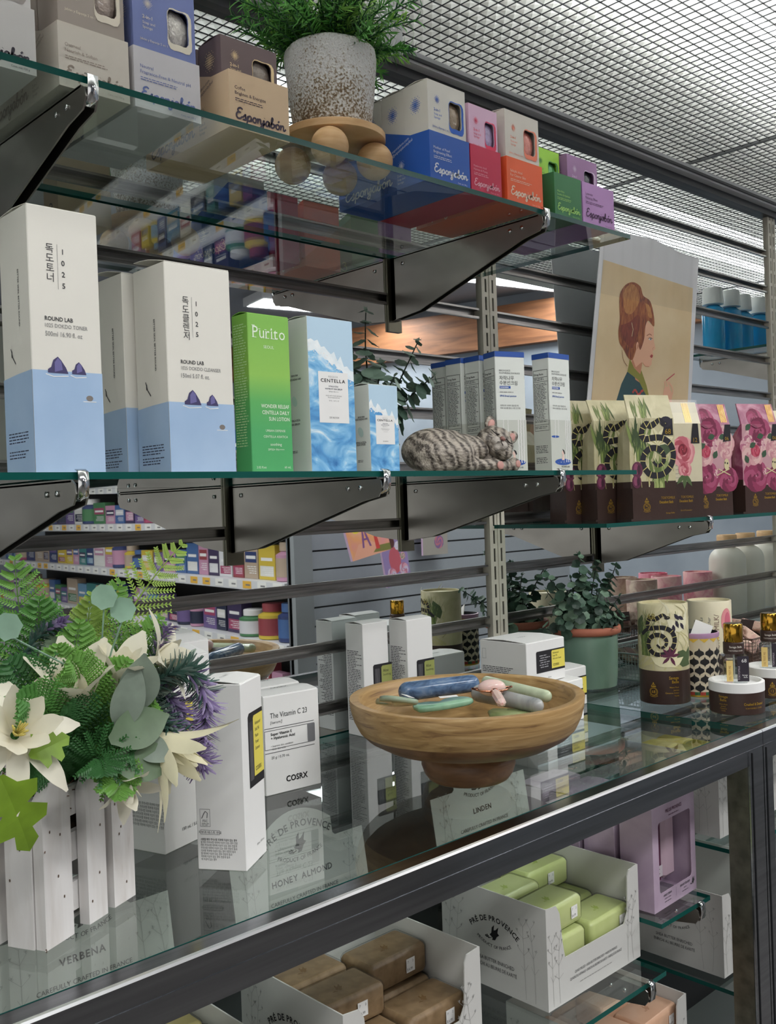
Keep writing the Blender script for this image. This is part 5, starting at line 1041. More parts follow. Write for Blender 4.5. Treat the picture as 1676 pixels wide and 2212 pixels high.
# ================= counter right: canisters, perfume, baskets =================
def canister(label, loc, r, h, rz=0, base=.36, art=None, body=None, lidm=None, name='paper_canister', cat='canister', group=None):
    t = thing(name, label, cat, loc, rz, group); body = body or SN_B
    q = MB(); q.lathe([(r-.0008, 0), (r, .001), (r, h*base), (r, h-.001), (r-.0008, h), (r-.003, h), (r-.003, h-.004), (.0001, h-.004)], 56, None, cap=False, ms=[BR_B, BR_B, body, body, body, body, body]); q.build('tube', None, t, 40)
    if art:
        q = MB(); A = Cyl(q, r); art(A, r*1000, h*1000, base*h*1000); q.build('printing', None, t)
    return t
def art_68(A, r, h, b):
    rn = random.Random(12); W_ = 2*math.pi*r
    for i in range(10): A.line(catmull([(rn.uniform(-60, 60), b+2), (rn.uniform(-60, 60), b+40), (rn.uniform(-60, 60), h-6)], 4), rn.uniform(2, 5), ink('#bfb887'), 0, True)
    blades(A, -r*.85, b+22, h-b-26, 40, rn, [LGREEN, LGREEN2, ink('#3e5230')], 1, 26, 2.8)
    for i in range(26): u_, v_ = rn.uniform(-60, 60), rn.uniform(b+6, h-10); A.line(catmull([(u_, v_), (u_+rn.uniform(-12, 12), v_+10), (u_+rn.uniform(-18, 18), v_+22)], 3), rn.uniform(2, 6), ink(rn.choice(['#cfc8a4', '#aaa27c', '#dcd7ba', '#b9b48c'])), 0, True)
    for a in (1.0, 1.6, 2.3): leafp(A, 22, h-42, 30, 14, a, ink('#dcd7ba'), 1)
    for k, (u, v, l, wd, a) in enumerate([(12, 78, 40, 26, -.55), (36, b+10, 26, 15, 1.2), (-50, b+50, 36, 20, 1.2), (60, b+30, 40, 20, 1.7)]): leafp(A, u, v, l, wd, a, ink('#4b5c3a'), 1)
    for a in (2.6, 2.1, 1.5, 1.0, .5): leafp(A, 2, b+6, 30, 12, a, ink('#ddd6b0'), 2)
    snake(A, -22, b+34, 1.15, 4); A.line(catmull([(-38, h-46), (-28, h-38), (-14, h-34), (0, h-36)], 4), 5.5, SNK, 4)
    for a in (.2, .9, 1.6, 2.3, 3, 3.9, 5.2): leafp(A, 6, b+22, 16, 5, a, PLUM, 6)
    for u, v, a in ((14, h-14, -.9), (20, h-18, -.5), (16, h-24, -1.2), (24, h-28, -1.0), (12, h-30, -1.5)): leafp(A, u, v, 13, 6, a, ink('#2d2838'), 3)
    A.line([(16, h-10), (20, h-30)], .7, LGREEN, 3); A.text('68', -20, h-22, 9, ink('#8b7d33'), 'c', k=6)
    crest(A, -20, 19, .9, GOLD, 2, '68')
    A.text('Savage', 18, 38, 4.6, GOLD, 'r', k=2, bold=.03, sx=.9); A.text('Belle', 18, 32, 4.6, GOLD, 'r', k=2, bold=.03, sx=.9)
    for i, s in enumerate(('Warm Musk', 'Jasmine', 'Cinnamon Amber', 'Vanilla')): A.text(s, 18, 25-i*4.2, 2.3, GOLD, 'r', k=2, sx=.9)
    A.rect(24.5, 0, .3, b, ink('#5a4a44'), 2)
canister('tall cream canister with a snake and lilies standing on the counter', (1.327, .806, CNT), .0375, .150, R(-54), .335, art_68)
def art_milk(A, r, h, b):
    for i, s in enumerate(('La Lune', 'to Veil La', 'mon cher')): A.text(s, -26+i*13, h-56, 5.4, INK2, 'l', R(90), k=1, slant=.35)
    A.text('TOKYOMILK/', 14, 40, 9, ink('#8a6f63'), 'l', R(90), k=1, sx=.9); A.ell(30, h-34, 12, 22, ink('#dc8f93'), k=2); A.ell(32, h-34, 7, 15, ink('#c9687a'), k=3)
canister('pale canister with handwriting and a pink petal behind the patterned candle', (1.575, .865, CNT), .0375, .128, R(-58), .3, art_milk, mat('cream letter print', '#d6cdb0', .4, nz=.05))
# patterned candle
t = thing('patterned_candle', 'black and cream ogee patterned candle with a lilac rim beside the snake canister', 'candle', (1.401, .790, CNT), R(-58))
HARL = mat('ivory enamel', '#d8cbb3', .3); LIL = mat('lilac rim', '#b58fb0', .3); r_ = .031; h_ = .098
q = MB(); q.lathe([(r_-.001, 0), (r_, .001), (r_, .003), (r_, .090), (r_+.0012, .092), (r_+.0012, .0975), (r_-.001, .098), (r_-.002, .0965), (r_-.002, .082), (.0001, .082)], 48, None, cap=False, ms=[GOLD, GOLD, HARL, LIL, LIL, LIL, DARK, DARK, DARK]); q.build('glass_tumbler', None, t, 40)
q = MB(); A = Cyl(q, r_); n = 12; cw = 2*math.pi*31/n
for i in range(n):
    for j in range(6):
        u = (i-n/2)*cw + (cw/2 if j % 2 else 0); v = 14+j*13.4
        if v > 80: continue
        m_ = BLACK
        A.poly([(u, v-7.6), (u+1.2, v-5), (u+cw*.46, v-1.5), (u+cw*.40, v+2.5), (u+1.6, v+5), (u, v+8.4), (u-1.6, v+5), (u-cw*.40, v+2.5), (u-cw*.46, v-1.5), (u-1.2, v-5)], m_, 1)
    A.rect((i-n/2)*cw, 3, cw/2, 5, ink('#9c3b30'), 1); A.rect((i-n/2+.5)*cw, 3, cw/2, 5, ink('#2f5a3a'), 1); A.poly([((i-n/2)*cw, 90), ((i-n/2+.5)*cw, 84), ((i-n/2+1)*cw, 90)], ink('#c9a53f'), 1)
q.build('ogee_pattern', None, t)
q = MB(); q.box((-.014, -.002, 0), (.014, -.001, .030), WHITE, Matrix.Translation((0, .0, .083)) @ Matrix.Rotation(R(22), 4, 'Y') @ Matrix.Rotation(R(-14), 4, 'X')); q.build('price_card', None, t)
# round boxes with perfume testers
def roundbox(label, loc, num, rz):
    t = thing('round_box', label, 'round box', loc, rz); r = .038; h = .045
    q = MB(); q.lathe([(r-.001, 0), (r, .001), (r, .031), (r+.0005, .0312), (r+.0005, h-.001), (r-.001, h), (r-.004, h), (r-.0045, h-.006), (.0001, h-.0065)], 56, None, cap=False, ms=[BR_B, BR_B, WHITE, WHITE, WHITE, WHITE, WHITE, WHITE]); q.build('box_body', None, t, 40)
    q = MB(); A = Cyl(q, r); A.text('Savage', -22, 24, 3.8, GOLD, 'c', k=1, bold=.02); A.text('Belle', -22, 19, 3.8, GOLD, 'c', k=1, bold=.02)
    for i in range(4): A.text(('Warm Musk', 'Jasmine', 'Cinnamon', 'Vanilla')[i], -22, 14-i*3, 1.8, GOLD, 'c', k=1)
    A.text('Crushed & Dusted', 22, 14, 3.8, GOLD, 'c', k=1, bold=.06, sx=.8); A.text('TOKYOMILK / DARK', 22, 9, 2.2, GOLD, 'c', k=1)
    if num: crest(A, -2, 12, .85, GOLD, 1, num)
    q.build('printing', None, t)
def perfume(label, loc, rz, num):
    t = thing('perfume_bottle', label, 'perfume bottle', loc, rz); w, d, h = .034, .030, .042; PG = glass_mat('perfume glass', (.93, .95, .95))
    q = MB(); q.cbox((-w/2, -d/2, 0), (w/2, d/2, h), .003); q.build('bottle_body', PG, t)
    q = MB(); q.cbox((-w/2+.004, -d/2+.004, .006), (w/2-.004, d/2-.004, h-.008), .003); q.build('perfume_liquid', glass_mat('perfume liquid', (.90, .90, .84)), t)
    q = MB(); q.tube([(0, 0, .008), (0, 0, h)], .0012, 8); q.build('dip_tube', mat('clear tube', '#d8dad8', .3), t)
    q = MB(); q.lathe([(.013, h), (.0145, h+.0005), (.0145, h+.016), (.0135, h+.017)], 32); q.build('collar', BR_B, t, 40)
    q = MB(); A = Cyl(q, .0145, c=(0, 0, h)); A.text('Savage Belle', 0, 9.5, 3.0, ink('#d8d2c8'), 'c', k=1, sx=.9, bold=.03); A.text('TOKYOMILK/ DARK', 0, 4.5, 2.2, ink('#d8d2c8'), 'c', k=1, sx=.8); q.build('collar_printing', None, t)
    q = MB(); q.lathe([(.0128, h+.017), (.0135, h+.018), (.0135, h+.042), (.0125, h+.0435), (.0001, h+.0438)], 32, cap=False); q.build('gold_cap', mat('polished gold', '#c99a3a', .14, 1), t, 40)
    q = MB(); F = Art(q, (-w/2, -d/2, 0), (1, 0, 0), (0, 0, 1)); Rr = Art(q, (-w/2, d/2, 0), (0, -1, 0), (0, 0, 1))
    F.rect(18, 4, 16, 36, ink('#2b2530'), 1); F.text(num, 31, 31, 5.4, WHITE, 'r', k=2); F.text('TOKYOMILK', 21.5, 6, 2.6, ink('#b9aeb9'), 'l', R(90), k=2); F.text('Savage', 32, 12, 2.1, WHITE, 'r', k=2); F.text('Belle', 32, 9, 2.1, WHITE, 'r', k=2)
    F.rect(3, 4, 9, 30, ink('#d9bd76'), 1); F.text('OIL TEST ME', 9.2, 6, 3.4, ink('#9a6a3a'), 'l', R(90), k=2, sx=.8); q.build('label', None, t)
roundbox('round brown powder box with a white rim in front of the snake canister', (1.324, .688, CNT), None, R(-58)); perfume('gold capped perfume tester sitting in the round white rimmed box', (1.323, .690, CNT+.0402), R(-50), '68')
roundbox('round brown powder box with gold number, cut by the right edge', (1.462, .700, CNT), '12', R(-62)); perfume('gold capped perfume tester cut by the right edge', (1.463, .702, CNT+.0402), R(-62), '12')
# open baskets with wrapped soap bars
def basket(label, loc, rz, w, d, h, m, name='wire_basket', cat='basket'):
    t = thing(name, label, cat, loc, rz); q = MB()
    for z in (.001, h): q.tube([(-w/2, -d/2, z), (w/2, -d/2, z), (w/2, d/2, z), (-w/2, d/2, z), (-w/2, -d/2, z)], .0016, 6)
    k = int(h/.006)
    for i in range(1, k): z = h*i/k; q.tube([(-w/2, -d/2, z), (w/2, -d/2, z), (w/2, d/2, z), (-w/2, d/2, z), (-w/2, -d/2, z)], .0005, 4)
    x = -w/2
    while x < w/2: q.box((x, -d/2-.0004, 0), (x+.0008, -d/2+.0004, h)); q.box((x, d/2-.0004, 0), (x+.0008, d/2+.0004, h)); x += .006
    y = -d/2
    while y < d/2: q.box((-w/2-.0004, y, 0), (-w/2+.0004, y+.0008, h)); q.box((w/2-.0004, y, 0), (w/2+.0004, y+.0008, h)); y += .006
    q.build('mesh_sides', m, t); q = MB(); q.box((-w/2, -d/2, .001), (w/2, d/2, .002)); q.build('base', m, t); return t
GWIRE = mat('grey green wire', '#6f7f7a', .5)
basket('grey wire basket of small wrapped bars between the sage pot and the snake canister', (1.535, .965, CNT), 0, .20, .10, .045, GWIRE)
def wrapped_bar(label, loc, rot, w, d, h, m, band, group):
    q = MB(); q.cbox((-w/2, -d/2, 0), (w/2, d/2, h), .002, m); q.box((-w*.18, -d/2-.0004, -.0004), (w*.18, d/2+.0004, h+.0004), band); o = q.build('soap_bar'); o.location = loc; o.rotation_euler = rot
    tag(o, label, 'soap bar', group); return o
OLVB = ramp_mat('olive wrap', [(.35, '#2c2a22'), (.6, '#6c6550')], 60, 4, .45); PKB = ramp_mat('pink floral wrap', [(.35, '#c98b8b'), (.5, '#e4c7b4'), (.65, '#7a5a48')], 40, 5, .45)
for i, (x, y, rz) in enumerate([(1.46, .955, 30), (1.49, .975, -20), (1.52, .955, 25), (1.555, .975, -25), (1.585, .955, 20), (1.61, .98, -15)]):
    wrapped_bar('small dark wrapped bar in the wire basket, %s from its left end' % ('first', 'second', 'third', 'fourth', 'fifth', 'sixth')[i], (x, y, CNT+.026), (R(28), R(8), R(rz)), .045, .030, .013, OLVB, BR_B, 'wrapped bars in the wire basket')
basket('dark round edged basket of floral soap bars at the right edge', (1.76, .90, CNT), 0, .20, .14, .05, mat('brown wire', '#4e3a30', .5))
for i, (x, y, z, rz, rx) in enumerate([(1.70, .885, .030, 50, 30), (1.735, .90, .040, 62, 35), (1.775, .885, .045, 75, 25), (1.815, .90, .040, 40, 20), (1.72, .93, .055, 20, 10)]):
    wrapped_bar('floral wrapped soap bar in the dark basket, %s' % ('leftmost', 'second from left', 'third from left', 'fourth from left', 'lying on top at the back')[i], (x, y, CNT+z), (R(rx), 0, R(rz)), .085, .045, .018, PKB, BR_B, 'floral soap bars in the dark basket')

# things on the right hand counter that the photo shows in the mirror
for i, (x, y, m_) in enumerate([(2.02, .80, 'p1'), (2.13, .80, 'p2'), (2.06, .72, 'p3'), (2.20, .72, 'p4'), (2.28, .80, 'p2')]):
    body = ramp_mat('floral paper '+m_, {'p1': [(.4, '#cdb9a6'), (.6, '#a98a80')], 'p2': [(.35, '#c9788a'), (.6, '#e0b0ae')], 'p3': [(.35, '#b8a58f'), (.6, '#8f7266')], 'p4': [(.35, '#b3324f'), (.6, '#d9899a')]}[m_], 40, 5, .5, .8)
    canister('floral canister on the far counter seen in the mirror, %s' % ('leftmost', 'second, with rose print', 'third, standing nearer the aisle', 'fourth, red rose print', 'rightmost, rose print')[i], (x, y, CNT), .036, .115, R(40+i*30), .10, None, body, group='floral canisters on the far counter')
def lotion(label, x, y, z, s=1):
    t = thing('pump_bottle', label, 'lotion bottle', (x, y, z), R(20), 'cream lotion bottles on the far counter')
    q = MB(); q.lathe([(r*s, z_*s) for r, z_ in ((.030, 0), (.033, .004), (.034, .05), (.034, .100), (.0335, .106), (.032, .112), (.0295, .117), (.026, .121), (.021, .125), (.015, .128), (.014, .129))], 36); q.build('bottle_body', mat('cream lotion plastic', '#d3d0c4', .35), t, 50)
    q = MB(); q.lathe([(r*s, z_*s) for r, z_ in ((.0165, .129), (.0185, .130), (.0185, .150), (.017, .152))], 28); q.build('wooden_cap', WOODL, t, 40)
    q = MB(); A = Cyl(q, .034*s, lift=.0004); A.micro(-14, 92, 26, 9, 4, INK2, seed=3); A.rect(-12, 46, 8, 8, INK, 1); A.rect(2, 46, 8, 8, INK, 1); q.build('printing', None, t)
for i, (x, y) in enumerate([(2.36, .84), (2.46, .84), (2.60, .83), (2.71, .83), (2.83, .84)]): lotion('cream bottle with a wooden cap on the far counter seen in the mirror, %s' % ('leftmost', 'second', 'third', 'fourth', 'rightmost')[i], x, y, CNT+.0, 1.35)
def gel(label, x, y):
    t = thing('gel_bottle', label, 'gel bottle', (x, y, .345), R(10), 'blue gel bottles on the high right shelf')
    q = MB(); q.lathe([(.024, 0), (.027, .003), (.028, .10), (.026, .115), (.014, .125)], 32); q.build('bottle_body', mat('blue gel', '#2f9fd6', .15, sss=.1), t, 40)
    q = MB(); q.lathe([(.015, .125), (.026, .127), (.024, .165), (.022, .168)], 28); q.build('white_cap', mat('white cap', '#e9eceb', .35), t, 40)
    q = MB(); A = Cyl(q, .028, lift=.0004); A.rect(-12, 8, 24, 14, ink('#8fbf4a'), 1); A.micro(-10, 60, 20, 8, 4, WHITE, seed=5); q.build('label', None, t)
for i, x in enumerate((2.30, 2.37, 2.45, 2.53, 2.62)): gel('blue gel bottle with white cap on the high right shelf, %s' % ('leftmost', 'second', 'third', 'fourth', 'rightmost')[i], x, .855 + .01*(i % 2))
# a small clip hook with green succulent behind the rose bags
t = thing('artificial_succulent', 'pale green artificial succulent behind the rose print pouches', 'succulent', (1.84, .985, .06))
q = MB(); rn = random.Random(6)
for ring in range(4):
    for j in range(8): a = j*.785+ring*.4; e = .3+ring*.3; leaf(q, (0, 0, 0), (math.cos(a)*math.cos(e), math.sin(a)*math.cos(e), math.sin(e)), (0, 0, 1), .055-.009*ring, .022, leafy('succulent', '#8fb67c'), -.2, .2, (.3, .8, 1, .8, .1))
q.build('rosette', None, t); q = MB(); q.tube([(0, 0, 0), (.005, 0, -.05), (0, 0, -.1)], .003, 6); q.build('stem', LGREEN, t)

# ================= picket planter with artificial flowers =================
PA = R(25.6); pl = thing('picket_planter', 'whitewashed picket fence planter full of artificial flowers in the left foreground', 'planter', (.2955, .6905, CNT), PA)
PW = ramp_mat('whitewashed pine', [(.22, '#a79f98'), (.34, '#cbc6c2'), (.6, '#d9d6d4')], 12, 6, .6, .6, (6, 6, 1), bump=.2)
def picket(x, y, rz, w, th, h, seed):
    rn = random.Random(seed); q = MB(); M = Matrix.Translation((x, y, 0)) @ Matrix.Rotation(rz, 4, 'Z'); e = .0012
    out = [(0, 0), (w, 0), (w, h*.86), (w*.55, h), (w*.40, h), (0, h*.88)]
    q.rings([[(a, yy, b) for a, b in out] for yy in (0, th)], PW, True, True, M)
    for i in range(4): u, v = rn.uniform(.15, .85)*w, rn.uniform(.08, .8)*h; q.ball((u, -.0002, v), .001, ink('#5c4a3c'), 6, 4, M, (.8, .25, 1.4))
    q.build('picket', None, pl)
picket(0, 0, 0, .0305, .009, .122, 1); picket(.047, -.001, 0, .0225, .009, .118, 2); picket(.0795, .000, 0, .0275, .009, .120, 3)
for i, (y, w_) in enumerate(((.034, .024), (.070, .028), (.104, .026))): picket(-.0015, y, R(-90), w_, .009, .118+.003*(i % 2), 5+i)
picket(-.0005, .0, R(90), .0005, .0005, .001, 9)
q = MB(); 
for z0 in (.012, .050, .085): q.box((.004, .009, z0), (.110, .015, z0+.022), PW)
for z0 in (.012, .050, .085): q.box((.0075, .012, z0), (.0135, .115, z0+.022), PW); q.box((.104, .015, z0), (.110, .112, z0+.022), PW)
for z0 in (.012, .050, .085): q.box((.0135, .108, z0), (.110, .114, z0+.022), PW)
q.box((.014, .015, .003), (.104, .108, .006), PW); q.build('slatted_box', None, pl)
q = MB(); rn = random.Random(3)
for i in range(420):
    a = Vector((rn.uniform(.014, .102), rn.uniform(.016, .104), .092+rn.uniform(-.02, .016))); q.tube([a, a+Vector((rn.uniform(-.012, .012), rn.uniform(-.012, .012), rn.uniform(-.006, .008))), a+Vector((rn.uniform(-.02, .02), rn.uniform(-.02, .02), rn.uniform(-.008, .008)))], .0004, 3, ink('#5b3a22') if i % 3 else ink('#3a2416'), False)
q.box((.014, .016, .06), (.103, .107, .085), mat('moss', '#2c2014', .95)); tag(q.build('coir_moss', None, pl), kind='stuff')
Minv = (Matrix.Translation((.2955, .6905, CNT)) @ Matrix.Rotation(PA, 4, 'Z')).inverted()
def loc(x, y, z): return Minv @ Vector((x, y, z))
def ldir(x, y, z): return (Minv.to_3x3() @ Vector((x, y, z))).normalized()
G1, G2, G3 = leafy('fern bright', '#74a84c'), leafy('fern mid', '#568f42'), leafy('fern deep', '#3b6f3a'); G4 = leafy('fern yellow green', '#9dbb58')
def frond(tip, m, mid=None, w=.030, base=(.345, .745, -.215), n=26, lf=9, seed=0):
    rn = random.Random(seed); b = loc(*base); t_ = loc(*tip); md = loc(*mid) if mid else (b+t_)/2+Vector((0, 0, .02))
    P = [b*(1-s)**2 + md*2*s*(1-s) + t_*s*s for s in [i/n for i in range(n+1)]]
    q = MB(); q.tube(P, [.0014-.001*i/n for i in range(n+1)], 4, m, False); view = ldir(-.3, -1, .2)
    for i in range(4, n+1):
        d = (P[i]-P[i-1]).normalized(); s = d.cross(view).normalized(); f = math.sin(math.pi*min(1, (i-2)/(n-1)*.93+.07))
        for sg in (-1, 1):
            dr = (d*.55 + s*sg + view*rn.uniform(-.25, .25)).normalized(); L = w*f*rn.uniform(.85, 1.1); st = [P[i]+dr*(L*k/lf) + d*(.10*L*(k/lf)**2) for k in range(lf+1)]
            q.tube(st, .00045, 3, m, False)
            for k in range(1, lf+1):
                dd_ = (st[k]-st[k-1]).normalized(); s2 = dd_.cross(view).normalized(); l2 = .0040*(1-.4*k/lf)*min(1, L/.012+.3)
                for g in (-1, 1): leaf(q, st[k], dd_*.7+s2*g*.8, view, l2, .0014, m, 0, .1, (.5, 1, .4))
    q.build('fern_frond', None, pl)
FR = [((.425, .700, -.028), G4, (.36, .735, -.10), .032), ((.372, .705, -.055), G1, (.35, .74, -.12), .030), ((.283, .690, -.030), G1, (.30, .73, -.12), .034), ((.262, .700, -.055), G2, (.28, .74, -.13), .034), ((.300, .69, -.060), G2, (.31, .73, -.12), .03),
      ((.330, .690, -.080), G1, (.33, .72, -.14), .028), ((.400, .695, -.085), G1, (.37, .72, -.14), .028), ((.415, .70, -.115), G4, (.37, .71, -.15), .026), ((.27, .675, -.10), G3, (.30, .69, -.14), .034), ((.255, .670, -.13), G2, (.29, .68, -.16), .030),
      ((.355, .665, -.11), G1, (.34, .69, -.14), .026), ((.375, .665, -.145), G1, (.35, .68, -.16), .026), ((.350, .655, -.175), G3, (.34, .67, -.17), .026), ((.325, .650, -.185), G3, (.33, .66, -.16), .026), ((.262, .640, -.120), G2, (.30, .66, -.13), .026), ((.300, .645, -.100), G1, (.33, .67, -.12), .024), ((.335, .650, -.205), G1, (.345, .66, -.17), .022), ((.300, .660, -.14), G3, (.32, .68, -.15), .03), ((.385, .68, -.17), G3, (.36, .69, -.16), .022),
      ((.34, .69, -.06), G4, (.345, .72, -.12), .024), ((.27, .66, -.165), G3, (.30, .67, -.17), .026), ((.31, .685, -.095), G1, (.32, .71, -.13), .026)]
for i, (tp_, m, md, w_) in enumerate(FR): frond(tp_, m, md, w_, seed=i)
IVY = [leafy('cream petal', '#f0ebd8', .4, .08), leafy('cream petal deep', '#e0d8ae', .4, .1)]
def petal(q, p, d, up, L, wd, m, bend=.3): leaf(q, p, d, up, L, wd, m, bend, .22, (.35, .8, 1, .98, .75, .15))
def lily(c, axis, L, wd, n, m, spread=.75, seed=0, name='cream_flower', pol=True, b=.5):
    rn = random.Random(seed); q = MB(); c = loc(*c); a = ldir(*axis); _, s, u = frame_for(a)
    for ring, (k, sc, sp) in enumerate(((n, 1, spread), (n-1, .8, spread*.6))):
        for j in range(k):
            t = 2*math.pi*j/k+ring*.5+rn.uniform(-.15, .15); r = s*math.cos(t)+u*math.sin(t); d = a*(1.05-sp)+r*sp
            petal(q, c+r*.003, d, a, L*sc*rn.uniform(.85, 1.1), wd, m[0], -b*.3 if ring else b)
    if pol:
        for j in range(26): t = rn.uniform(0, 6.28); q.tube([c, c+(a+(s*math.cos(t)+u*math.sin(t))*.35)*rn.uniform(.008, .016)], .0007, 4, leafy('yellow stamen', '#cfc06a'))
    q.build(name, None, pl, True)
lily((.322, .690, -.145), (-.2, -.5, .9), .060, .026, 5, IVY, .28, 1, b=.15); lily((.356, .690, -.135), (.1, -.5, .9), .046, .022, 5, IVY, .3, 2, b=.15)
lily((.264, .655, -.147), (-.1, -.9, .5), .046, .015, 8, IVY, .85, 3); lily((.372, .672, -.168), (.55, -.5, -.60), .064, .014, 9, [leafy('cream daisy', '#efe9c8', .4, .1)]*2, .34, 4, b=.35)
lily((.392, .69, -.118), (.6, -.6, .35), .034, .016, 5, IVY, .5, 5, pol=False);
lily((.345, .665, -.195), (.1, -.7, -.6), .032, .013, 4, IVY, .35, 7, pol=False)
LAV = [leafy('lavender bloom', '#8c7aa6'), leafy('lavender pale', '#a99bc0')]; LVG = [leafy('lavender leaf teal', '#4a6b60'), leafy('lavender leaf grey', '#6d8078')]
def lavender(pts, seed, split=.5, L=.015):
    rn = random.Random(seed); P = catmull([tuple(loc(*p)) for p in pts], 6); P = [Vector(p) for p in P]; n = len(P); q = MB(); g = MB(); g.tube(P, .0011, 5, LVG[0])
    for i in range(2, n):
        d = (P[i]-P[i-1]).normalized(); _, s, u = frame_for(d); f = i/n
        for j in range(17):
            t = rn.uniform(0, 6.28); dr = d*.6+(s*math.cos(t)+u*math.sin(t)); blossom = f > split+rn.uniform(-.15, .15); tgt = q if blossom else g
            leaf(tgt, P[i]+d*rn.uniform(-.003, .003), dr, d, L*rn.uniform(.8, 1.25), .0026, (LAV if blossom else LVG)[rn.random() < .45], .1, .3, (.5, .8, 1, .4))
    g.build('lavender_stem', None, pl); q.build('lavender_bloom', None, pl)
lavender([(.362, .68, -.152), (.385, .670, -.128), (.408, .668, -.126), (.424, .67, -.150), (.420, .67, -.178)], 1, .58); lavender([(.362, .675, -.160), (.384, .668, -.166), (.402, .664, -.182), (.412, .664, -.196)], 2, .5)
lavender([(.365, .69, -.150), (.385, .685, -.140), (.40, .68, -.150), (.412, .68, -.178)], 3, .4); lavender([(.37, .70, -.14), (.392, .695, -.115), (.405, .695, -.095)], 4, .55, .009); lavender([(.36, .685, -.15), (.378, .675, -.150), (.388, .67, -.165)], 5, .9)
lavender([(.27, .69, -.12), (.30, .70, -.09), (.318, .70, -.080)], 6, .7, .009)
SGL = leafy('felt sage leaf', '#8b998b'); SG2 = leafy('broad sage leaf', '#6f8468')
for i, (p, d, L, wd, m, bd) in enumerate([((.358, .665, -.150), (.1, -.2, 1), .048, .030, SGL, -.1), ((.365, .675, -.148), (1, .1, .62), .075, .020, SGL, .15), ((.345, .665, -.160), (.15, -.4, .9), .05, .024, SGL, .3), ((.335, .66, -.165), (.9, -.3, .3), .048, .030, SG2, .3), ((.30, .70, -.11), (1, .1, .75), .07, .022, SG2, .1), ((.335, .66, -.18), (.8, -.3, -.1), .05, .03, SG2, .2), ((.36, .665, -.17), (.2, -.4, -.2), .03, .02, SGL, .2)]):
    q = MB(); leaf(q, loc(*p), ldir(*d), ldir(-.3, -1, .3), L, wd, m, bd, .2, (.2, .75, 1, .95, .6, .05)); q.build('broad_leaf', None, pl, True)
q = MB(); OAK = leafy('oak leaf green', '#7a9a2e')
def lobed(p, d, up, L, wd, nm):
    q = MB(); p = loc(*p); d, s, u = frame_for(ldir(*d), ldir(*up)); out = [(0, .06), (.15, .2), (.22, .5), (.36, .42), (.42, .22), (.55, .5), (.68, .42), (.72, .16), (.88, .2), (1, 0)]
    vs = [p+d*(L*a)-u*(L*.25*a*a) for a, b in out]; A_ = [v+s*(wd*b)+u*(.15*wd*b) for v, (a, b) in zip(vs, out)]; B_ = [v-s*(wd*b)+u*(.15*wd*b) for v, (a, b) in zip(vs, out)]; n = len(out)
    q.add(vs+A_+B_, [(i, i+1, n+i+1, n+i) for i in range(n-1)] + [(2*n+i, 2*n+i+1, i+1, i) for i in range(n-1)], OAK); q.build(nm, None, pl)
lobed((.247, .640, -.168), (.35, -.1, -.95), (-.2, -1, .4), .060, .040, 'lobed_leaf'); lobed((.268, .642, -.160), (.7, -.1, .25), (-.2, -1, .4), .030, .026, 'lobed_leaf')
t2 = leafy('berry disc', '#8fb09a')
for (x, y, z) in ((.345, .68, -.062), (.360, .68, -.073), (.268, .67, -.075)):
    q = MB(); disc_leaf(q, loc(x, y, z), ldir(-.4, -1, .15), .0095, t2, .15); q.build('eucalyptus_leaf', None, pl, True)
    q = MB(); q.tube([loc(x, y, z-.006), loc((x+.345)/2, y+.005, z-.03), loc(.345, .69, -.13)], .0007, 4, t2); q.build('bud_stem', None, pl)
# ================= soap boxes in the cabinet =================
BOXW = mat('soap box card', '#c5c4c0', .6, nz=.02); BOXI = mat('soap box card inside', '#b9b9b6', .65); GRI = ink('#8f8e8b')
def arctext(A, s, cu, cv, r, h, m, a_mid=90, span=None, k=1, bold=0, up=True):
    ws = [text_mesh(c)[2]+.14 if c != ' ' else .45 for c in s]; tot = sum(ws)*h; a = R(a_mid) + tot/r/2*(1 if up else -1)
    for c, w_ in zip(s, ws):
        da = w_*h/r; mid = a - da/2 if up else a + da/2
        if c != ' ':
            rr = r; A.text(c, cu+rr*math.cos(mid), cv+rr*math.sin(mid), h, m, 'c', (mid-math.pi/2) if up else (mid+math.pi/2), k=k, bold=bold)
        a = a - da if up else a + da
def bird(A, u, v, s, m, k=1):
    A.poly([(u-7*s, v+1*s), (u-4*s, v+4*s), (u-3*s, v+11*s), (u+1*s, v+15*s), (u, v+8*s), (u+3*s, v+9*s), (u+8*s, v+14*s), (u+6*s, v+6*s), (u+9*s, v+4*s), (u+5*s, v+1*s), (u+2*s, v-4*s), (u-3*s, v-5*s), (u-2*s, v-2*s)], m, k)
    A.line([(u-4*s, v-2*s), (u-9*s, v-4*s), (u-13*s, v-1*s)], .8*s, m)
    for i in range(5): A.ell(u-(8+1.4*i)*s, v-(3-1.2*(i % 3))*s, 1.5*s, .7*s, m, 6, rot=i)
def sprig(A, u, v, h, rn, m, k=1):
    P = catmull([(u, v), (u+rn.uniform(-4, 4), v+h*.5), (u+rn.uniform(-8, 8), v+h)], 5); A.line(P, .35, m, k)
    for i in range(4, len(P), 2):
        for sg in (-1, 1):
            x, y = P[i]; ex, ey = x+sg*rn.uniform(4, 9), y+rn.uniform(4, 9); A.line([(x, y), (ex, ey)], .28, m)
            if i > 5:
                for j in range(5): A.line([(ex, ey), (ex+rn.uniform(-2.5, 2.5), ey+rn.uniform(1, 4))], .25, m); 
                A.ell(ex, ey+2, .8, .6, m, 6)
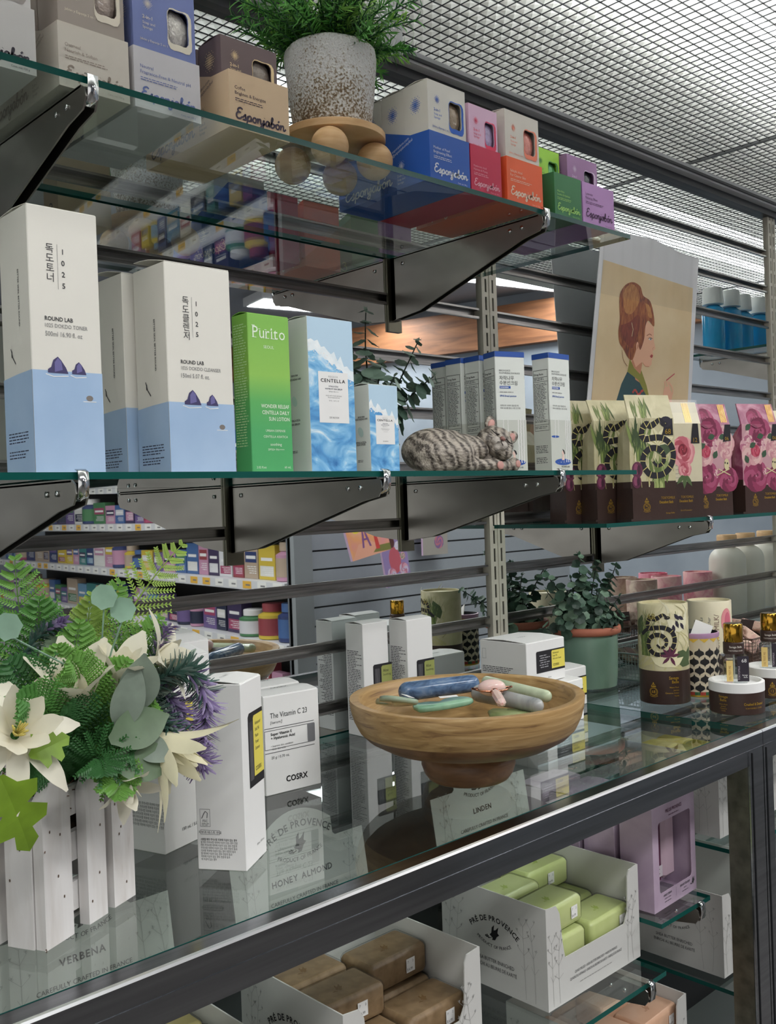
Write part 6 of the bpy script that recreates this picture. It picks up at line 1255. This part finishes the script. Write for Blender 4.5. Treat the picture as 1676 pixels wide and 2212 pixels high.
def soap(label, name, m, loc, rz, w, d, h, group, film=None, tilt=(0, 0), sticker=None, lat=True):
    t = thing(name, label, 'soap bar', loc, rz, group); t.rotation_euler = (tilt[0], tilt[1], rz)
    q = MB(); rs = []
    def rr(x, y, r, z, n=5):
        out = []
        for cx, cy, a0 in ((x-r, -y+r, -90), (x-r, y-r, 0), (-x+r, y-r, 90), (-x+r, -y+r, 180)):
            for i in range(n): a = R(a0+90*i/(n-1)); out.append((cx+r*math.cos(a), cy+r*math.sin(a), z))
        return out
    for i, z in ((.0035, 0), (.0012, .0012), (0, .004), (0, h-.005), (.0015, h-.002), (.004, h)): rs.append(rr(w/2-i, d/2-i, .006-i*.5, z))
    q.rings(rs, m); q.build('bar', None, t, 35)
    q = MB(); A = Art(q, (-w/2, -d/2, h), (1, 0, 0), (0, 1, 0), .0001); bird(A, w*500, d*420, .62, mat('embossed '+m.name, tuple(c*.82 for c in m.diffuse_color[:3]) if 0 else lin(EMB[m.name]), .5), 0); q.build('embossed_mark', None, t)
    if film:
        q = MB(); rn = random.Random(hash(label) % 999)
        q.rings([[(p[0]*(1.012+.010*rn.random()), p[1]*(1.014+.012*rn.random()), p[2]*1.02+.0006+(.0006*rn.random())) for p in r] for r in rs]); q.build('clear_wrap', FILM, t)
    if sticker:
        q = MB(); F = Art(q, (-w/2, -d/2, 0), (1, 0, 0), (0, 0, 1), .0012); F.rect(sticker, 8, 13, 15, WHITE, 0); F.text('7', sticker+2, 18, 2.6, BLACK, k=1); F.text('2', sticker+9.4, 18, 2.6, BLACK, k=1); F.text('$ 6.99', sticker+1.2, 10, 3, BLACK, k=1, sx=.8); q.build('price_sticker', None, t)
    return t
SO = {'brown': ramp_mat('oat soap', [(.3, '#7b6345'), (.7, '#9a8060')], 90, 6, .5, .3), 'lime': ramp_mat('lime soap', [(.3, '#bcc980'), (.7, '#ccd596')], 20, 3, .4), 'peach': ramp_mat('peach soap', [(.3, '#cda083'), (.7, '#dab497')], 20, 3, .4), 'gold': ramp_mat('golden soap', [(.3, '#b89a3a'), (.7, '#cdb45c')], 20, 3, .4), 'yellow': ramp_mat('yellow soap', [(.3, '#c7b02c'), (.7, '#dcc84a')], 20, 3, .4), 'verb': ramp_mat('verbena soap', [(.3, '#8f8350'), (.7, '#a89a68')], 20, 3, .4)}
EMB = {'oat soap': '#775a36', 'lime soap': '#a3b659', 'peach soap': '#b58a6d', 'golden soap': '#a08432', 'yellow soap': '#b09a26', 'verbena soap': '#7f7446'}
def soapbox(label, x0, yf, z0, w, d, h, scent, card=True, ch=.136, tilt=9, text=True):
    t = thing('soap_display_box', label, 'display box', (x0+w/2, yf+d/2, z0), 0, 'opened soap display boxes'); hw, hd = w/2, d/2; e = .0015; q = MB()
    q.box((-hw, -hd, 0), (hw, hd, e), BOXW)
    for s in (-hw, hw-e): q.box((s, -hd, e), (s+e, hd, h), BOXW)
    q.box((-hw+e, hd-e, e), (hw-e, hd, h), BOXI)
    o_ = [(-hw+e, e), (hw-e, e), (hw-e, h), (hw-.020, h-.002), (hw-.024, h-.010), (hw-.026, h*.55), (hw-.034, h*.44), (-hw+.034, h*.44), (-hw+.030, h*.60), (-hw+.026, h-.012), (-hw+.020, h-.002), (-hw+e, h)]
    n = len(o_); tr = tessellate_polygon([[Vector((a, b, 0)) for a, b in o_]])
    for y, fl in ((-hd, 1), (-hd+e, 0)):
        for a, b, c in tr:
            A, B, C_ = o_[a], o_[b], o_[c]; cr = (B[0]-A[0])*(C_[1]-A[1])-(B[1]-A[1])*(C_[0]-A[0])
            idx = (a, b, c) if (cr > 0) == bool(fl) else (a, c, b); q.poly([(o_[i][0], y, o_[i][1]) for i in idx], BOXW)
    for i in range(n): a, b = o_[i], o_[(i+1) % n]; q.poly([(a[0], -hd, a[1]), (a[0], -hd+e, a[1]), (b[0], -hd+e, b[1]), (b[0], -hd, b[1])], BOXW)
    q.build('box_body', None, t)
    q = MB(); F = front(q, w, d, h); L = left(q, w, d, h); rn = random.Random(len(label)); W_ = w*1000; D_ = d*1000; H_ = h*1000
    for u in (10, 22, W_-16, W_-28): sprig(F, u, 3, H_*.62, rn, GRI)
    F.text('QUAD-MILLED • SHEA BUTTER ENRICHED • MADE IN FRANCE', W_/2, 28, 3.2, INK, 'c', k=1, sx=.72); F.text('QUADRUPLE AFFINAGE • ENRICHI AU BEURRE DE KARITÉ • FABRIQUÉ EN FRANCE', W_/2, 22, 3.2, INK, 'c', k=1, sx=.66); F.micro(W_*.32, 15, W_*.36, 1, 2.2, GRI)
    for u in (14, D_-18, D_-32, 26): sprig(L, u, 4, H_*.72, rn, GRI)
    arctext(L, 'PRÉ DE PROVENCE', D_*.52, 30, 52, 6.6, BLACK, 90, bold=.05); bird(L, D_*.52, 64, .95, BLACK); arctext(L, 'PRODUCT OF FRANCE', D_*.52, 100, 50, 4, INK, 270, up=False)
    L.text('SHEA BUTTER ENRICHED', D_*.52, 32, 4.6, INK, 'c', k=1, sx=.85); L.text('ENRICHI AU BEURRE DE KARITÉ', D_*.52, 24, 4.6, INK, 'c', k=1, sx=.75); q.build('printing', None, t)
    if card:
        cw = w*.985; sa, ca = math.sin(R(tilt)), math.cos(R(tilt)); q = MB(); V = Vector((0, sa, ca)); o3 = Vector((-cw/2, hd+.0005, h-.004)); W3 = cw*1000; H3 = ch*1000; sh = H3*.70
        arc_ = [(W3*.76-(W3*.52)*i/12, H3-(H3*.14)*(2*i/12-1)**2) for i in range(13)]
        ol = [(0, 0), (W3, 0), (W3, sh), (W3*.78, sh), (W3*.76, sh+3)] + arc_ + [(W3*.24, sh+3), (W3*.22, sh), (0, sh)]
        A = Art(q, o3, (1, 0, 0), V, 0); A.poly(ol, BOXW, 0); N_ = Vector((1, 0, 0)).cross(V); q2 = [o3+Vector((a*.001, 0, 0))+V*(b*.001)-N_*.0008 for a, b in ol]
        for tri_ in tessellate_polygon([[Vector((a, b, 0)) for a, b in ol]]):
            a, b, c = tri_; cr = (ol[b][0]-ol[a][0])*(ol[c][1]-ol[a][1])-(ol[b][1]-ol[a][1])*(ol[c][0]-ol[a][0]); q.poly([q2[i] for i in ((a, c, b) if cr > 0 else (a, b, c))], BOXW)
        f3 = [o3+Vector((a*.001, 0, 0))+V*(b*.001) for a, b in ol]
        for i in range(len(ol)): j = (i+1) % len(ol); q.poly([f3[i], q2[i], q2[j], f3[j]], BOXW)
        q.build('header_card', None, t)
        q = MB(); A = Art(q, o3, (1, 0, 0), V, .0003); c = W3/2
        arctext(A, 'PRÉ DE PROVENCE', c, H3-94, 74, 8, INK, 90, bold=.04); bird(A, c, H3-42, 1.1, INK); arctext(A, 'PRODUCT OF FRANCE', c, H3+18, 74, 4.6, INK, 270, up=False)
        A.text(scent, c, H3-76, 7, INK, 'c', k=1, bold=.05, sp=.12); A.text('CAREFULLY CRAFTED IN FRANCE', c, H3-95, 4.6, INK, 'c', k=1); A.text('USING TIME-HONORED TRADITIONS', c, H3-103, 4.6, INK, 'c', k=1)
        for u in (14, 30, W3-14, W3-30): sprig(A, u, 6, sh*.85, rn, GRI)
        q.build('card_printing', None, t)
    return t
BW, BD, BH = .190, .165, .118
def fill(x0, yf, z0, kind, nm, items, film, grp, lab):
    for (cx, cy, lv, rz, st, l) in items:
        soap(l, nm, SO[kind], (x0+cx, yf+cy, z0+.002+lv*.0345), rz, .086, .050, .032, grp, film, (0, 0), st)
soapbox('opened soap display box of brown bars in the cabinet, below the viewer', .573, .694, LOW, BW, BD, BH, 'HONEY ALMOND')
fill(.573, .694, LOW, 'brown', 'soap_bar', [(.048, .034, 0, 0, None, 'brown soap bar, bottom layer front left'), (.141, .034, 0, .03, None, 'brown soap bar, bottom layer front right'), (.048, .087, 0, 0, None, 'brown soap bar, bottom layer middle left'), (.141, .088, 0, 0, None, 'brown soap bar, bottom layer middle right'), (.048, .137, 0, 0, None, 'brown soap bar, bottom layer back left'), (.141, .137, 0, 0, None, 'brown soap bar, bottom layer back right'),
    (.048, .034, 1, -.02, 20, 'brown soap bar, second layer front left, behind the cut front'), (.141, .040, 1, .02, 52, 'brown soap bar, second layer front right with price sticker'), (.048, .087, 1, 0, None, 'brown soap bar, second layer middle left'), (.141, .093, 1, 0, None, 'brown soap bar, second layer middle right'), (.048, .138, 1, 0, None, 'brown soap bar, second layer back left'), (.141, .1385, 1, 0, None, 'brown soap bar, second layer back right'),
    (.050, .068, 2, -.03, 48, 'brown soap bar in the top layer at the left with price sticker'), (.1425, .099, 2, .02, 52, 'brown soap bar in the top layer at the right with price sticker'), (.049, .124, 2, 0, None, 'brown soap bar in the top layer at the back left')], True, 'brown soap bars', '')
soapbox('opened soap display box of lime bars in the cabinet, right of the brown one', .882, .699, LOW, BW, BD, BH, 'LINDEN')
fill(.882, .699, LOW, 'lime', 'soap_bar', [(.048, .034, 0, 0, None, 'lime soap bar, bottom layer front left'), (.141, .034, 0, 0, 40, 'lime soap bar, bottom layer front right'), (.048, .087, 0, 0, None, 'lime soap bar, bottom layer middle left'), (.141, .087, 0, 0, None, 'lime soap bar, bottom layer middle right'), (.048, .138, 0, 0, None, 'lime soap bar, bottom layer back left'), (.141, .138, 0, 0, None, 'lime soap bar, bottom layer back right'),
    (.141, .034, 1, .03, 60, 'lime soap bar, second layer front right with price sticker'), (.048, .036, 1, 0, None, 'lime soap bar, second layer front left'), (.048, .090, 1, 0, None, 'lime soap bar, second layer middle left'), (.141, .090, 1, 0, None, 'lime soap bar, second layer middle right'), (.048, .1385, 1, 0, None, 'lime soap bar, second layer back left'), (.141, .1385, 1, 0, None, 'lime soap bar, second layer back right'),
    (.055, .044, 2, .04, 60, 'lime soap bar in the top layer at the front left with price sticker'), (.050, .105, 2, .02, None, 'lime soap bar in the top layer at the middle left'), (.142, .130, 2, .0, 40, 'lime soap bar in the top layer at the back right with price sticker')], True, 'lime soap bars', '')
soapbox('opened soap display box with a verbena header card at the lower left', .312, .694, LOW, BW, BD, BH, 'VERBENA')
fill(.312, .694, LOW, 'verb', 'soap_bar', [(.048+.093*i, .034+.0515*j, k, 0, None, 'khaki soap bar in the verbena box, %s layer, %s %s' % (('bottom', 'middle', 'top')[k], ('front', 'middle', 'back')[j], ('left', 'right')[i])) for k in range(3) for j in range(3) for i in range(2)], True, 'khaki soap bars', '')
soapbox('opened soap display box of peach bars on the lowest shelf', 1.0, .70, -.794, .180, BD, BH, 'ROSE', card=False)
fill(1.0, .70, -.794, 'peach', 'soap_bar', [(.045, .034, 0, 0, None, 'peach soap bar, bottom layer front left'), (.134, .034, 0, 0, None, 'peach soap bar, bottom layer front right'), (.045, .087, 0, 0, None, 'peach soap bar, bottom layer middle left'), (.134, .087, 0, 0, None, 'peach soap bar, bottom layer middle right'), (.045, .138, 0, 0, None, 'peach soap bar, bottom layer back left'), (.134, .138, 0, 0, None, 'peach soap bar, bottom layer back right'),
    (.045, .036, 1, .0, None, 'peach soap bar, second layer front left'), (.134, .036, 1, 0, None, 'peach soap bar, second layer front right'), (.045, .090, 1, 0, None, 'peach soap bar, second layer middle left'), (.134, .090, 1, 0, None, 'peach soap bar, second layer middle right'), (.045, .1385, 1, 0, None, 'peach soap bar, second layer back left'), (.134, .1385, 1, 0, None, 'peach soap bar, second layer back right'),
    (.047, .040, 2, .05, 50, 'peach soap bar in the top layer at the front left'), (.134, .095, 2, -.05, 55, 'peach soap bar in the top layer at the middle right with price sticker'), (.135, .036, 2, .03, 60, 'peach soap bar in the top layer at the front right')], False, 'peach soap bars', '')
# lavender gift boxes on the raised shelf
LVC = ramp_mat('lavender card', [(.35, '#ad98ad'), (.65, '#bda8bb')], 18, 5, .5, 1); MAR = ink('#54213f')
def d_lav(F, L, T, Rr):
    F.text('PRÉ DE PROVENCE', 56, 122, 4.6, MAR, 'c', k=1, bold=.04, sx=.8); F.micro(42, 118, 28, 1, 2.4, MAR)
    F.text('HAND CREAM', 34, 15, 3, INK, 'c', k=1, sx=.8, bold=.04); F.text('crème mains', 34, 11, 2.4, INK, 'c', k=1); F.text('SHEA BUTTER SOAP', 80, 15, 3, INK, 'c', k=1, sx=.72, bold=.04); F.text('savon', 80, 11, 2.4, INK, 'c', k=1); F.rect(56, 7, .3, 12, INK, 1); bird(F, 102, 12, .5, INK); F.micro(26, 8, 18, 1, 2, INK); F.micro(72, 8, 18, 1, 2, INK)
def in_lav(t_):
    q = MB(); q.cbox((-.036, -.006, .022), (-.002, .012, .112), .004, MAR); A = Art(q, (-.036, -.006, .022), (1, 0, 0), (0, 0, 1)); A.rect(0, 8, 34, 15, ink('#c9bfc6'), 1); A.text('LAVENDER', 20, 30, 5, GOLD, 'l', R(90), k=1); A.micro(4, 19, 24, 3, 3, MAR); q.build('cream_tube', None, t_)
    q = MB(); q.cbox((.004, -.006, .022), (.034, .014, .112), .005, mat('mauve soap', '#bfa5b3', .45)); q.build('mauve_soap', None, t_)
hole_ = []
for cx, cy, a0 in ((96, 26, -90), (96, 108, 0), (20, 108, 90), (20, 26, 180)):
    for i in range(5): a = R(a0+22.5*i); hole_.append((cx+5*math.cos(a), cy+5*math.sin(a)))
carton('gift_box', 'lavender gift box with a window showing cream tube and soap', 'gift box', .112, .048, .134, (1.094, .690, -.539), R(2), LVC, d_lav, 'lavender gift boxes', hole=hole_, inside=in_lav, corner=True)
carton('gift_box', 'plain lavender gift box second in the file behind the windowed one', 'gift box', .095, .048, .130, (1.090, .745, -.539), R(2), LVC, None, 'lavender gift boxes', corner=True)
carton('gift_box', 'plain lavender gift box third in the file behind the windowed one', 'gift box', .095, .048, .130, (1.088, .80, -.539), R(2), LVC, None, 'lavender gift boxes', corner=True)
carton('gift_box', 'plain lavender gift box rearmost in the file near the mirror', 'gift box', .095, .048, .130, (1.088, .86, -.539), R(2), LVC, None, 'lavender gift boxes', corner=True)
# right cabinet: yellow soaps, white boxes
soapbox('opened soap display box of yellow bars in the right hand cabinet', 1.285, .700, -.494, .19, BD, BH, 'LEMON', card=False)
fill(1.285, .700, -.494, 'yellow', 'soap_bar', [(.048+.093*i, .034+.0515*j, k, 0, None, 'yellow soap bar in the right cabinet, %s layer, %s %s' % (('bottom', 'middle', 'top')[k], ('front', 'middle', 'back')[j], ('left', 'right')[i])) for k in range(3) for j in range(3) for i in range(2)], False, 'yellow soap bars', '')
glass_shelf('glass_shelf', 'low glass shelf in the right cabinet carrying pale bars', 1.27, 3.0, .668, W-.03, -.70)
soapbox('opened soap display box of cream bars low in the right hand cabinet', 1.285, .700, -.694, .19, BD, BH, 'MILK', card=False)
# cabinet innards
q = MB(); q.box((-.9, W-.038, FLOOR), (1.19, W-.0365, -.35)); o = q.build('cabinet_back', mat('dark cabinet back', '#3c3f40', .35, nz=.1), None); o['kind'] = 'structure'; o.name = 'trim_3'
q = MB(); q.box((-.9, .64, -1.02), (3.0, W-.04, -1.0)); o = q.build('trim_4', mat('cabinet base', '#4b4c4c', .6)); o['kind'] = 'structure'

# ================= medicine aisle behind the viewer (seen in the mirror) =================
A0, B0 = Vector((2.60, -1.345, 0)), Vector((3.12, -5.9, 0)); gd = (B0-A0).normalized(); gn = Vector((gd.y, -gd.x, 0))
if gn.x > 0: gn = -gn
gang = math.atan2(gd.y, gd.x)
gon = thing('store_shelving', 'long dark backed store shelving of medicine boxes seen in the mirror', 'store shelving', A0, gang)
GL = (B0-A0).length; SHW = mat('white enamel shelf', '#d9dadc', .4); DKB = mat('dark pegboard', '#3b3a3a', .8, nz=.1)
s_ = 1 if Matrix.Rotation(gang, 3, 'Z') @ Vector((0, 1, 0)) @ gn > 0 else -1     # local y toward the aisle
def gb(q, x0, x1, y0, y1, z0, z1, m): 
    a, b = sorted((y0*s_, y1*s_)); q.box((x0, a, z0), (x1, b, z1), m)
q = MB(); gb(q, 0, GL, -.42, -.40, FLOOR, .42, DKB); q.build('back_panel', None, gon)
SZ = [.20, -.062, -.331, -.603, -.88, -1.16]
for z in SZ:
    sh_ = thing('aisle_shelf', 'white aisle shelf with price strip, %s, seen in the mirror' % ('topmost, above eye level', 'the one at eye level', 'first below eye level', 'second below eye level', 'third below eye level', 'lowest near the floor')[SZ.index(z)], 'store shelf', A0, gang, 'aisle shelves of the medicine shelving')
    q = MB(); gb(q, 0, GL, -.398, 0, z-.03, z-.0005, SHW); gb(q, 0, GL, 0, .012, z-.045, z-.0005, SHW); q.build('shelf_board', None, sh_)
    q = MB(); n = int(GL/.14); rn = random.Random(int(z*100))
    for i in range(n): gb(q, i*.14+.02, i*.14+.10, .012, .0135, z-.038, z-.004, ink('#f0efe9') if rn.random() < .8 else ink('#e8b64a')); gb(q, i*.14+.03, i*.14+.07, .0135, .0140, z-.025, z-.018, INK2)
    q.build('price_strip', None, sh_)
pal = ['#35426e', '#d6d6d8', '#a34a68', '#cfb545', '#403655', '#43807f', '#48689a', '#dcdbd5', '#95444a', '#4c7f55', '#c08fa8', '#6c5a8a', '#6d97b5', '#2a2f45', '#b3a08c']
nmc = ['navy', 'white', 'pink', 'yellow', 'dark purple', 'teal', 'blue', 'cream', 'red', 'green', 'rose', 'violet', 'light blue', 'black', 'tan']
rn = random.Random(21); protos = {}
Mg = Matrix.Translation(A0) @ Matrix.Rotation(gang, 4, 'Z')
def product(w, d, h, c1, c2, sty):
    q = MB(); m1, m2 = mat('pack '+pal[c1], pal[c1], .4), mat('pack '+pal[c2], pal[c2], .4)
    if sty < 3:
        q.cbox((-w/2, -d/2, 0), (w/2, d/2, h), .001, m1)
        for F in (front(q, w, d, h), back(q, w, d, h)): W_, H_ = w*1000, h*1000; F.rect(W_*.08, H_*(.45 if sty else .1), W_*.84, H_*.3, m2, 0); F.rect(W_*.15, H_*.55, W_*.7, H_*.09, WHITE, 1); F.micro(W_*.12, H_*.35, W_*.7, 4, H_*.06, WHITE, seed=c1)
    else:
        q.lathe([(w*.42, 0), (w*.47, .004), (w*.47, h*.68), (w*.30, h*.76), (w*.30, h*.78)], 20, m1); q.lathe([(w*.34, h*.78), (w*.34, h*.98), (w*.32, h)], 20, WHITE if c2 % 2 else m2); q.lathe([(w*.475, h*.12), (w*.475, h*.6)], 20, m2, cap=False)
    return q
cnt = 0
for si, z in enumerate(SZ[:5]):
    x = .03; row = ('upper', 'eye-level', 'middle', 'low', 'lowest')[si]; k = 0
    lim = (1.2, GL-.2, GL-.2, GL-.2, 1.6)[si]
    while x < lim:
        w = rn.uniform(.085, .16)*(1.3 if x > 2 else 1); h = rn.uniform(.10, .185); d = rn.uniform(.04, .07); c1, c2 = rn.sample(range(len(pal)), 2); sty = rn.choice((0, 1, 2, 0, 3)); 
        if x > .2 and x < .5 and si == 3: c1, c2 = 9, 1
        q = product(w, d, h, c1, c2, sty); k += 1
        p = Mg @ Vector((x+w/2, -.05*s_ - d/2*s_, z)); o = q.build('medicine_bottle' if sty == 3 else 'medicine_carton', None, None, 40); o.location = p; o.rotation_euler.z = gang + (math.pi if s_ > 0 else 0)
        tag(o, '%s %s with %s band, %s from the near end, %s aisle shelf' % (nmc[c1], 'bottle' if sty == 3 else 'carton', nmc[c2], '%d%s' % (k, 'th' if 10 < k < 20 else {1: 'st', 2: 'nd', 3: 'rd'}.get(k % 10, 'th')), row), 'medicine pack', 'medicine packs on the aisle shelves'); x += w+rn.uniform(.004, .02); cnt += 1
# end cap: grey slatwall with cards
t = thing('slatwall_panel', 'grey slatwall end panel with hanging picture cards, seen in the mirror', 'slatwall', (2.56, -1.24, FLOOR))
SLG = mat('grey slatwall', '#9aa0a6', .5, nz=.04); q = MB(); z = 0
while z < 1.42-.03: q.box((.10, -.02, z), (1.95, 0, z+.074), SLG); q.box((.10, -.02, z+.074), (1.95, -.012, z+.082), DARK); z += .082
q.build('slats', None, t); q = MB(); q.box((0, -.04, 0), (.10, .005, 1.46)); q.build('end_post', mat('grey post', '#8d9294', .5), t); q = MB(); q.box((.0, -.05, 0), (1.95, -.021, 1.40)); q.build('core', mat('slatwall core', '#6b6f73', .6), t)
PKS = ramp_mat('sunset print', [(.3, '#d98a9a'), (.5, '#e7a06a'), (.7, '#e9b9a6')], 6, 3, .35)
t = thing('picture_card', 'pink and orange sunset picture card with a lattice tower, seen in the mirror', 'picture card', (2.79, -.99, -.215), R(180-6)); t.rotation_euler = (R(-10), R(8), R(172))
q = MB(); w_, h_ = .26, .23; q.box((-w_/2, 0, 0), (w_/2, .012, h_), mat('card edge', '#c7a9c4', .5)); q.build('card', None, t)
q = MB(); A = Art(q, (-w_/2, 0, 0), (1, 0, 0), (0, 0, 1)); A.rect(0, 0, 260, 230, PKS, 0); A.poly([(0, 130), (260, 150), (260, 230), (0, 230)], ink('#c99ac6'), 1); A.poly([(0, 0), (260, 0), (200, 60), (120, 62)], ink('#e6a58a'), 1); A.poly([(0, 0), (0, 30), (80, 34), (120, 10)], ink('#7a7a3c'), 2)
A.poly([(120, 40), (132, 40), (146, 90), (150, 190), (154, 90), (168, 40), (180, 40), (162, 110), (154, 215), (146, 215), (138, 110)], ink('#7d4f86'), 2); A.rect(128, 70, 44, 8, ink('#7d4f86'), 2); A.rect(136, 110, 28, 6, ink('#7d4f86'), 2)
A.ell(196, 130, 30, 24, ink('#e4cf3e'), k=2); A.poly([(70, 20), (96, 20), (92, 90), (80, 96), (72, 80)], ink('#c9403c'), 3); A.ell(84, 104, 8, 9, ink('#4a2a22'), k=3); A.ell(225, 190, 26, 9, WHITE, k=2); A.ell(205, 196, 16, 8, WHITE, k=2); A.poly([(20, 100), (40, 130), (28, 150), (12, 140)], ink('#3f7a4a'), 2); q.build('picture', None, t)
q = MB(); q.tube([(0, .012, .16), (0, .2, .16)], .003, 6); q.build('hook', CHROME, t)
t = thing('picture_card', 'violet floral picture card hanging lower right of the sunset card in the mirror', 'picture card', (3.03, -1.08, -.36), R(176)); t.rotation_euler = (R(-4), R(7), R(174))
q = MB(); w_, h_ = .17, .26; q.box((-w_/2, 0, 0), (w_/2, .010, h_), mat('card edge', '#c7a9c4', .5)); q.build('card', None, t)
q = MB(); A = Art(q, (-w_/2, 0, 0), (1, 0, 0), (0, 0, 1)); rn = random.Random(4); A.rect(0, 0, 170, 260, ink('#9b86b8'), 0); A.ell(90, 110, 40, 60, ink('#c95f6c'), k=1); A.ell(96, 190, 20, 24, ink('#5a3030'), k=1); bloom(A, 40, 60, 34, [ink('#e3a6b8'), ink('#d7c9e0'), ink('#c47a92')], rn, 2); bloom(A, 125, 50, 34, [ink('#e3a6b8'), ink('#d7c9e0'), ink('#c47a92')], rn, 2); bloom(A, 60, 170, 22, [ink('#e8e0ea'), ink('#d7c9e0')], rn, 2); bloom(A, 35, 120, 20, [ink('#e3a6b8'), ink('#8aa06c')], rn, 2); q.build('picture', None, t)
q = MB(); q.tube([(0, .010, .2), (0, .12, .2)], .003, 6); q.build('hook', CHROME, t)
t = thing('picture_card', 'small glossy card rack to the right on the grey slatwall, seen in the mirror', 'picture card', (3.36, -1.17, -.25), R(180))
q = MB(); w_, h_ = .17, .22; q.box((-w_/2, 0, 0), (w_/2, .010, h_), mat('card edge', '#c7a9c4', .5)); q.build('card', None, t)
q = MB(); A = Art(q, (-w_/2, 0, 0), (1, 0, 0), (0, 0, 1)); A.rect(0, 0, 170, 220, ink('#a9a39a'), 0); bloom(A, 100, 150, 40, [ink('#6e8a5a'), ink('#b0604c'), ink('#c9c0a4')], rn, 1); bloom(A, 60, 60, 36, [ink('#8a6a9a'), ink('#c97a8a')], rn, 1); q.build('picture', None, t)
q = MB(); q.tube([(0, .010, .18), (0, .05, .18)], .003, 6); q.build('hook', CHROME, t)
